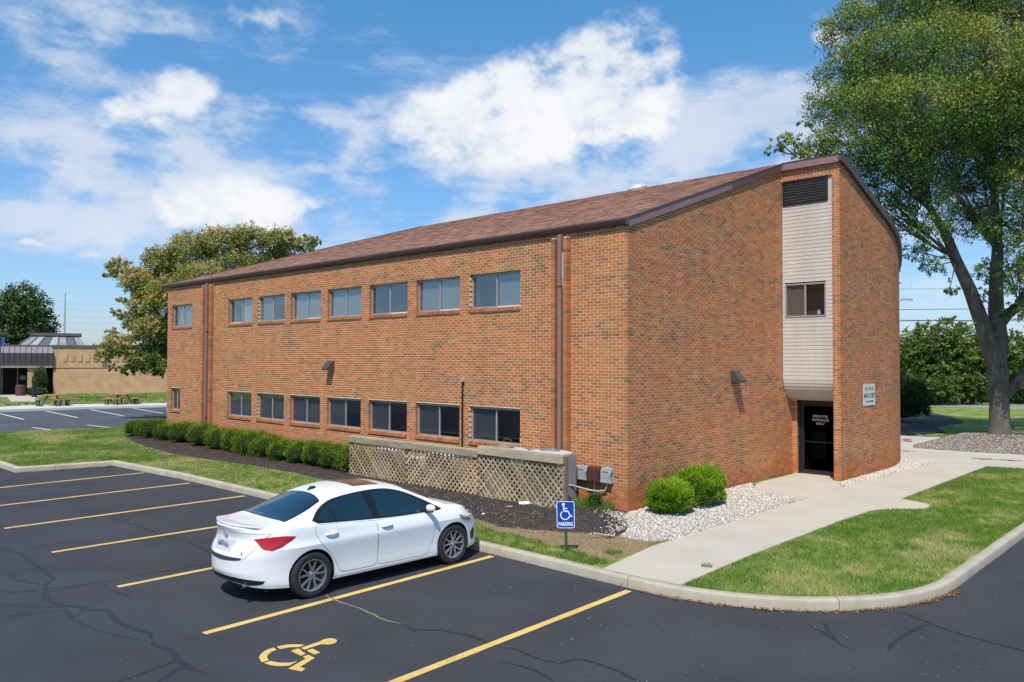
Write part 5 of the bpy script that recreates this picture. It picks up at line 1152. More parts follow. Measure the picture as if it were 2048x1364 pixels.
onto(grow(srf, .012), topc, .06, .0015).build('sunroof_seal', M['trim'], car); onto(srf, topc, .06, .0035).build('sunroof', mat('sunroof_blind', (.085, .045, .032), .12, coat=.7), car)
cow = dens(dd(C2(3.50, -.62), (3.56, 0), C2(3.50, .62), (3.60, .64), (3.63, 0), (3.60, -.64)), 5); onto(cow, topc, .06, .003).build('wiper_cowl', M['trim'], car)
rim_(hoodp, topc, .004, .002).build('hood_seam', M['trim'], car, fix=False); onto(hoodp, topc, .06, .0032, .002).build('hood', M['paint'], car, sm=40)
for yy in (-.60, .60): onto([(.66, yy-.003), (1.2, yy*.86-.003), (2.2, yy*.84-.003), (2.85, yy*.86-.003), (2.85, yy*.86+.003), (2.2, yy*.84+.003), (1.2, yy*.86+.003), (.66, yy+.003)], topc, .12, .0015, .002).build('roof_seam', mat('roof_seam_grey', (.20, .20, .21), .5), car) if False else None
sf = MB(); sf.tube([(1.40, 0, 1.392), (1.46, 0, 1.418), (1.53, 0, 1.422), (1.56, 0, 1.413)], [.006, .026, .022, .008], 8); sf.build('antenna_fin', M['trim'], car, sm=60)
sp = MB(); ring = []
for y in np.linspace(-.60, .60, 19):
    hr, _n = hit((-2, y, .985), (1, 0, 0)); xb = hr.x+.004; h, n = hit((xb+.10, y, 3), (0, 0, -1)); h2, n = hit((xb+.17, y, 3), (0, 0, -1)); z = float(h.z); e_ = 1-.75*abs(y/.60)**4
    ring.append(sp.pts([(xb+.17, y, h2.z+.002), (xb+.09, y, z+.016*e_), (xb-.014, y, z+.030*e_-.002), (xb-.018, y, z+.014*e_-.006), (xb+.02, y, z-.035)]))
for i in range(len(ring)-1):
    for j in range(5): sp.face([ring[i]+j, ring[i]+(j+1) % 5, ring[i+1]+(j+1) % 5, ring[i+1]+j])
sp.face([ring[0]+j for j in range(5)]); sp.face([ring[-1]+j for j in range(5)][::-1]); sp.build('spoiler', M['paint'], car, sm=50)
tr = dens(dd(C2(-.70, .97), C2(.70, .97), (.62, .86), (.57, .74), C2(.50, .645), (0, .625), C2(-.50, .645), (-.57, .74), (-.62, .86)), 6)
rim_(tr, rearc, .005, .002).build('trunk_seam', M['trim'], car, fix=False); onto(tr, rearc, .05, .0035, .002).build('trunk_lid', M['paint'], car, sm=40)
pr_ = dens(dd(C2(-.27, .865), C2(.27, .865), C2(.22, .70), C2(-.22, .70)), 3); onto(pr_, rearc, .05, .0042, .002).build('plate_recess', mat('plate_recess', (.50, .51, .52), .5), car)
h, n = hit((-2, 0, .775), (1, 0, 0)); px_ = h.x
pl_ = empty('licence_plate', (px_-.012, 0, .772)); pl_.parent = car; pl_.rotation_euler = (0, R(-8), 0)
MB().box((-.004, -.155, -.078), (.004, .155, .078)).build('plate', mat('plate_white', (.62, .66, .72), .4), pl_); text('plate_lettering', 'HZP 5133', .088, mat('plate_blue', (.02, .06, .22), .5), pl_, (-.006, 0, .0), (0, -1, 0), (0, 0, 1), sx=.78, bold=.0012)
text('plate_lettering', 'OHIO', .030, mat('plate_red', (.30, .03, .05), .5), pl_, (-.006, 0, .060), (0, -1, 0), (0, 0, 1))
em = MB(); h, n = hit((-2, 0, .915), (1, 0, 0)); ex_ = h.x-.008
def ell(mb, cy, cz, a, b, w, n=28):
    P = [(ex_, cy+a*math.cos(t), cz+b*math.sin(t)) for t in np.linspace(0, 2*math.pi, n)]; mb.tube(P, w, 5, cap=False)
ell(em, 0, .915, .062, .042, .0055); ell(em, 0, .930, .040, .019, .0045); ell(em, 0, .915, .019, .037, .0045); em.build('emblem', M['chrome'], car)
for s_, y_, z_, sz in (('COROLLA', .40, .80, .045), ('SE', -.44, .70, .055)):
    h, n = hit((-2, y_, z_), (1, 0, 0)); text('badge', s_, sz, mat('badge_grey', (.12, .12, .13), .3, metal=.6), car, (h.x-.006, y_, z_), (0, -1, 0), (0, 0, 1), bold=.001)
text('dealer_sticker', 'DEALER', .03, M['trim'], car, (hit((-2, .42, .735), (1, 0, 0))[0].x-.006, .42, .735), (0, -1, 0), (0, 0, 1)) if False else None
# black step pad and lower valance
onto(dens(dd(C2(-.45, .648), C2(.45, .648), (.40, .612), (0, .585), (-.40, .612)), 5), rearc, .05, .006, .004).build('bumper_step_pad', mat('step_pad', (.045, .055, .075), .6), car)
onto(dens(dd(C2(-.70, .33), (-.4, .365), (0, .375), (.4, .365), C2(.70, .33), (.60, .275), (0, .255), (-.60, .275)), 5), rearc, .05, .005, .004).build('rear_valance', M['trim'], car, sm=40)
ep = MB(); ep.lathe([(.030, 0), (.034, .0), (.034, .16), (.028, .16), (.028, .0)], (.09, -.47, .265), 16, 'X'); ep.build('exhaust_tip', M['chrome'], car, sm=50)
# underbody shadow plate, wheels
MB().box((.35, -.68, .17), (4.3, .68, .30)).build('underbody', M['well'], car)
def wheel(wx, y, sgn):
    w = empty('wheel', (wx, y, RT-.002)); w.parent = car; t = MB()
    pr = [(.222, -.095), (.26, -.108), (.30, -.106), (.318, -.095), (.326, -.07), (.327, -.035), (.322, -.033), (.322, -.027), (.327, -.025), (.327, .025), (.322, .027), (.322, .033), (.327, .035), (.326, .07), (.318, .095), (.30, .106), (.26, .108), (.222, .095)]
    t.lathe(pr, (0, 0, 0), 56, 'Y'); t.build('tyre', M['rubber'], w, sm=35)
    r_ = MB(); q = sgn; r_.lathe([(.215, q*.100), (.226, q*.104), (.226, q*.094), (.212, q*.090), (.200, q*.02), (.198, -q*.09)], (0, 0, 0), 56, 'Y'); r_.build('rim', M['alloy'], w, sm=35)
    MB().lathe([(.0, q*.0), (.205, q*.0)], (0, 0, 0), 40, 'Y').build('brake_disc', M['darkalloy'], w)
    sp_ = MB()
    for k in range(5):
        a0 = 2*math.pi*k/5+.31
        for da in (-.30, .30):
            a1 = a0+da; p0 = (math.cos(a0+da*.28)*.05, math.sin(a0+da*.28)*.05); p1 = (math.cos(a1)*.214, math.sin(a1)*.214); d = Vector((p1[0]-p0[0], p1[1]-p0[1])).normalized(); n_ = Vector((-d.y, d.x))
            P = []
            for (yy, ww0, ww1) in ((q*.052, .016, .013), (q*.092, .013, .0105)):
                y0 = yy-q*.0; P += [(p0[0]+n_.x*ww0, y0-q*.012, p0[1]+n_.y*ww0), (p0[0]-n_.x*ww0, y0-q*.012, p0[1]-n_.y*ww0), (p1[0]-n_.x*ww1, y0, p1[1]-n_.y*ww1), (p1[0]+n_.x*ww1, y0, p1[1]+n_.y*ww1)]
            sp_.hexa(P)
    sp_.build('spokes', M['alloy'], w)['kind'] = 'stuff'
    hb = MB(); hb.lathe([(0, q*.088), (.030, q*.087), (.034, q*.078), (.062, q*.070), (.066, q*.05)], (0, 0, 0), 24, 'Y'); hb.build('hub', M['alloy'], w, sm=40)
    lg = MB()
    for k in range(5): a = 2*math.pi*k/5; lg.lathe([(0, q*.078), (.010, q*.078), (.010, q*.055)], (.046*math.cos(a), 0, .046*math.sin(a)), 8, 'Y')
    lg.build('lug_nuts', M['darkalloy'], w)['kind'] = 'stuff'
    return w
for wx in (XR, XF):
    wheel(wx, -.775, -1); wheel(wx, .775, 1)
# ---------------------------------------------------------------- lattice screen with weathered rail
WT = [(.46, .33, .19), (.38, .28, .17), (.52, .38, .21), (.33, .24, .15), (.56, .44, .28)]
fen = empty('lattice_screen', (-1.15, 4.7, 0), label='weathered wood lattice screen with plank top rail hiding the cooling units', cat='lattice fence')
rw_ = random.Random(12)
panels = [(6.10, 8.59, .02, .975, 1.125, 1), (3.42, 6.08, .0, .98, 1.135, -1), (.82, 3.40, .05, 1.06, 1.225, 1)]
slatlib = {}
for pi, (y0, y1, zb, zr0, zr1, frontdir) in enumerate(panels):
    for lay_, dirn in ((0, frontdir), (1, -frontdir)):
        x = -1.168+lay_*.010; W_, H_ = y1-y0, zr0+.06-zb; sp_ = .152; c = -H_
        while c < W_:
            # slat line: y = y0 + c + t, z = zb + t (dir +1) or mirrored
            t0 = max(0, -c)+rw_.uniform(0, .015); t1 = min(H_, W_-c)-rw_.uniform(0, .01)
            if t1-t0 > .08:
                tone = Vector(WT[rw_.randrange(5)])*(rw_.uniform(.8, 1.15)*(1.15 if pi == 1 else .95)); L = round((t1-t0)*1.414/.05)*.05
                ya, yb = y0+c+t0, y0+c+t1; za, zb2 = zb+t0, zb+t1
                if dirn < 0: ya, yb = y1-(c+t0), y1-(c+t1)
                key = (L, rw_.randrange(3), pi == 1)
                if key not in slatlib:
                    mb = MB(); mb.box((-.004, -L/2, -.019), (.004, L/2, .019), tuple(tone)); me = mb.mesh('slat'); me.materials.append(M['wood']); slatlib[key] = me
                if L > .04:
                    o = bpy.data.objects.new('slat', slatlib[key]); col.objects.link(o); o.parent = fen; o.location = (x+1.15, (ya+yb)/2-4.7, (za+zb2)/2); o.rotation_euler = (math.atan2(zb2-za, yb-ya) if yb > ya else math.pi-math.atan2(zb2-za, ya-yb), 0, 0)
            c += sp_*1.0
    rail = MB(); rail.box((-1.215+1.15, y0-4.7-.01, zr0), (-1.178+1.15, y1-4.7+.01, zr1-.012), tuple(Vector((.36, .295, .21))*(.85 if pi < 2 else 1.15))); rail.build('rail_board', M['wood'], fen)
    cap = MB(); cap.box((-1.205+1.15, y0-4.7-.01, zr1-.011), (-1.10+1.15, y1-4.7+.01, zr1+.024), (.44, .38, .27)); cap.build('cap_board', M['wood'], fen)
    for yy in ((y0, y1) if pi == 0 else (y0,)): MB().box((-.003, yy-4.7-.045, -.1), (.085, yy-4.7+.045, zr1-.015), (.20, .14, .10)).build('post', M['wood'], fen)
# ---------------------------------------------------------------- condensing units behind it
def ac(x0, x1, y0, y1, h, m_, lab, dome=True):
    c = empty('cooling_unit', ((x0+x1)/2, (y0+y1)/2, .12), label=lab, cat='air conditioner', group='cooling units behind the lattice screen'); a, b = (x1-x0)/2, (y1-y0)/2
    s = MB(); s.box((-a, -b, .04), (a, b, h-.09)); s.build('cabinet', m_, c)
    MB().box((-a-.02, -b-.02, -.16), (a+.04, b+.04, .038)).build('pad', M['concrete'], c)
    n = int(b*2/.05)
    lo = MB()
    for i in range(n): y = -b+.03+i*(2*b-.06)/n; lo.box((-a-.007, y, .10), (-a-.001, y+.022, h-.14))
    n = int(a*2/.05)
    for i in range(n): x = -a+.03+i*(2*a-.06)/n; lo.box((x, -b-.007, .10), (x+.022, -b-.001, h-.14))
    lo.build('louvred_panel', m_, c)['kind'] = 'stuff'
    t = MB(); ring = []
    for k, (s_, z) in enumerate(((1.0, h-.088), (1.012, h-.05), (.97, h-.022), (.80, h-.004), (.55, h+.004))):
        P = []
        for j in range(32):
            th = 2*math.pi*j/32; ce, se = math.cos(th), math.sin(th); pw = 5 if k < 2 else 3.2 if k < 3 else 2; r_ = (abs(ce)**pw+abs(se)**pw)**(-1/pw); P.append((a*s_*r_*ce, b*s_*r_*se, z))
        ring.append(t.pts(P))
    for i in range(len(ring)-1):
        for j in range(32): t.face([ring[i]+j, ring[i]+(j+1) % 32, ring[i+1]+(j+1) % 32, ring[i+1]+j])
    t.build('top_cover', M['acwhite'], c, sm=50)
    g = MB(); g.lathe([(min(a, b)*.56, h-.03), (0, h-.03)], n=24); g.build('fan_opening', M['dark'], c)
    w = MB()
    for rr in np.linspace(.08, min(a, b)*.6, 7): w.tube([(rr*math.cos(t_), rr*math.sin(t_), h+.006) for t_ in np.linspace(0, 2*math.pi, 25)], .004, 4, cap=False)
    w.build('fan_guard', M['acgrey'], c)['kind'] = 'stuff'
    return c
ac(-1.0, -.28, 1.19, 2.15, 1.12, M['acgrey'], 'tall grey cooling unit at the right end, its side showing past the post')
ac(-1.0, -.12, 2.65, 3.75, 1.06, M['acgrey'], 'second grey cooling unit with a pale domed top above the plank rail')
ac(-.95, -.20, 4.75, 5.60, .80, M['acgrey'], 'low grey cooling unit seen through the middle lattice panel')
ac(-.90, -.25, 6.05, 6.60, .60, M['acwhite'], 'smallest cooling unit, low box behind the joint of the left lattice panels')
ac(-.95, -.22, 7.05, 7.85, .74, M['acgrey'], 'cooling unit farthest left behind the darker lattice panel')
pv = MB(); pv.tube([(-1.32, 1.98, .085), (-1.05, 1.75, .10), (-.8, 1.4, .11)], .052, 12, cap=False); pv.tube([(-1.30, 1.965, .085), (-.9, 1.6, .105)], .044, 12, cap=False); o = pv.build('drain_pipe', M['white'], sm=50); tag(o, 'short white plastic drain pipe poking out under the lattice', 'pipe')
# meter boxes on the long wall by the corner
def ebox(nm, y0, y1, z0, z1, d, m_, lab, knob=True):
    b = empty(nm, (-.008, (y0+y1)/2, (z0+z1)/2), label=lab, cat='electrical box'); w, h = (y1-y0)/2, (z1-z0)/2; s = MB(); s.hexa([(-d, -w, -h), (0, -w, -h), (0, w, -h), (-d, w, -h), (-d+.03, -w, h), (0, -w, h+.01), (0, w, h+.01), (-d+.03, w, h)]); s.build('housing', m_, b)
    c_ = MB(); c_.box((-d-.004, -w+.012, -h+.012), (-d-.0005, w-.012, h-.05)); c_.build('cover', m_, b)
    if knob:
        k = MB(); k.lathe([(0, .035), (.03, .03), (.04, 0)], (-d/2, 0, h+.005), 12); k.build('conduit_cap', M['boxgrey'], b)
        MB().tube([(-d*.5, -w-.012, h*.6), (-d-.02, -w-.015, h*.1)], .010, 6).build('switch_lever', M['black'], b)
        MB().box((-d-.006, -w*.55, h*.45), (-d-.0045, w*.55, h*.62)).build('rust_streak', mat('rust_streak', (.24, .09, .04), .9), b)
    return b
ebox('disconnect_box', 1.04, 1.33, .58, .87, .12, M['boxgrey'], 'grey disconnect box left of the brown box on the brick wall'); ebox('junction_box', .66, .99, .59, .89, .17, M['rust'], 'rust brown metal box between two grey ones on the brick wall', False); ebox('disconnect_box', .37, .645, .575, .885, .12, M['boxgrey'], 'grey disconnect box nearest the building corner')
o = MB().tube([(-.05, .86, .59), (-.05, .86, -.05)], .018, 8).build('conduit', M['boxgrey']); tag(o, 'thin grey conduit running down from the brown box into weeds', 'conduit')
cb = MB(); cb.tube([(-.75, 1.25, .55), (-.4, 1.15, .47), (-.12, .95, .37), (-.06, .75, .36), (-.055, .55, .40), (-.055, .50, .57)], .020, 8); o = cb.build('flexible_conduit', mat('pale_conduit', (.45, .40, .36), .6, n1=(8, 3, .3)), sm=60); tag(o, 'sagging pale flexible conduit looping below the electrical boxes', 'conduit')
# ---------------------------------------------------------------- handicap parking sign
nd = Vector((-.80, -.60, 0)).normalized(); rs_ = Vector((-nd.y, nd.x, 0)); rs_ = -rs_ if rs_.dot(Vector(rt.tolist())) < 0 else rs_
sgn_ = empty('handicap_sign', (-3.68, -1.32, -.01), label='small blue and white wheelchair PARKING sign on a green post', cat='sign')
tl_ = Vector((-.03, 0, 1)).normalized(); sgn_.rotation_euler = (0, R(-1.5), R(1))
po = MB(); po.hexa([Vector((0, 0, -.1))+rs_*a+nd*b for a, b in ((-.025, .0), (.025, .0), (.018, .03), (-.018, .03))]+[Vector((0, 0, .80))+rs_*a+nd*b for a, b in ((-.025, .0), (.025, .0), (.018, .03), (-.018, .03))]); po.build('post', M['green'], sgn_)
def rrect(w, h, r_, n=6):
    P = []
    for cx, cy, a0 in ((w/2-r_, h/2-r_, 0), (-w/2+r_, h/2-r_, 90), (-w/2+r_, -h/2+r_, 180), (w/2-r_, -h/2+r_, 270)):
        for k in range(n+1): a = R(a0+90*k/n); P.append((cx+r_*math.cos(a), cy+r_*math.sin(a)))
    return P
def plate(P, d0, d1, nm, m_, c0=(0, 0)):
    mb = MB(); Q = [Vector((0, 0, .645))+rs_*(x+c0[0])+Vector((0, 0, y+c0[1])) for x, y in P]; a = mb.pts([q+nd*d0 for q in Q]); b = mb.pts([q+nd*d1 for q in Q]); n = len(P); mb.face([b+i for i in range(n)]); mb.face([a+i for i in range(n)][::-1])
    for i in range(n): mb.face([a+i, a+(i+1) % n, b+(i+1) % n, b+i])
    return mb.build(nm, m_, sgn_)
plate(rrect(.305, .457, .035), .031, .034, 'sign_plate', M['white']); plate(rrect(.283, .435, .028), .0345, .0350, 'blue_field', M['signblue'])
sy = MB()
def strk(P, w):
    for (a, b) in zip(P, P[1:]):
        A = Vector((0, 0, .645))+rs_*a[0]+Vector((0, 0, a[1]))+nd*.0362; B = Vector((0, 0, .645))+rs_*b[0]+Vector((0, 0, b[1]))+nd*.0362; sy.bar(A, B, w, .0012, nd)
def disc(cx, cy, r_):
    k = sy.pts([Vector((0, 0, .645))+rs_*(cx+r_*math.cos(t))+Vector((0, 0, cy+r_*math.sin(t)))+nd*.0368 for t in np.linspace(0, 2*math.pi, 18)[:-1]]); sy.face(list(range(k, k+17)))
disc(-.035, .175, .026); strk([(-.033, .165), (-.028, .06), (.045, .06)], .024); strk([(-.03, .105), (.035, .105)], .016); strk([(.04, .062), (.085, -.03), (.115, -.018)], .021)
strk([(-.008+.076*math.cos(R(t)), -.005+.076*math.sin(R(t))) for t in range(130, 356, 12)], .019); sy.build('wheelchair_symbol', M['white'], sgn_)['kind'] = 'stuff'
text('sign_lettering', 'PARKING', .088, M['white'], sgn_, Vector((0, 0, .485))+nd*.0355, rs_, (0, 0, 1), sx=.66, bold=.0028)
# small things on the mulch and lawn
def rock(nm, x, y, z, s, c, lab, seed, flat=.35, cat='stone'):
    r_ = random.Random(seed); bm = bmesh.new(); bmesh.ops.create_icosphere(bm, subdivisions=2, radius=1)
    for v in bm.verts: v.co = Vector((v.co.x*s[0], v.co.y*s[1], v.co.z*flat*min(s)))*r_.uniform(.86, 1.12)
    me = bpy.data.meshes.new(nm); bm.to_mesh(me); bm.free(); o = link(nm, me, mat(nm+'_mat', c, .9, n1=(12, 3, .2)), None, (x, y, z)); tag(o, lab, cat)
a, b = G(1018, 1021); rock('flat_stone', a, b, .06, (.16, .11), (.36, .27, .15), 'flat tan stone under the right lattice panel', 1); a, b = G(967, 1033); rock('white_stone', a, b, .05, (.05, .035), (.70, .67, .60), 'single white stone on the mulch in front of the car', 2, .7)
a, b = G(990, 1034); rock('broken_stick', a, b, .05, (.14, .012), (.32, .26, .18), 'short pale stick lying on the mulch past the white stone', 3, .8, 'stick')
# buried slab edges in the mulch at the left
o = MB().hexa([(-1.35, 18.2, .0), (-1.0, 18.2, .0), (-.85, 19.7, .0), (-1.15, 19.7, .0), (-1.35, 18.2, .075), (-1.0, 18.2, .075), (-.85, 19.7, .07), (-1.15, 19.7, .07)]).build('splash_block', M['concrete2']); tag(o, 'pale concrete splash block half under the hedge near the far downpipe', 'concrete block')
# ---------------------------------------------------------------- far tan brick building
fb_ = empty('tan_brick_building', (9.62, 69.93, 0), label='low tan brick building with brown metal canopy and glass roof lantern across the far lot', cat='building')
fdir = Vector((9.07, -3.02, 0)).normalized(); fn = Vector((fdir.y, -fdir.x, 0)); fn = fn if fn.y < 0 else -fn
def F(u, o_, z): return fdir*u+fn*o_+Vector((0, 0, z))
def fbx(nm, u0, u1, o0, o1, z0, z1, m_, par=None):
    mb = MB(); mb.hexa([F(u0, o0, z0), F(u1, o0, z0), F(u1, o1, z0), F(u0, o1, z0), F(u0, o0, z1), F(u1, o0, z1), F(u1, o1, z1), F(u0, o1, z1)]); return mb.build(nm, m_, par or fb_)
def tanbrick():
    Mm = bpy.data.materials.new('tan_brick'); Mm.use_nodes = True; t = Mm.node_tree; N = t.nodes; L = t.links; b = N['Principled BSDF']; b.inputs['Roughness'].default_value = .9; b.inputs['Specular IOR Level'].default_value = .2
    tcn = N.new('ShaderNodeTexCoord'); mp = N.new('ShaderNodeMapping'); mp.inputs['Rotation'].default_value = (0, 0, math.atan2(3.02, 9.07)); L.new(tcn.outputs['Object'], mp.inputs[0]); sp = N.new('ShaderNodeSeparateXYZ'); L.new(mp.outputs[0], sp.inputs[0]); cb = N.new('ShaderNodeCombineXYZ'); L.new(sp.outputs[0], cb.inputs[0]); L.new(sp.outputs[2], cb.inputs[1])
    br = N.new('ShaderNodeTexBrick'); br.inputs['Scale'].default_value = 1; br.inputs['Brick Width'].default_value = .30; br.inputs['Row Height'].default_value = .09; br.inputs['Mortar Size'].default_value = .006; br.inputs['Bias'].default_value = -.1
    br.inputs['Color1'].default_value = (.58, .34, .185, 1); br.inputs['Color2'].default_value = (.47, .30, .175, 1); br.inputs['Mortar'].default_value = (.50, .38, .25, 1); L.new(cb.outputs[0], br.inputs[0])
    nz = N.new('ShaderNodeTexNoise'); nz.inputs['Scale'].default_value = 1.6; nz.inputs['Detail'].default_value = 6; L.new(tcn.outputs['Object'], nz.inputs[0]); mr = N.new('ShaderNodeMapRange'); mr.inputs[3].default_value = .7; mr.inputs[4].default_value = 1.3; L.new(nz.outputs[0], mr.inputs[0])
    mm = N.new('ShaderNodeMix'); mm.data_type = 'RGBA'; mm.blend_type = 'MULTIPLY'; mm.inputs[0].default_value = 1; L.new(br.outputs[0], mm.inputs[6]); L.new(mr.outputs[0], mm.inputs[7]); L.new(mm.outputs[2], b.inputs[0]); return Mm
M['tan'] = tanbrick(); bron = mat('bronze_metal_panel', (.060, .048, .050), .45, n1=(3, 3, .1)); cop = mat('coping_metal', (.115, .095, .085), .5)
fbx('wall', 0, 26, -12, 0, -.2, 2.33, M['tan']); fbx('recessed_joint', 0, 26, -11.9, -.06, 2.33, 2.40, M['dark']); fbx('upper_wall', 0, 26, -12, 0, 2.40, 4.30, M['tan']); fbx('coping', -.12, 26.1, -12.1, .10, 4.30, 4.50, cop)
for i in range(12): fbx('dentil', .75+i*.60, 1.10+i*.60, 0, .06, 3.02, 3.62, M['tan'])
fbx('wall_stain', 3.95, 4.35, .003, .006, 2.45, 3.0, mat('soot_stain', (.17, .12, .08), .95, n1=(4, 4, .4)))
# canopy: standing seam mansard
for i in range(30):
    u0 = -.02-(i+1)*.425; u1 = u0+.41
    mb = MB(); mb.hexa([F(u0, -.6, 2.70), F(u1, -.6, 2.70), F(u1, .30, 2.70), F(u0, .30, 2.70), F(u0, -.6, 3.74), F(u1, -.6, 3.74), F(u1, .30, 3.74), F(u0, .30, 3.74)]); mb.build('fascia_panel', bron, fb_)
    mb = MB(); mb.hexa([F(u0, -.7, 3.745), F(u1, -.7, 3.745), F(u1, .30, 3.745), F(u0, .30, 3.745), F(u0, -.7, 4.33), F(u1, -.7, 4.33), F(u1, -.42, 4.33), F(u0, -.42, 4.33)]); mb.build('sloped_panel', mat('sloped_metal', (.24, .20, .22), .4) if 'slopem' not in M else M['slopem'], fb_)
    if 'slopem' not in M: M['slopem'] = bpy.data.materials['sloped_metal']
    mb = MB(); mb.bar(F(u0-.01, .32, 2.70), F(u0-.01, .32, 3.76), .03, .05, fn); mb.bar(F(u0-.01, .32, 3.75), F(u0-.01, -.40, 4.34), .03, .05, fn); mb.build('seam', bron, fb_)['kind'] = 'stuff'
fbx('ridge_coping', -13, -.1, -.9, -.4, 4.34, 4.48, cop); fbx('cream_beam', -13, -.05, -.5, .22, 2.44, 2.69, mat('cream_beam', (.42, .36, .26), .7)); fbx('canopy_ceiling', -13, 0, -5, -.5, 2.50, 2.60, M['dim'])
fbx('porch_back', -13, 0, -5.2, -5.0, -.1, 2.6, M['dark']); fbx('brick_pier', -2.0, -1.35, -.6, .0, -.1, 2.44, M['tan'])
for u in (-5.0, -9.2): fbx('column', u, u+.5, -3.0, -2.6, -.1, 2.5, mat('olive_column', (.10, .085, .055), .8))
for u in (-4.2, -3.0, -7.5): fbx('door_frame', u, u+.08, -3.2, -3.1, 0, 2.4, M['alu'])
fbx('notice', -2.75, -2.3, -3.05, -3.0, 1.3, 1.65, M['curtain'])
# glass roof lantern
def ltn(): 
    l = empty('roof_lantern', (0, 0, 0)); l.parent = fb_; u0, u1, v0, v1 = -2.9, 2.6, -1.2, -7.5; t0, t1, w0, w1 = -1.8, 2.0, -2.4, -6.0; zb_, zt_ = 4.40, 5.38
    gg = [mat('lantern_glass', (.26, .28, .28), .18, coat=.5, n1=(1.2, 2, .25)), mat('lantern_glass_dark', (.11, .13, .145), .12, coat=.6), mat('lantern_glass_sun', (.36, .36, .34), .25)]
    n = 7
    for i in range(n):
        a0, a1 = i/n+.004, (i+1)/n-.004; mb = MB(); P = [F(u0+(u1-u0)*a0, v0, zb_), F(u0+(u1-u0)*a1, v0, zb_), F(t0+(t1-t0)*a1, w0, zt_), F(t0+(t1-t0)*a0, w0, zt_)]; k = mb.pts(P+[p_+Vector((0, .05, -.05)) for p_ in P]); mb.hexa  if False else None
        for f in ((0, 1, 2, 3), (7, 6, 5, 4), (0, 4, 5, 1), (1, 5, 6, 2), (2, 6, 7, 3), (3, 7, 4, 0)): mb.face([k+j for j in f])
        mb.build('roof_pane', gg[(0, 2, 1, 2, 0, 1, 0)[i]], l); a = MB(); a.bar(F(u0+(u1-u0)*a0, v0, zb_), F(t0+(t1-t0)*a0, w0, zt_), .10, .10, (0, -.5, 1)); a.build('glazing_bar', cop, l)
    bl = mat('blue_lantern_glass', (.012, .045, .11), .10, coat=.8)
    for i in range(5):
        a0, a1 = i/5+.01, (i+1)/5-.01; mb = MB(); P = [F(u1, v0+(v1-v0)*a0, zb_), F(u1, v0+(v1-v0)*a1, zb_), F(t1, w0+(w1-w0)*a1, zt_), F(t1, w0+(w1-w0)*a0, zt_)]; k = mb.pts(P); mb.face([k, k+1, k+2, k+3]); mb.build('roof_pane', bl, l)
        mb = MB(); P = [F(u0, v0+(v1-v0)*a0, zb_), F(u0, v0+(v1-v0)*a1, zb_), F(t0, w0+(w1-w0)*a1, zt_), F(t0, w0+(w1-w0)*a0, zt_)]; k = mb.pts(P); mb.face([k, k+1, k+2, k+3]); mb.build('roof_pane', gg[1], l)
    mb = MB(); mb.hexa([F(t0-.2, w0+.2, zt_), F(t1+.2, w0+.2, zt_), F(t1+.2, w1-.2, zt_), F(t0-.2, w1-.2, zt_), F(t0-.2, w0+.2, zt_+.26), F(t1+.2, w0+.2, zt_+.26), F(t1+.2, w1-.2, zt_+.26), F(t0-.2, w1-.2, zt_+.26)]); mb.build('lantern_cap', cop, l)
ltn()
# ---------------------------------------------------------------- far small things
tw = mat('table_wood', (.42, .19, .085), .7, n1=(4, 3, .15)); tf = mat('table_frame', (.045, .055, .06), .5)
def table(x, y, rz, lab):
    t = empty('picnic_table', (x, y, .0), rz, lab, 'picnic table', 'picnic tables on the far walk'); n = 8
    MB().lathe([(0, .72), (.72, .72), (.74, .745), (.72, .77), (0, .77)], n=n).build('table_top', tw, t)
    for k in range(3):
        a = 2*math.pi*k/3+.5; mb = MB(); P = []
        for s_ in np.linspace(-.62, .62, 7): P.append(((.86)*math.cos(a+s_), (.86)*math.sin(a+s_), 1.18*math.cos(a+s_), 1.18*math.sin(a+s_)))
        for (p0, p1) in zip(P, P[1:]): mb.hexa([(p0[0], p0[1], .42), (p1[0], p1[1], .42), (p1[2], p1[3], .42), (p0[2], p0[3], .42), (p0[0], p0[1], .465), (p1[0], p1[1], .465), (p1[2], p1[3], .465), (p0[2], p0[3], .465)])
        bm = bmesh.new(); me = mb.mesh('seat'); bm.from_mesh(me); bmesh.ops.remove_doubles(bm, verts=bm.verts, dist=.001); bmesh.ops.recalc_face_normals(bm, faces=bm.faces); bm.to_mesh(me); bm.free(); link('seat', me, tw, t)
        for s_ in (-.42, .42):
            f = MB(); c, s2 = math.cos(a+s_), math.sin(a+s_); f.tube([(.93*c, .93*s2, .42), (.93*c, .93*s2, .03), (1.12*c, 1.12*s2, .03), (1.12*c, 1.12*s2, .42)], .045, 4); f.build('leg', tf, t)
        f = MB(); f.tube([(.35*math.cos(a), .35*math.sin(a), .70), (.72*math.cos(a), .72*math.sin(a), .03), (1.0*math.cos(a), 1.0*math.sin(a), .38)], .045, 4); f.build('brace', tf, t)
table(4.0, 50.9, .3, 'brown round picnic table on the far walk, the left one'); table(7.95, 49.5, 1.1, 'brown round picnic table on the far walk, the one nearer the brick building')
o = empty('litter_bin', (6.75, 68.9, 0), label='round brown slatted litter bin under the dark canopy', cat='litter bin'); MB().lathe([(0, 0), (.36, 0), (.36, .9), (.30, .95), (0, .95)], n=16).build('bin', mat('bin_brown', (.10, .035, .03), .6), o)
sl = MB(); [sl.bar((.375*math.cos(t), .375*math.sin(t), .05), (.375*math.cos(t), .375*math.sin(t), .88), .05, .02, (math.cos(t), math.sin(t), 0)) for t in np.linspace(0, 6.0, 16)]; sl.build('bin_slats', mat('bin_slat', (.15, .06, .05), .6), o)['kind'] = 'stuff'
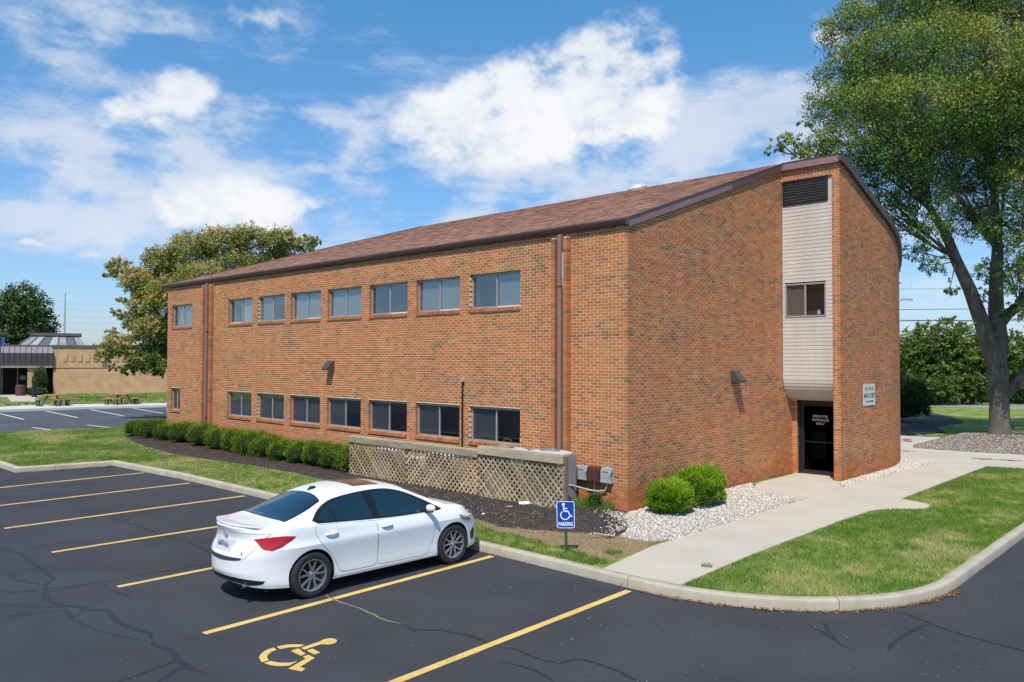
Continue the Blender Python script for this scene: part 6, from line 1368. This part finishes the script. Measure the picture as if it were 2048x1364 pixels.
o = empty('bollard', (6.88, 65.5, 0), label='dark blue square bollard before the canopy entrance', cat='bollard'); MB().hexa([(-.17, -.17, 0), (.17, -.17, 0), (.17, .17, 0), (-.17, .17, 0), (-.14, -.14, 1.25), (.14, -.14, 1.25), (.14, .14, 1.25), (-.14, .14, 1.25)]).build('shaft', mat('bollard_navy', (.015, .022, .035), .5), o); MB().box((-.15, -.15, 1.252), (.15, .15, 1.30)).build('cap', M['black'], o)
lp = empty('lamp_post', (1.35, 53.7, 0), label='brown square lamp post at the left edge with blue banner', cat='lamp post'); MB().box((-.10, -.10, 0), (.10, .10, 4.9)).build('pole', mat('bronze_pole', (.10, .085, .075), .5), lp); MB().box((-.3, -.3, -.05), (.3, .3, .12)).build('footing', M['concrete'], lp); MB().box((-1.0, -.35, 4.9), (.12, .35, 5.1)).build('lamp_head', mat('lamp_bronze', (.09, .075, .07), .5), lp); MB().box((.12, -.03, 4.1), (.34, .0, 4.75)).build('banner', mat('banner_blue', (.16, .30, .52), .6), lp)
an = at_depth(129, 668, 108); o = empty('antenna_mast', (an.x, an.y, 0), label='slim grey radio mast standing behind the tan building', cat='mast'); MB().tube([(0, 0, 0), (0, 0, 9), (0, 0, 12.2)], [.14, .11, .06], 8).build('mast', mat('mast_grey', (.38, .37, .34), .5), o); MB().tube([(0, 0, 12.2), (0, 0, 12.5)], .10, 8).build('beacon', M['white'], o)
# power poles and wires on the right
wm_ = mat('wire_black', (.03, .03, .035), .6); pw = mat('pole_wood', (.22, .19, .16), .9)
def upole(x, y, h, lab, arm=True, lampd=None):
    u = empty('utility_pole', (x, y, 0), label=lab, cat='utility pole'); MB().tube([(0, 0, -.2), (0, 0, h)], [.17, .12], 10).build('pole', pw, u)
    for z in (h-.6, h-1.5): MB().box((-.06, -1.1, z), (.06, 1.1, z+.12)).build('crossarm', pw, u)
    if lampd: MB().tube([(0, 0, 7.25), (.0, -.7, 7.7), (.0, -1.25, 7.88)], .045, 8).build('lamp_arm', M['boxgrey'], u); MB().obox((0, -1.55, 7.88), (.13, 0, 0), (0, .36, .04), (0, 0, .07)).build('lamp_head', M['boxgrey'], u)
    return u
upole(49.3, 10.9, 10.6, 'wooden utility pole with street lamp arm hidden behind the curved corner', lampd=True)
upole(46.6, 9.9, 16.0, 'tall weathered pole seen through the big tree above the roof slope')
upole(57.5, -28, 10.6, 'far utility pole carrying the wires past the right edge')
for i, (z0, z1, xx) in enumerate(((8.75, 8.2, 49.3), (7.18, 7.30, 49.4), (6.40, 6.05, 49.5), (6.30, 6.75, 49.2), (5.55, 5.4, 49.4))):
    P = [(xx+8.2*t, 10.9-38.9*t, z0+(z1-z0)*t*1.0-.5*math.sin(math.pi*t)*0.6) for t in np.linspace(0, 1, 24)]; o = MB().tube(P, .022 if i else .014, 5).build('power_line', wm_); tag(o, ('topmost thin power line right of the curved wall', 'second power line from the top at the right', 'middle power line dipping toward the tree trunk', 'power line crossing the middle one beside the trunk', 'lowest faint power line just over the green trees')[i], 'power line')
    if i < 3:
        P = [(xx-3*t, 10.9+45*t, z0-.4*math.sin(math.pi*t)) for t in np.linspace(0, 1, 14)]; MB().tube(P, .02, 4).build('power_line_span', wm_, o)
for i, zz in enumerate((10.2, 9.1, 8.2, 7.0, 6.2)):
    a = at_depth(100, 600+i*14, 105); b = at_depth(330, 590+i*14, 105); P = [a.lerp(b, t)+Vector((0, 0, -1.1*math.sin(math.pi*t)*(.9-.1*i))) for t in np.linspace(0, 1, 14)]; o = MB().tube(P, .013, 4).build('power_line', mat('faint_wire', (.32, .27, .30), .6) if i == 0 else bpy.data.materials['faint_wire']); tag(o, ('highest', 'second highest', 'middle', 'second lowest', 'lowest')[i]+' faint wire sagging between mast and left tree', 'power line')
# red and white thing beyond the road
o = empty('parked_van', (66.2, 1.0, 0), .2, 'maroon van seen low between the tree trunk and right edge', 'van'); b = MB(); b.hexa([(-.9, -2.3, .35), (.9, -2.3, .35), (.9, 2.3, .35), (-.9, 2.3, .35), (-.85, -2.2, 1.1), (.85, -2.2, 1.1), (.85, 2.3, 1.1), (-.85, 2.3, 1.1)]); b.build('body', mat('maroon_paint', (.12, .01, .02), .3, coat=.5), o); b = MB(); b.hexa([(-.84, -1.2, 1.1), (.84, -1.2, 1.1), (.84, 2.25, 1.1), (-.84, 2.25, 1.1), (-.7, -.7, 1.75), (.7, -.7, 1.75), (.7, 2.1, 1.75), (-.7, 2.1, 1.75)]); b.build('cabin', M['carglass'], o)
for q in ((-.85, -1.5), (.85, -1.5), (-.85, 1.5), (.85, 1.5)): MB().lathe([(0, -.1), (.34, -.1), (.34, .1), (0, .1)], (q[0], q[1], .34), 16, 'X').build('wheel', M['rubber'], o)
# ---------------------------------------------------------------- plants
def dirs(n, r_): 
    v = r_.normal(0, 1, (n, 3)); return v/np.linalg.norm(v, axis=1)[:, None]
def leafset(name, P, size, tone, parent, seed, asp=.42, droop=.0, matn='leaf', nrmbias=None, fold=.25):
    """P (N,3) leaf centres -> one bent leaf (two triangles as a quad) each"""
    r_ = np.random.default_rng(seed); N_ = len(P); d = dirs(N_, r_); d[:, 2] = d[:, 2]*.6-droop; d /= np.linalg.norm(d, axis=1)[:, None]
    s = dirs(N_, r_); 
    if nrmbias is not None: s = np.cross(d, nrmbias+s*.55)
    else: s = np.cross(d, s)
    s /= np.linalg.norm(s, axis=1)[:, None]+1e-9; n = np.cross(d, s); L = (size*r_.uniform(.6, 1.35, N_))[:, None]; w = L*asp
    V = np.stack([P-d*L*.5, P+s*w*.5+n*L*fold*.3, P+d*L*.5, P-s*w*.5+n*L*fold*.3], 1); return quads(name, V, tone, M[matn], parent)
def limb(mb, pts, r0, r1, n=8):
    k = len(pts); mb.tube(pts, [r0+(r1-r0)*i/(k-1) for i in range(k)], n)
def bez(a, b, bend, n=7):
    a, b, bend = Vector(a), Vector(b), Vector(bend); m_ = (a+b)/2+bend; return [a*(1-t)**2+m_*2*t*(1-t)+b*t*t for t in np.linspace(0, 1, n)]
def big_tree(name, label, cat, base, trunk_fn, clumps, nleaf, size, pal, seed, group=None, warm=None, droop=.35, inner=.45, asp=.42, twigs=True, flat=.75, nspray=26):
    """clumps: list of (centre, radius, attach point, warmth). Leaves hang in sprays along twigs inside each clump"""
    t = empty(name, base, label=label, cat=cat, group=group); B = Vector(base); r_ = np.random.default_rng(seed); mb = MB(); trunk_fn(mb)
    vol = np.array([c[1]**2.2 for c in clumps]); cnt = (vol/vol.sum()*nleaf).astype(int); LP = []; LT_ = []
    for (c, rad, att, wm), n in zip(clumps, cnt):
        c = Vector(c)-B; a = Vector(att)-B; limb(mb, bez(a, c, (0, 0, -.1*(c-a).length*.3), 6), max(.03, rad*.05), .018, 6)
        ns = max(6, n//nspray); d = dirs(ns, r_); rr = rad*(inner+(1-inner)*r_.random(ns)**.5)[:, None]; sp = d*rr*np.array([1, 1, flat])
        for i in range(ns):
            if twigs and i % 3 == 0: mb.tube([c, c+Vector(sp[i])*.55+Vector((0, 0, .05)), c+Vector(sp[i])], [.016, .010, .004], 4, cap=False)
        m_ = n//ns; ax = d+np.array([0, 0, -droop]); ax /= np.linalg.norm(ax, axis=1)[:, None]
        tt = r_.uniform(-.5, .5, (ns, m_, 1))*rad*.34; off = r_.normal(0, 1, (ns, m_, 3))*rad*.075
        P = np.array(c)[None, None]+sp[:, None]+ax[:, None]*tt+off; P[:, :, 2] -= (tt[:, :, 0]**2)*.35*droop
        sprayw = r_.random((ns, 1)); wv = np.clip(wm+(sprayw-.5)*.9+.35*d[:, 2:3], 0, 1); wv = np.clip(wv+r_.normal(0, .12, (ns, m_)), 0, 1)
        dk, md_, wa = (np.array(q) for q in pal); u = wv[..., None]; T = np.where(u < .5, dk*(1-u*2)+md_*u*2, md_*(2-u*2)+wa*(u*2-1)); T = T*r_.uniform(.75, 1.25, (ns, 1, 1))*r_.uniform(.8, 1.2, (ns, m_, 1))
        LP.append(P.reshape(-1, 3)); LT_.append(T.reshape(-1, 3))
    mb.build('trunk', M['bark'], t, sm=60); leafset('crown', np.concatenate(LP), size, np.concatenate(LT_), t, seed+1, asp, droop)
    return t
# big honey locust at the right
TB = Vector((23.7, -2.0, .12))
def onpic(u, v, D): return at_depth(u, v, D)
D0 = 33.0
fork = onpic(1995, 735, D0); lf1 = onpic(1962, 640, D0-.2); lf2 = onpic(1912, 520, D0-.6); lf3 = onpic(1862, 420, D0-1.2); mf1 = onpic(1992, 620, D0+.1); mf2 = onpic(1995, 500, D0+.3); mf3 = onpic(1985, 330, D0+.5); rf1 = onpic(2038, 610, D0+.4); rf2 = onpic(2110, 500, D0+.8); rf3 = onpic(2160, 330, D0+.6)
lo1 = onpic(2030, 770, D0-.3); lo2 = onpic(2075, 715, D0-.6); lo3 = onpic(2180, 660, D0-1.0)
def trunkR(mb):
    q = lambda v: Vector(v)-TB
    mb.tube([Vector((0, 0, -.3)), Vector((0, 0, .15)), Vector((-.02, 0, .6)), q(onpic(1999, 800, D0)), q(fork)], [.54, .44, .39, .37, .42], 16)
    mb.tube([q(fork)-Vector((0, 0, .5)), q(onpic(1978, 690, D0-.1)), q(lf1), q(onpic(1940, 580, D0-.4)), q(lf2), q(onpic(1893, 470, D0-.9)), q(lf3)], [.30, .33, .30, .26, .22, .18, .13], 12)
    mb.tube([q(fork)-Vector((0, 0, .4)), q(onpic(1998, 680, D0)), q(mf1), q(onpic(1992, 560, D0+.2)), q(mf2), q(mf3)], [.34, .34, .30, .26, .22, .12], 12)
    mb.tube([q(onpic(1996, 655, D0)), q(onpic(2014, 630, D0+.2)), q(rf1), q(onpic(2066, 560, D0+.6)), q(rf2), q(rf3)], [.22, .22, .20, .17, .14, .08], 10)
    mb.tube([q(onpic(2005, 800, D0)), q(lo1), q(onpic(2050, 745, D0-.5)), q(lo2), q(lo3)], [.20, .22, .20, .18, .12], 10)
    mb.tube([q(lo1)+Vector((-.2, -.25, .0)), q(lo1)+Vector((-.3, -.38, -.02))], [.17, .13], 10)
    for a, b, r0 in ((lf3, onpic(1760, 300, D0-2), .09), (lf3, onpic(1830, 240, D0-1), .10), (mf3, onpic(1900, 120, D0), .10), (mf3, onpic(2010, 90, D0+1), .10), (lf2, onpic(1790, 430, D0-2.2), .08), (mf2, onpic(1900, 370, D0+2), .10), (rf3, onpic(2100, 150, D0), .09), (rf2, onpic(2010, 400, D0-2), .09), (onpic(1700, 330, D0-2.5), onpic(1590, 310, D0-3), .04), (onpic(1760, 300, D0-2), onpic(1700, 330, D0-2.5), .05)):
        limb(mb, bez(q(a), q(b), (0, 0, .3)), r0, r0*.4, 7)
CR = []
def cl(u, v, dd_, r_, att, w): CR.append((tuple(onpic(u, v, D0+dd_)), r_, tuple(att), w*.80))
for (u, v, dd_, r_, att, w) in [(1700, 60, -1, 1.3, lf3, .6), (1760, 20, 0, 1.6, mf3, .5), (1850, -20, 0, 1.9, mf3, .55), (1950, 0, -1, 2.0, mf3, .6), (2040, 30, -1.5, 2.0, rf3, .75), (2110, 100, -1, 2.0, rf3, .7), (1690, 140, -1.5, 1.3, lf3, .55), (1770, 120, -2, 1.7, lf3, .5), (1870, 100, -2.5, 1.9, mf3, .6), (1970, 120, -3, 2.0, mf3, .85), (2050, 180, -3, 1.9, rf3, .75),
    (1660, 210, -2, 1.1, lf3, .5), (1740, 220, -3, 1.7, lf3, .5), (1830, 210, -3.5, 1.7, lf3, .7), (1920, 220, -3, 1.8, mf3, .65), (2020, 270, -2.5, 1.7, mf2, .35), (2110, 260, -2, 1.8, rf3, .5), (1640, 290, -2.5, .85, onpic(1700, 330, D0-2.5), .55), (1585, 285, -3, .55, onpic(1700, 330, D0-2.5), .65), (1550, 300, -3.2, .38, onpic(1590, 310, D0-3), .6), (1600, 318, -3, .5, onpic(1590, 310, D0-3), .6), (1555, 282, -3.2, .3, onpic(1590, 310, D0-3), .6), (1610, 245, -2.8, .35, onpic(1700, 330, D0-2.5), .6),
    (1700, 290, -3, 1.3, lf3, .45), (1790, 310, -3, 1.5, lf3, .4), (1880, 300, -2, 1.6, mf2, .3), (1960, 330, -1, 1.4, mf2, .25), (1750, 370, -1.5, 1.3, lf2, .25), (1840, 390, -2.2, 1.2, lf2, .2), (2060, 360, -3, 1.4, rf2, .4), (2120, 420, -3, 1.6, rf2, .45), (1790, 440, -2, .95, lf2, .2), (1860, 460, -2.5, .8, lf2, .2), (1830, 500, -2.2, .6, lf2, .2), (1870, 530, -2.2, .55, lf2, .25), (1900, 575, -2.0, .40, lf2, .3), (1940, 440, 1.5, 1.2, mf2, .1), (2010, 450, -2, 1.1, rf2, .25), (2070, 490, -3, 1.1, rf2, .4),
    (1980, 540, -1.5, .65, mf1, .25), (2040, 560, -2.5, .8, rf1, .5), (1960, 590, .8, .5, mf1, .1), (2010, 620, -1, .45, mf1, .15), (2075, 620, -2.5, .8, rf2, .35), (1925, 655, -1.5, .32, lf1, .2), (1905, 640, -1.5, .22, lf1, .2), (2020, 540, 1.5, .9, rf1, .1), (1900, 30, 3, 2.0, mf3, .3), (2000, 200, 3, 2.3, mf3, .15), (1850, 300, 2.5, 2.0, mf2, .15), (1940, 380, 3, 1.6, mf2, .1), (1760, 180, 2, 1.9, lf3, .3), (2090, 330, 2.5, 2.0, rf2, .15), (2170, 200, 0, 2.2, rf3, .4), (1690, 380, -1.2, .8, lf2, .3), (1665, 340, -2.2, .6, lf2, .4)]:
    cl(u, v, dd_, r_, att, w)
for (u, v, dd_, r_) in ((2190, 640, -1.0, 1.0), (2240, 600, -1.5, 1.3), (2150, 600, -2, .8), (2260, 330, 0, 2.2), (2230, 440, -1, 1.8), (2250, 120, 1, 2.2)): cl(u, v, dd_, r_, lo3 if v > 500 else rf3, .4)
GRN = ((.048, .125, .016), (.135, .27, .032), (.40, .36, .07))
big_tree('honey_locust', 'large green honey locust with yellowing tips rising beside the curved wall', 'tree', tuple(TB), trunkR, CR, 310000, .112, GRN, 100, droop=.7, asp=.36)
# left tree, orange green, behind the far end of the building
D1 = 46.0; TB2 = onpic(452, 760, D1); TB2.z = 0
top2 = [onpic(430, 690, D1), onpic(400, 600, D1), onpic(470, 590, D1)]
def trunkL(mb):
    q = lambda v: Vector(v)-TB2
    mb.tube([Vector((0, 0, -.3)), Vector((0, 0, 1.2)), q(top2[0])], [.35, .28, .24], 12); limb(mb, bez(q(top2[0]), q(onpic(330, 640, D1)), (0, 0, .4)), .18, .07); limb(mb, bez(q(top2[0]), q(top2[1]), (0, 0, .2)), .18, .10); limb(mb, bez(q(top2[0]), q(top2[2]), (0, 0, .2)), .18, .1)
    limb(mb, bez(q(onpic(330, 640, D1)), q(onpic(250, 655, D1)), (0, 0, .5)), .07, .03); limb(mb, bez(q(top2[1]), q(onpic(260, 570, D1)), (0, 0, .3)), .08, .03); limb(mb, bez(q(top2[2]), q(onpic(560, 500, D1)), (0, 0, .3)), .08, .03)
CL2 = []
for (u, v, dd_, r_, w) in [(240, 535, 0, .75, .9), (275, 560, -1, 1.0, .9), (325, 520, 0, 1.1, .75), (290, 610, -1, 1.0, .8), (380, 500, 0, 1.3, .7), (440, 485, 0, 1.2, .65), (500, 475, 0, 1.1, .6), (560, 480, 0, 1.0, .6), (610, 488, 0, .7, .6), (635, 482, 0, .35, .65), (400, 560, -2, 1.4, .65), (340, 590, -2, 1.3, .75), (480, 540, 0, 1.6, .45), (560, 530, 1, 1.4, .4), (300, 660, -2, 1.1, .65), (240, 690, -2, .9, .7), (205, 712, -2, .55, .7), (350, 650, -1, 1.2, .45), (290, 720, -2, .9, .25), (255, 738, -2, .45, .35), (225, 735, -2.2, .3, .4), (320, 735, -2, .6, .2), (370, 700, 0, 1.2, .2), (265, 640, 0, .8, .75), (225, 665, -1, .4, .8), (340, 560, 2, 1.4, .3), (420, 620, 1.5, 1.8, .2), (245, 600, -1, .35, .9), (215, 548, 0, .3, .95), (232, 625, -1, .35, .9), (320, 690, 1, 1.0, .15), (300, 580, 1, 1.0, .5)]:
    CL2.append((tuple(onpic(u, v, D1+dd_)), r_, tuple(top2[0 if v > 620 else 1 if u < 430 else 2]), w-.12))
big_tree('honey_locust', 'orange tinted honey locust leaning out behind the far end of the brick building', 'tree', tuple(TB2), trunkL, CL2, 120000, .14, ((.085, .15, .026), (.25, .31, .06), (.56, .40, .11)), 200, droop=.5)
# generic round crowned trees
def tree(name, label, u, base_xy, h, rad, pal, nleaf, size, seed, group=None, low=.15, cat='tree', nc=16, w=.4, flat=.85):
    r_ = np.random.default_rng(seed); x, y = base_xy; CL_ = []
    for i in range(nc):
        f = (i+.5)/nc; z = h*low+(h*(1-low)-rad*.35)*f; k = math.sin(math.pi*min(1, .22+.78*f))**.6; a = i*2.4+r_.uniform(-.4, .4); q = rad*(.62*k)*(.5+.5*r_.random()); CL_.append(((x+q*math.cos(a), y+q*math.sin(a), z), rad*(.36+.20*r_.random()), (x, y, z*.7), float(np.clip(w+.25*(f-.5)+r_.uniform(-.15, .15), 0, 1))))
    CL_.append(((x, y, h*.55), rad*.75, (x, y, h*.3), .05))
    def tf_(mb): mb.tube([(0, 0, -.3), (0, 0, h*.25), (.1, 0, h*.7)], [rad*.09, rad*.07, rad*.025], 8)
    return big_tree(name, label, cat, (x, y, 0), tf_, CL_, nleaf, size, pal, seed, group, droop=.25, inner=.55, flat=flat, nspray=18, twigs=False, asp=.6)
DG = ((.026, .062, .018), (.065, .125, .032), (.13, .18, .045))
a = at_depth(38, 700, 92); tree('maple_tree', 'dark green round tree behind the tan building at the left edge', 0, (a.x, a.y), 12.0, 4.6, DG, 26000, .30, 301, w=.5, nc=20)
a = at_depth(-60, 700, 96); tree('maple_tree', 'second dark tree cut by the left frame edge', 0, (a.x, a.y), 10.5, 4.2, DG, 9000, .34, 302, w=.5)
MG = ((.038, .085, .014), (.10, .175, .026), (.20, .25, .04))
for i, (u, v, D, h, rad, lb, w) in enumerate([(1822, 800, 64, 5.4, 2.3, 'green tree of the far row touching the curved wall', .5), (1852, 800, 66, 6.6, 2.2, 'tall pointed tree, second in the far row', .35), (1893, 800, 63, 6.9, 2.4, 'tallest light green tree in the far row', .65), (1935, 800, 64, 6.2, 2.4, 'broad tree of the far row left of the big trunk', .55), (1975, 800, 66, 6.0, 2.4, 'tree of the far row right behind the big trunk', .45), (2022, 800, 62, 5.8, 2.3, 'light green tree of the far row at the right of the trunk', .7), (2070, 800, 64, 6.6, 2.5, 'last tree of the far row at the right frame edge', .5), (1800, 800, 70, 6.3, 2.6, 'tree of the far row mostly hidden by the curved wall', .5), (2135, 800, 65, 6.2, 2.5, 'tree of the far row just past the right frame edge', .5)]):
    a = at_depth(u, v, D); tree('hedgerow_tree', lb, 0, (a.x, a.y), h, rad, MG, 9500, .22, 320+i, 'trees in the row across the right hand road', low=.06, w=w, nc=14)
for i, (u, D) in enumerate([(1815, 58.5), (1850, 59), (1885, 59.5), (1920, 60), (1950, 60)]):
    a = at_depth(u, 800, D); tree('roadside_bush', ('low leafy bush behind the road by the curved wall', 'low leafy bush behind the road, second from the wall', 'low leafy bush in the middle of the roadside row', 'low leafy bush, second from the big trunk', 'low leafy bush beyond the road beside the big trunk')[i], 0, (a.x, a.y), 2.4, 1.35, MG, 3500, .17, 340+i, 'low bushes along the road', low=.1, cat='bush', nc=8, w=.6)
# distant tree line behind everything
def far_tree_line():
    r_ = np.random.default_rng(55); P = []; T = []
    for i in range(150):
        a = math.pi*2*i/150+r_.uniform(-.02, .02); d = 230+r_.uniform(-15, 25); x, y = CAM[0]+d*math.sin(a), CAM[1]+d*math.cos(a)
        h = r_.uniform(5, 9); n = 700; v = dirs(n, r_)*np.array([7, 7, h*.5])*(.6+.4*r_.random((n, 1))**.5); v[:, 2] += h*.5; v += np.array([x, y, 0]); P.append(v); T.append(np.array((.05, .085, .03))*r_.uniform(.7, 1.3, (n, 1)))
    o = leafset('far_woods', np.concatenate(P), 1.5, np.concatenate(T), None, 56, .7); o['kind'] = 'stuff'; tag(o, 'far belt of trees on the horizon round the site', 'woods')
far_tree_line()
for i, (x, y, h, rad, lb) in enumerate([(-44, 34, 12, 5.5, 'tree left of the frame, seen mirrored in the far upper windows'), (-36, 22, 10, 4.6, 'tree left of the frame, seen mirrored in the middle upper windows'), (-33, 6, 13, 6, 'tree left of the frame, seen mirrored in the nearest upper window')]):
    tree('reflected_tree', lb, 0, (x, y), h, rad, DG, 8000, .34, 380+i, w=.5)
# clipped hedge plants along the long wall, two bushes by the corner, shrub by the plaza
def bush(name, label, x, y, z, rx, ry, rz, n, size, pal, seed, group=None, cat='bush', spiky=.0, asp=.35, flatb=.75, sunny=.5):
    t = empty(name, (x, y, z), label=label, cat=cat, group=group); r_ = np.random.default_rng(seed); d = dirs(n, r_); k = d[:, 2] < -.55; d[k, 2] *= -1
    sq = (np.abs(d)**2.7).sum(1)**(-1/2.7); lump = sq*.94*(1+.08*np.sin(d[:, 0]*5+seed)+.08*np.sin(d[:, 1]*6+seed*2)+.06*np.sin(d[:, 2]*9+seed)+.05*np.sin(d[:, 0]*13+d[:, 1]*11+seed)); rr = (.80+.22*r_.random(n)**.7)*lump; P = d*rr[:, None]*np.array([rx, ry, rz]); P[:, 2] += rz*flatb
    P[:, 2] += np.where(d[:, 2] > .1, spiky*2.2*r_.random(n)**4, 0); P = P[P[:, 2] > .03]; n = len(P); d = (P-np.array([0, 0, rz*flatb]))/np.array([rx, ry, rz]); d /= np.linalg.norm(d, axis=1)[:, None]
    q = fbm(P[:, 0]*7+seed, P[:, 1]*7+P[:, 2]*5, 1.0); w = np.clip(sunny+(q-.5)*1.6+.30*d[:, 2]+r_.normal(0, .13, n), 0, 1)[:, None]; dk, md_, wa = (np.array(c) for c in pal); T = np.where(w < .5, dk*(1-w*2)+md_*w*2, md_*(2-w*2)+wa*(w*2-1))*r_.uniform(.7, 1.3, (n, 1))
    r2_ = np.random.default_rng(seed+9); up_ = d*.8+np.array([0, 0, .6])+r2_.normal(0, .45, (n, 3)); up_ /= np.linalg.norm(up_, axis=1)[:, None]; s = np.cross(up_, dirs(n, r2_)); s /= np.linalg.norm(s, axis=1)[:, None]+1e-9; L = (size*r2_.uniform(.6, 1.4, n))[:, None]
    V = np.stack([P-up_*L*.5, P+s*L*asp*.5, P+up_*L*.5, P-s*L*asp*.5], 1); quads('foliage', V, T, M['needle'], t)
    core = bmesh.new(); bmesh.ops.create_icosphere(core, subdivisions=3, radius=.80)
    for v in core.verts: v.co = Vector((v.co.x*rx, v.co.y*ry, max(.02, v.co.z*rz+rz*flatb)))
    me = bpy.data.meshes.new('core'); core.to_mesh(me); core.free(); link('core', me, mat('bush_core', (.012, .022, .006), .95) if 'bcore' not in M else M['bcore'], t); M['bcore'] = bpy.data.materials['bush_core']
    MB().tube([(0, 0, -.1), (0, 0, rz*.6)], [.035, .03], 6).build('stem', M['bark'], t); return t
YEW = ((.014, .045, .004), (.070, .165, .008), (.27, .33, .018)); YEW2 = ((.035, .095, .006), (.15, .30, .010), (.34, .46, .02))
hp = [(24.55, 291), (23.2, 312), (21.7, 338), (20.4, 366), (18.7, 402), (17.3, 430), (16.15, 462), (15.1, 492), (14.1, 522), (13.0, 553), (11.95, 583), (11.0, 612), (10.1, 642), (9.25, 672)]
nm_ = ['leftmost hedge plant, beyond the far building corner', 'second hedge plant from the left end', 'hedge plant under the small far ground floor window', 'broad hedge plant left of the far downpipe', 'hedge plant just right of the splash block', 'hedge plant at the far downpipe foot', 'hedge plant below the leftmost window of the lower strip', 'hedge plant below the gap of the first two lower windows', 'hedge plant below the second lower window', 'hedge plant under the lower window with dark blinds', 'smaller hedge plant in the middle right of the row', 'yellow tipped hedge plant third from the lattice', 'hedge plant next but one to the lattice screen', 'bright hedge plant pressed against the lattice screen']
rh = random.Random(4)
for i, (y, u) in enumerate(hp):
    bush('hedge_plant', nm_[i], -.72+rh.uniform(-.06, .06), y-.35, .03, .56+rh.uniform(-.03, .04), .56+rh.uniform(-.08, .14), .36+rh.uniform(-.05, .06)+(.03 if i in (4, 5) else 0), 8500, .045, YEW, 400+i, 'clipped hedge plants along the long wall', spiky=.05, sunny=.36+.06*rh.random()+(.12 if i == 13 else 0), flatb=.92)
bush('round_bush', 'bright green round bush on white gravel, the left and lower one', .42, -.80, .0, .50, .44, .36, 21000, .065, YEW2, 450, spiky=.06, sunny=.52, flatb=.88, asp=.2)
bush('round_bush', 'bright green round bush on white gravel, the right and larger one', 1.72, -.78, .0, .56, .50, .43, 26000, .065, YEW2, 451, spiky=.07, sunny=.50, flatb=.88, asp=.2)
bush('large_shrub', 'large dark shrub with reddish top beside the curved wall', 30.75, 3.95, .1, 1.22, 1.22, 1.0, 13000, .13, ((.012, .030, .006), (.05, .085, .015), (.20, .13, .035)), 452, spiky=.2, sunny=.33, flatb=.95)
bush('large_shrub', 'green climber shrub on the pier of the canopy', 8.6, 69.9, .2, .6, .6, 1.25, 4000, .16, DG, 453, sunny=.6); bush('low_shrub', 'low dark shrub before the canopy pier', 7.9, 69.0, .0, .95, .6, .40, 2500, .13, DG, 454, sunny=.5); bush('low_shrub', 'low dark shrub by the path at the left edge', 2.4, 68.5, .0, 1.1, .8, .5, 2500, .14, DG, 455, sunny=.5)
bush('lattice_weed', 'leafy weed growing behind the middle lattice panel', -1.05, 4.45, .0, .12, .28, .30, 500, .06, MG, 456, sunny=.6, cat='weed')
bush('wall_weed', 'dark leafy weed at the foot of the tall cooling unit', -.45, .55, .0, .15, .18, .22, 600, .07, MG, 457, sunny=.2, cat='weed')
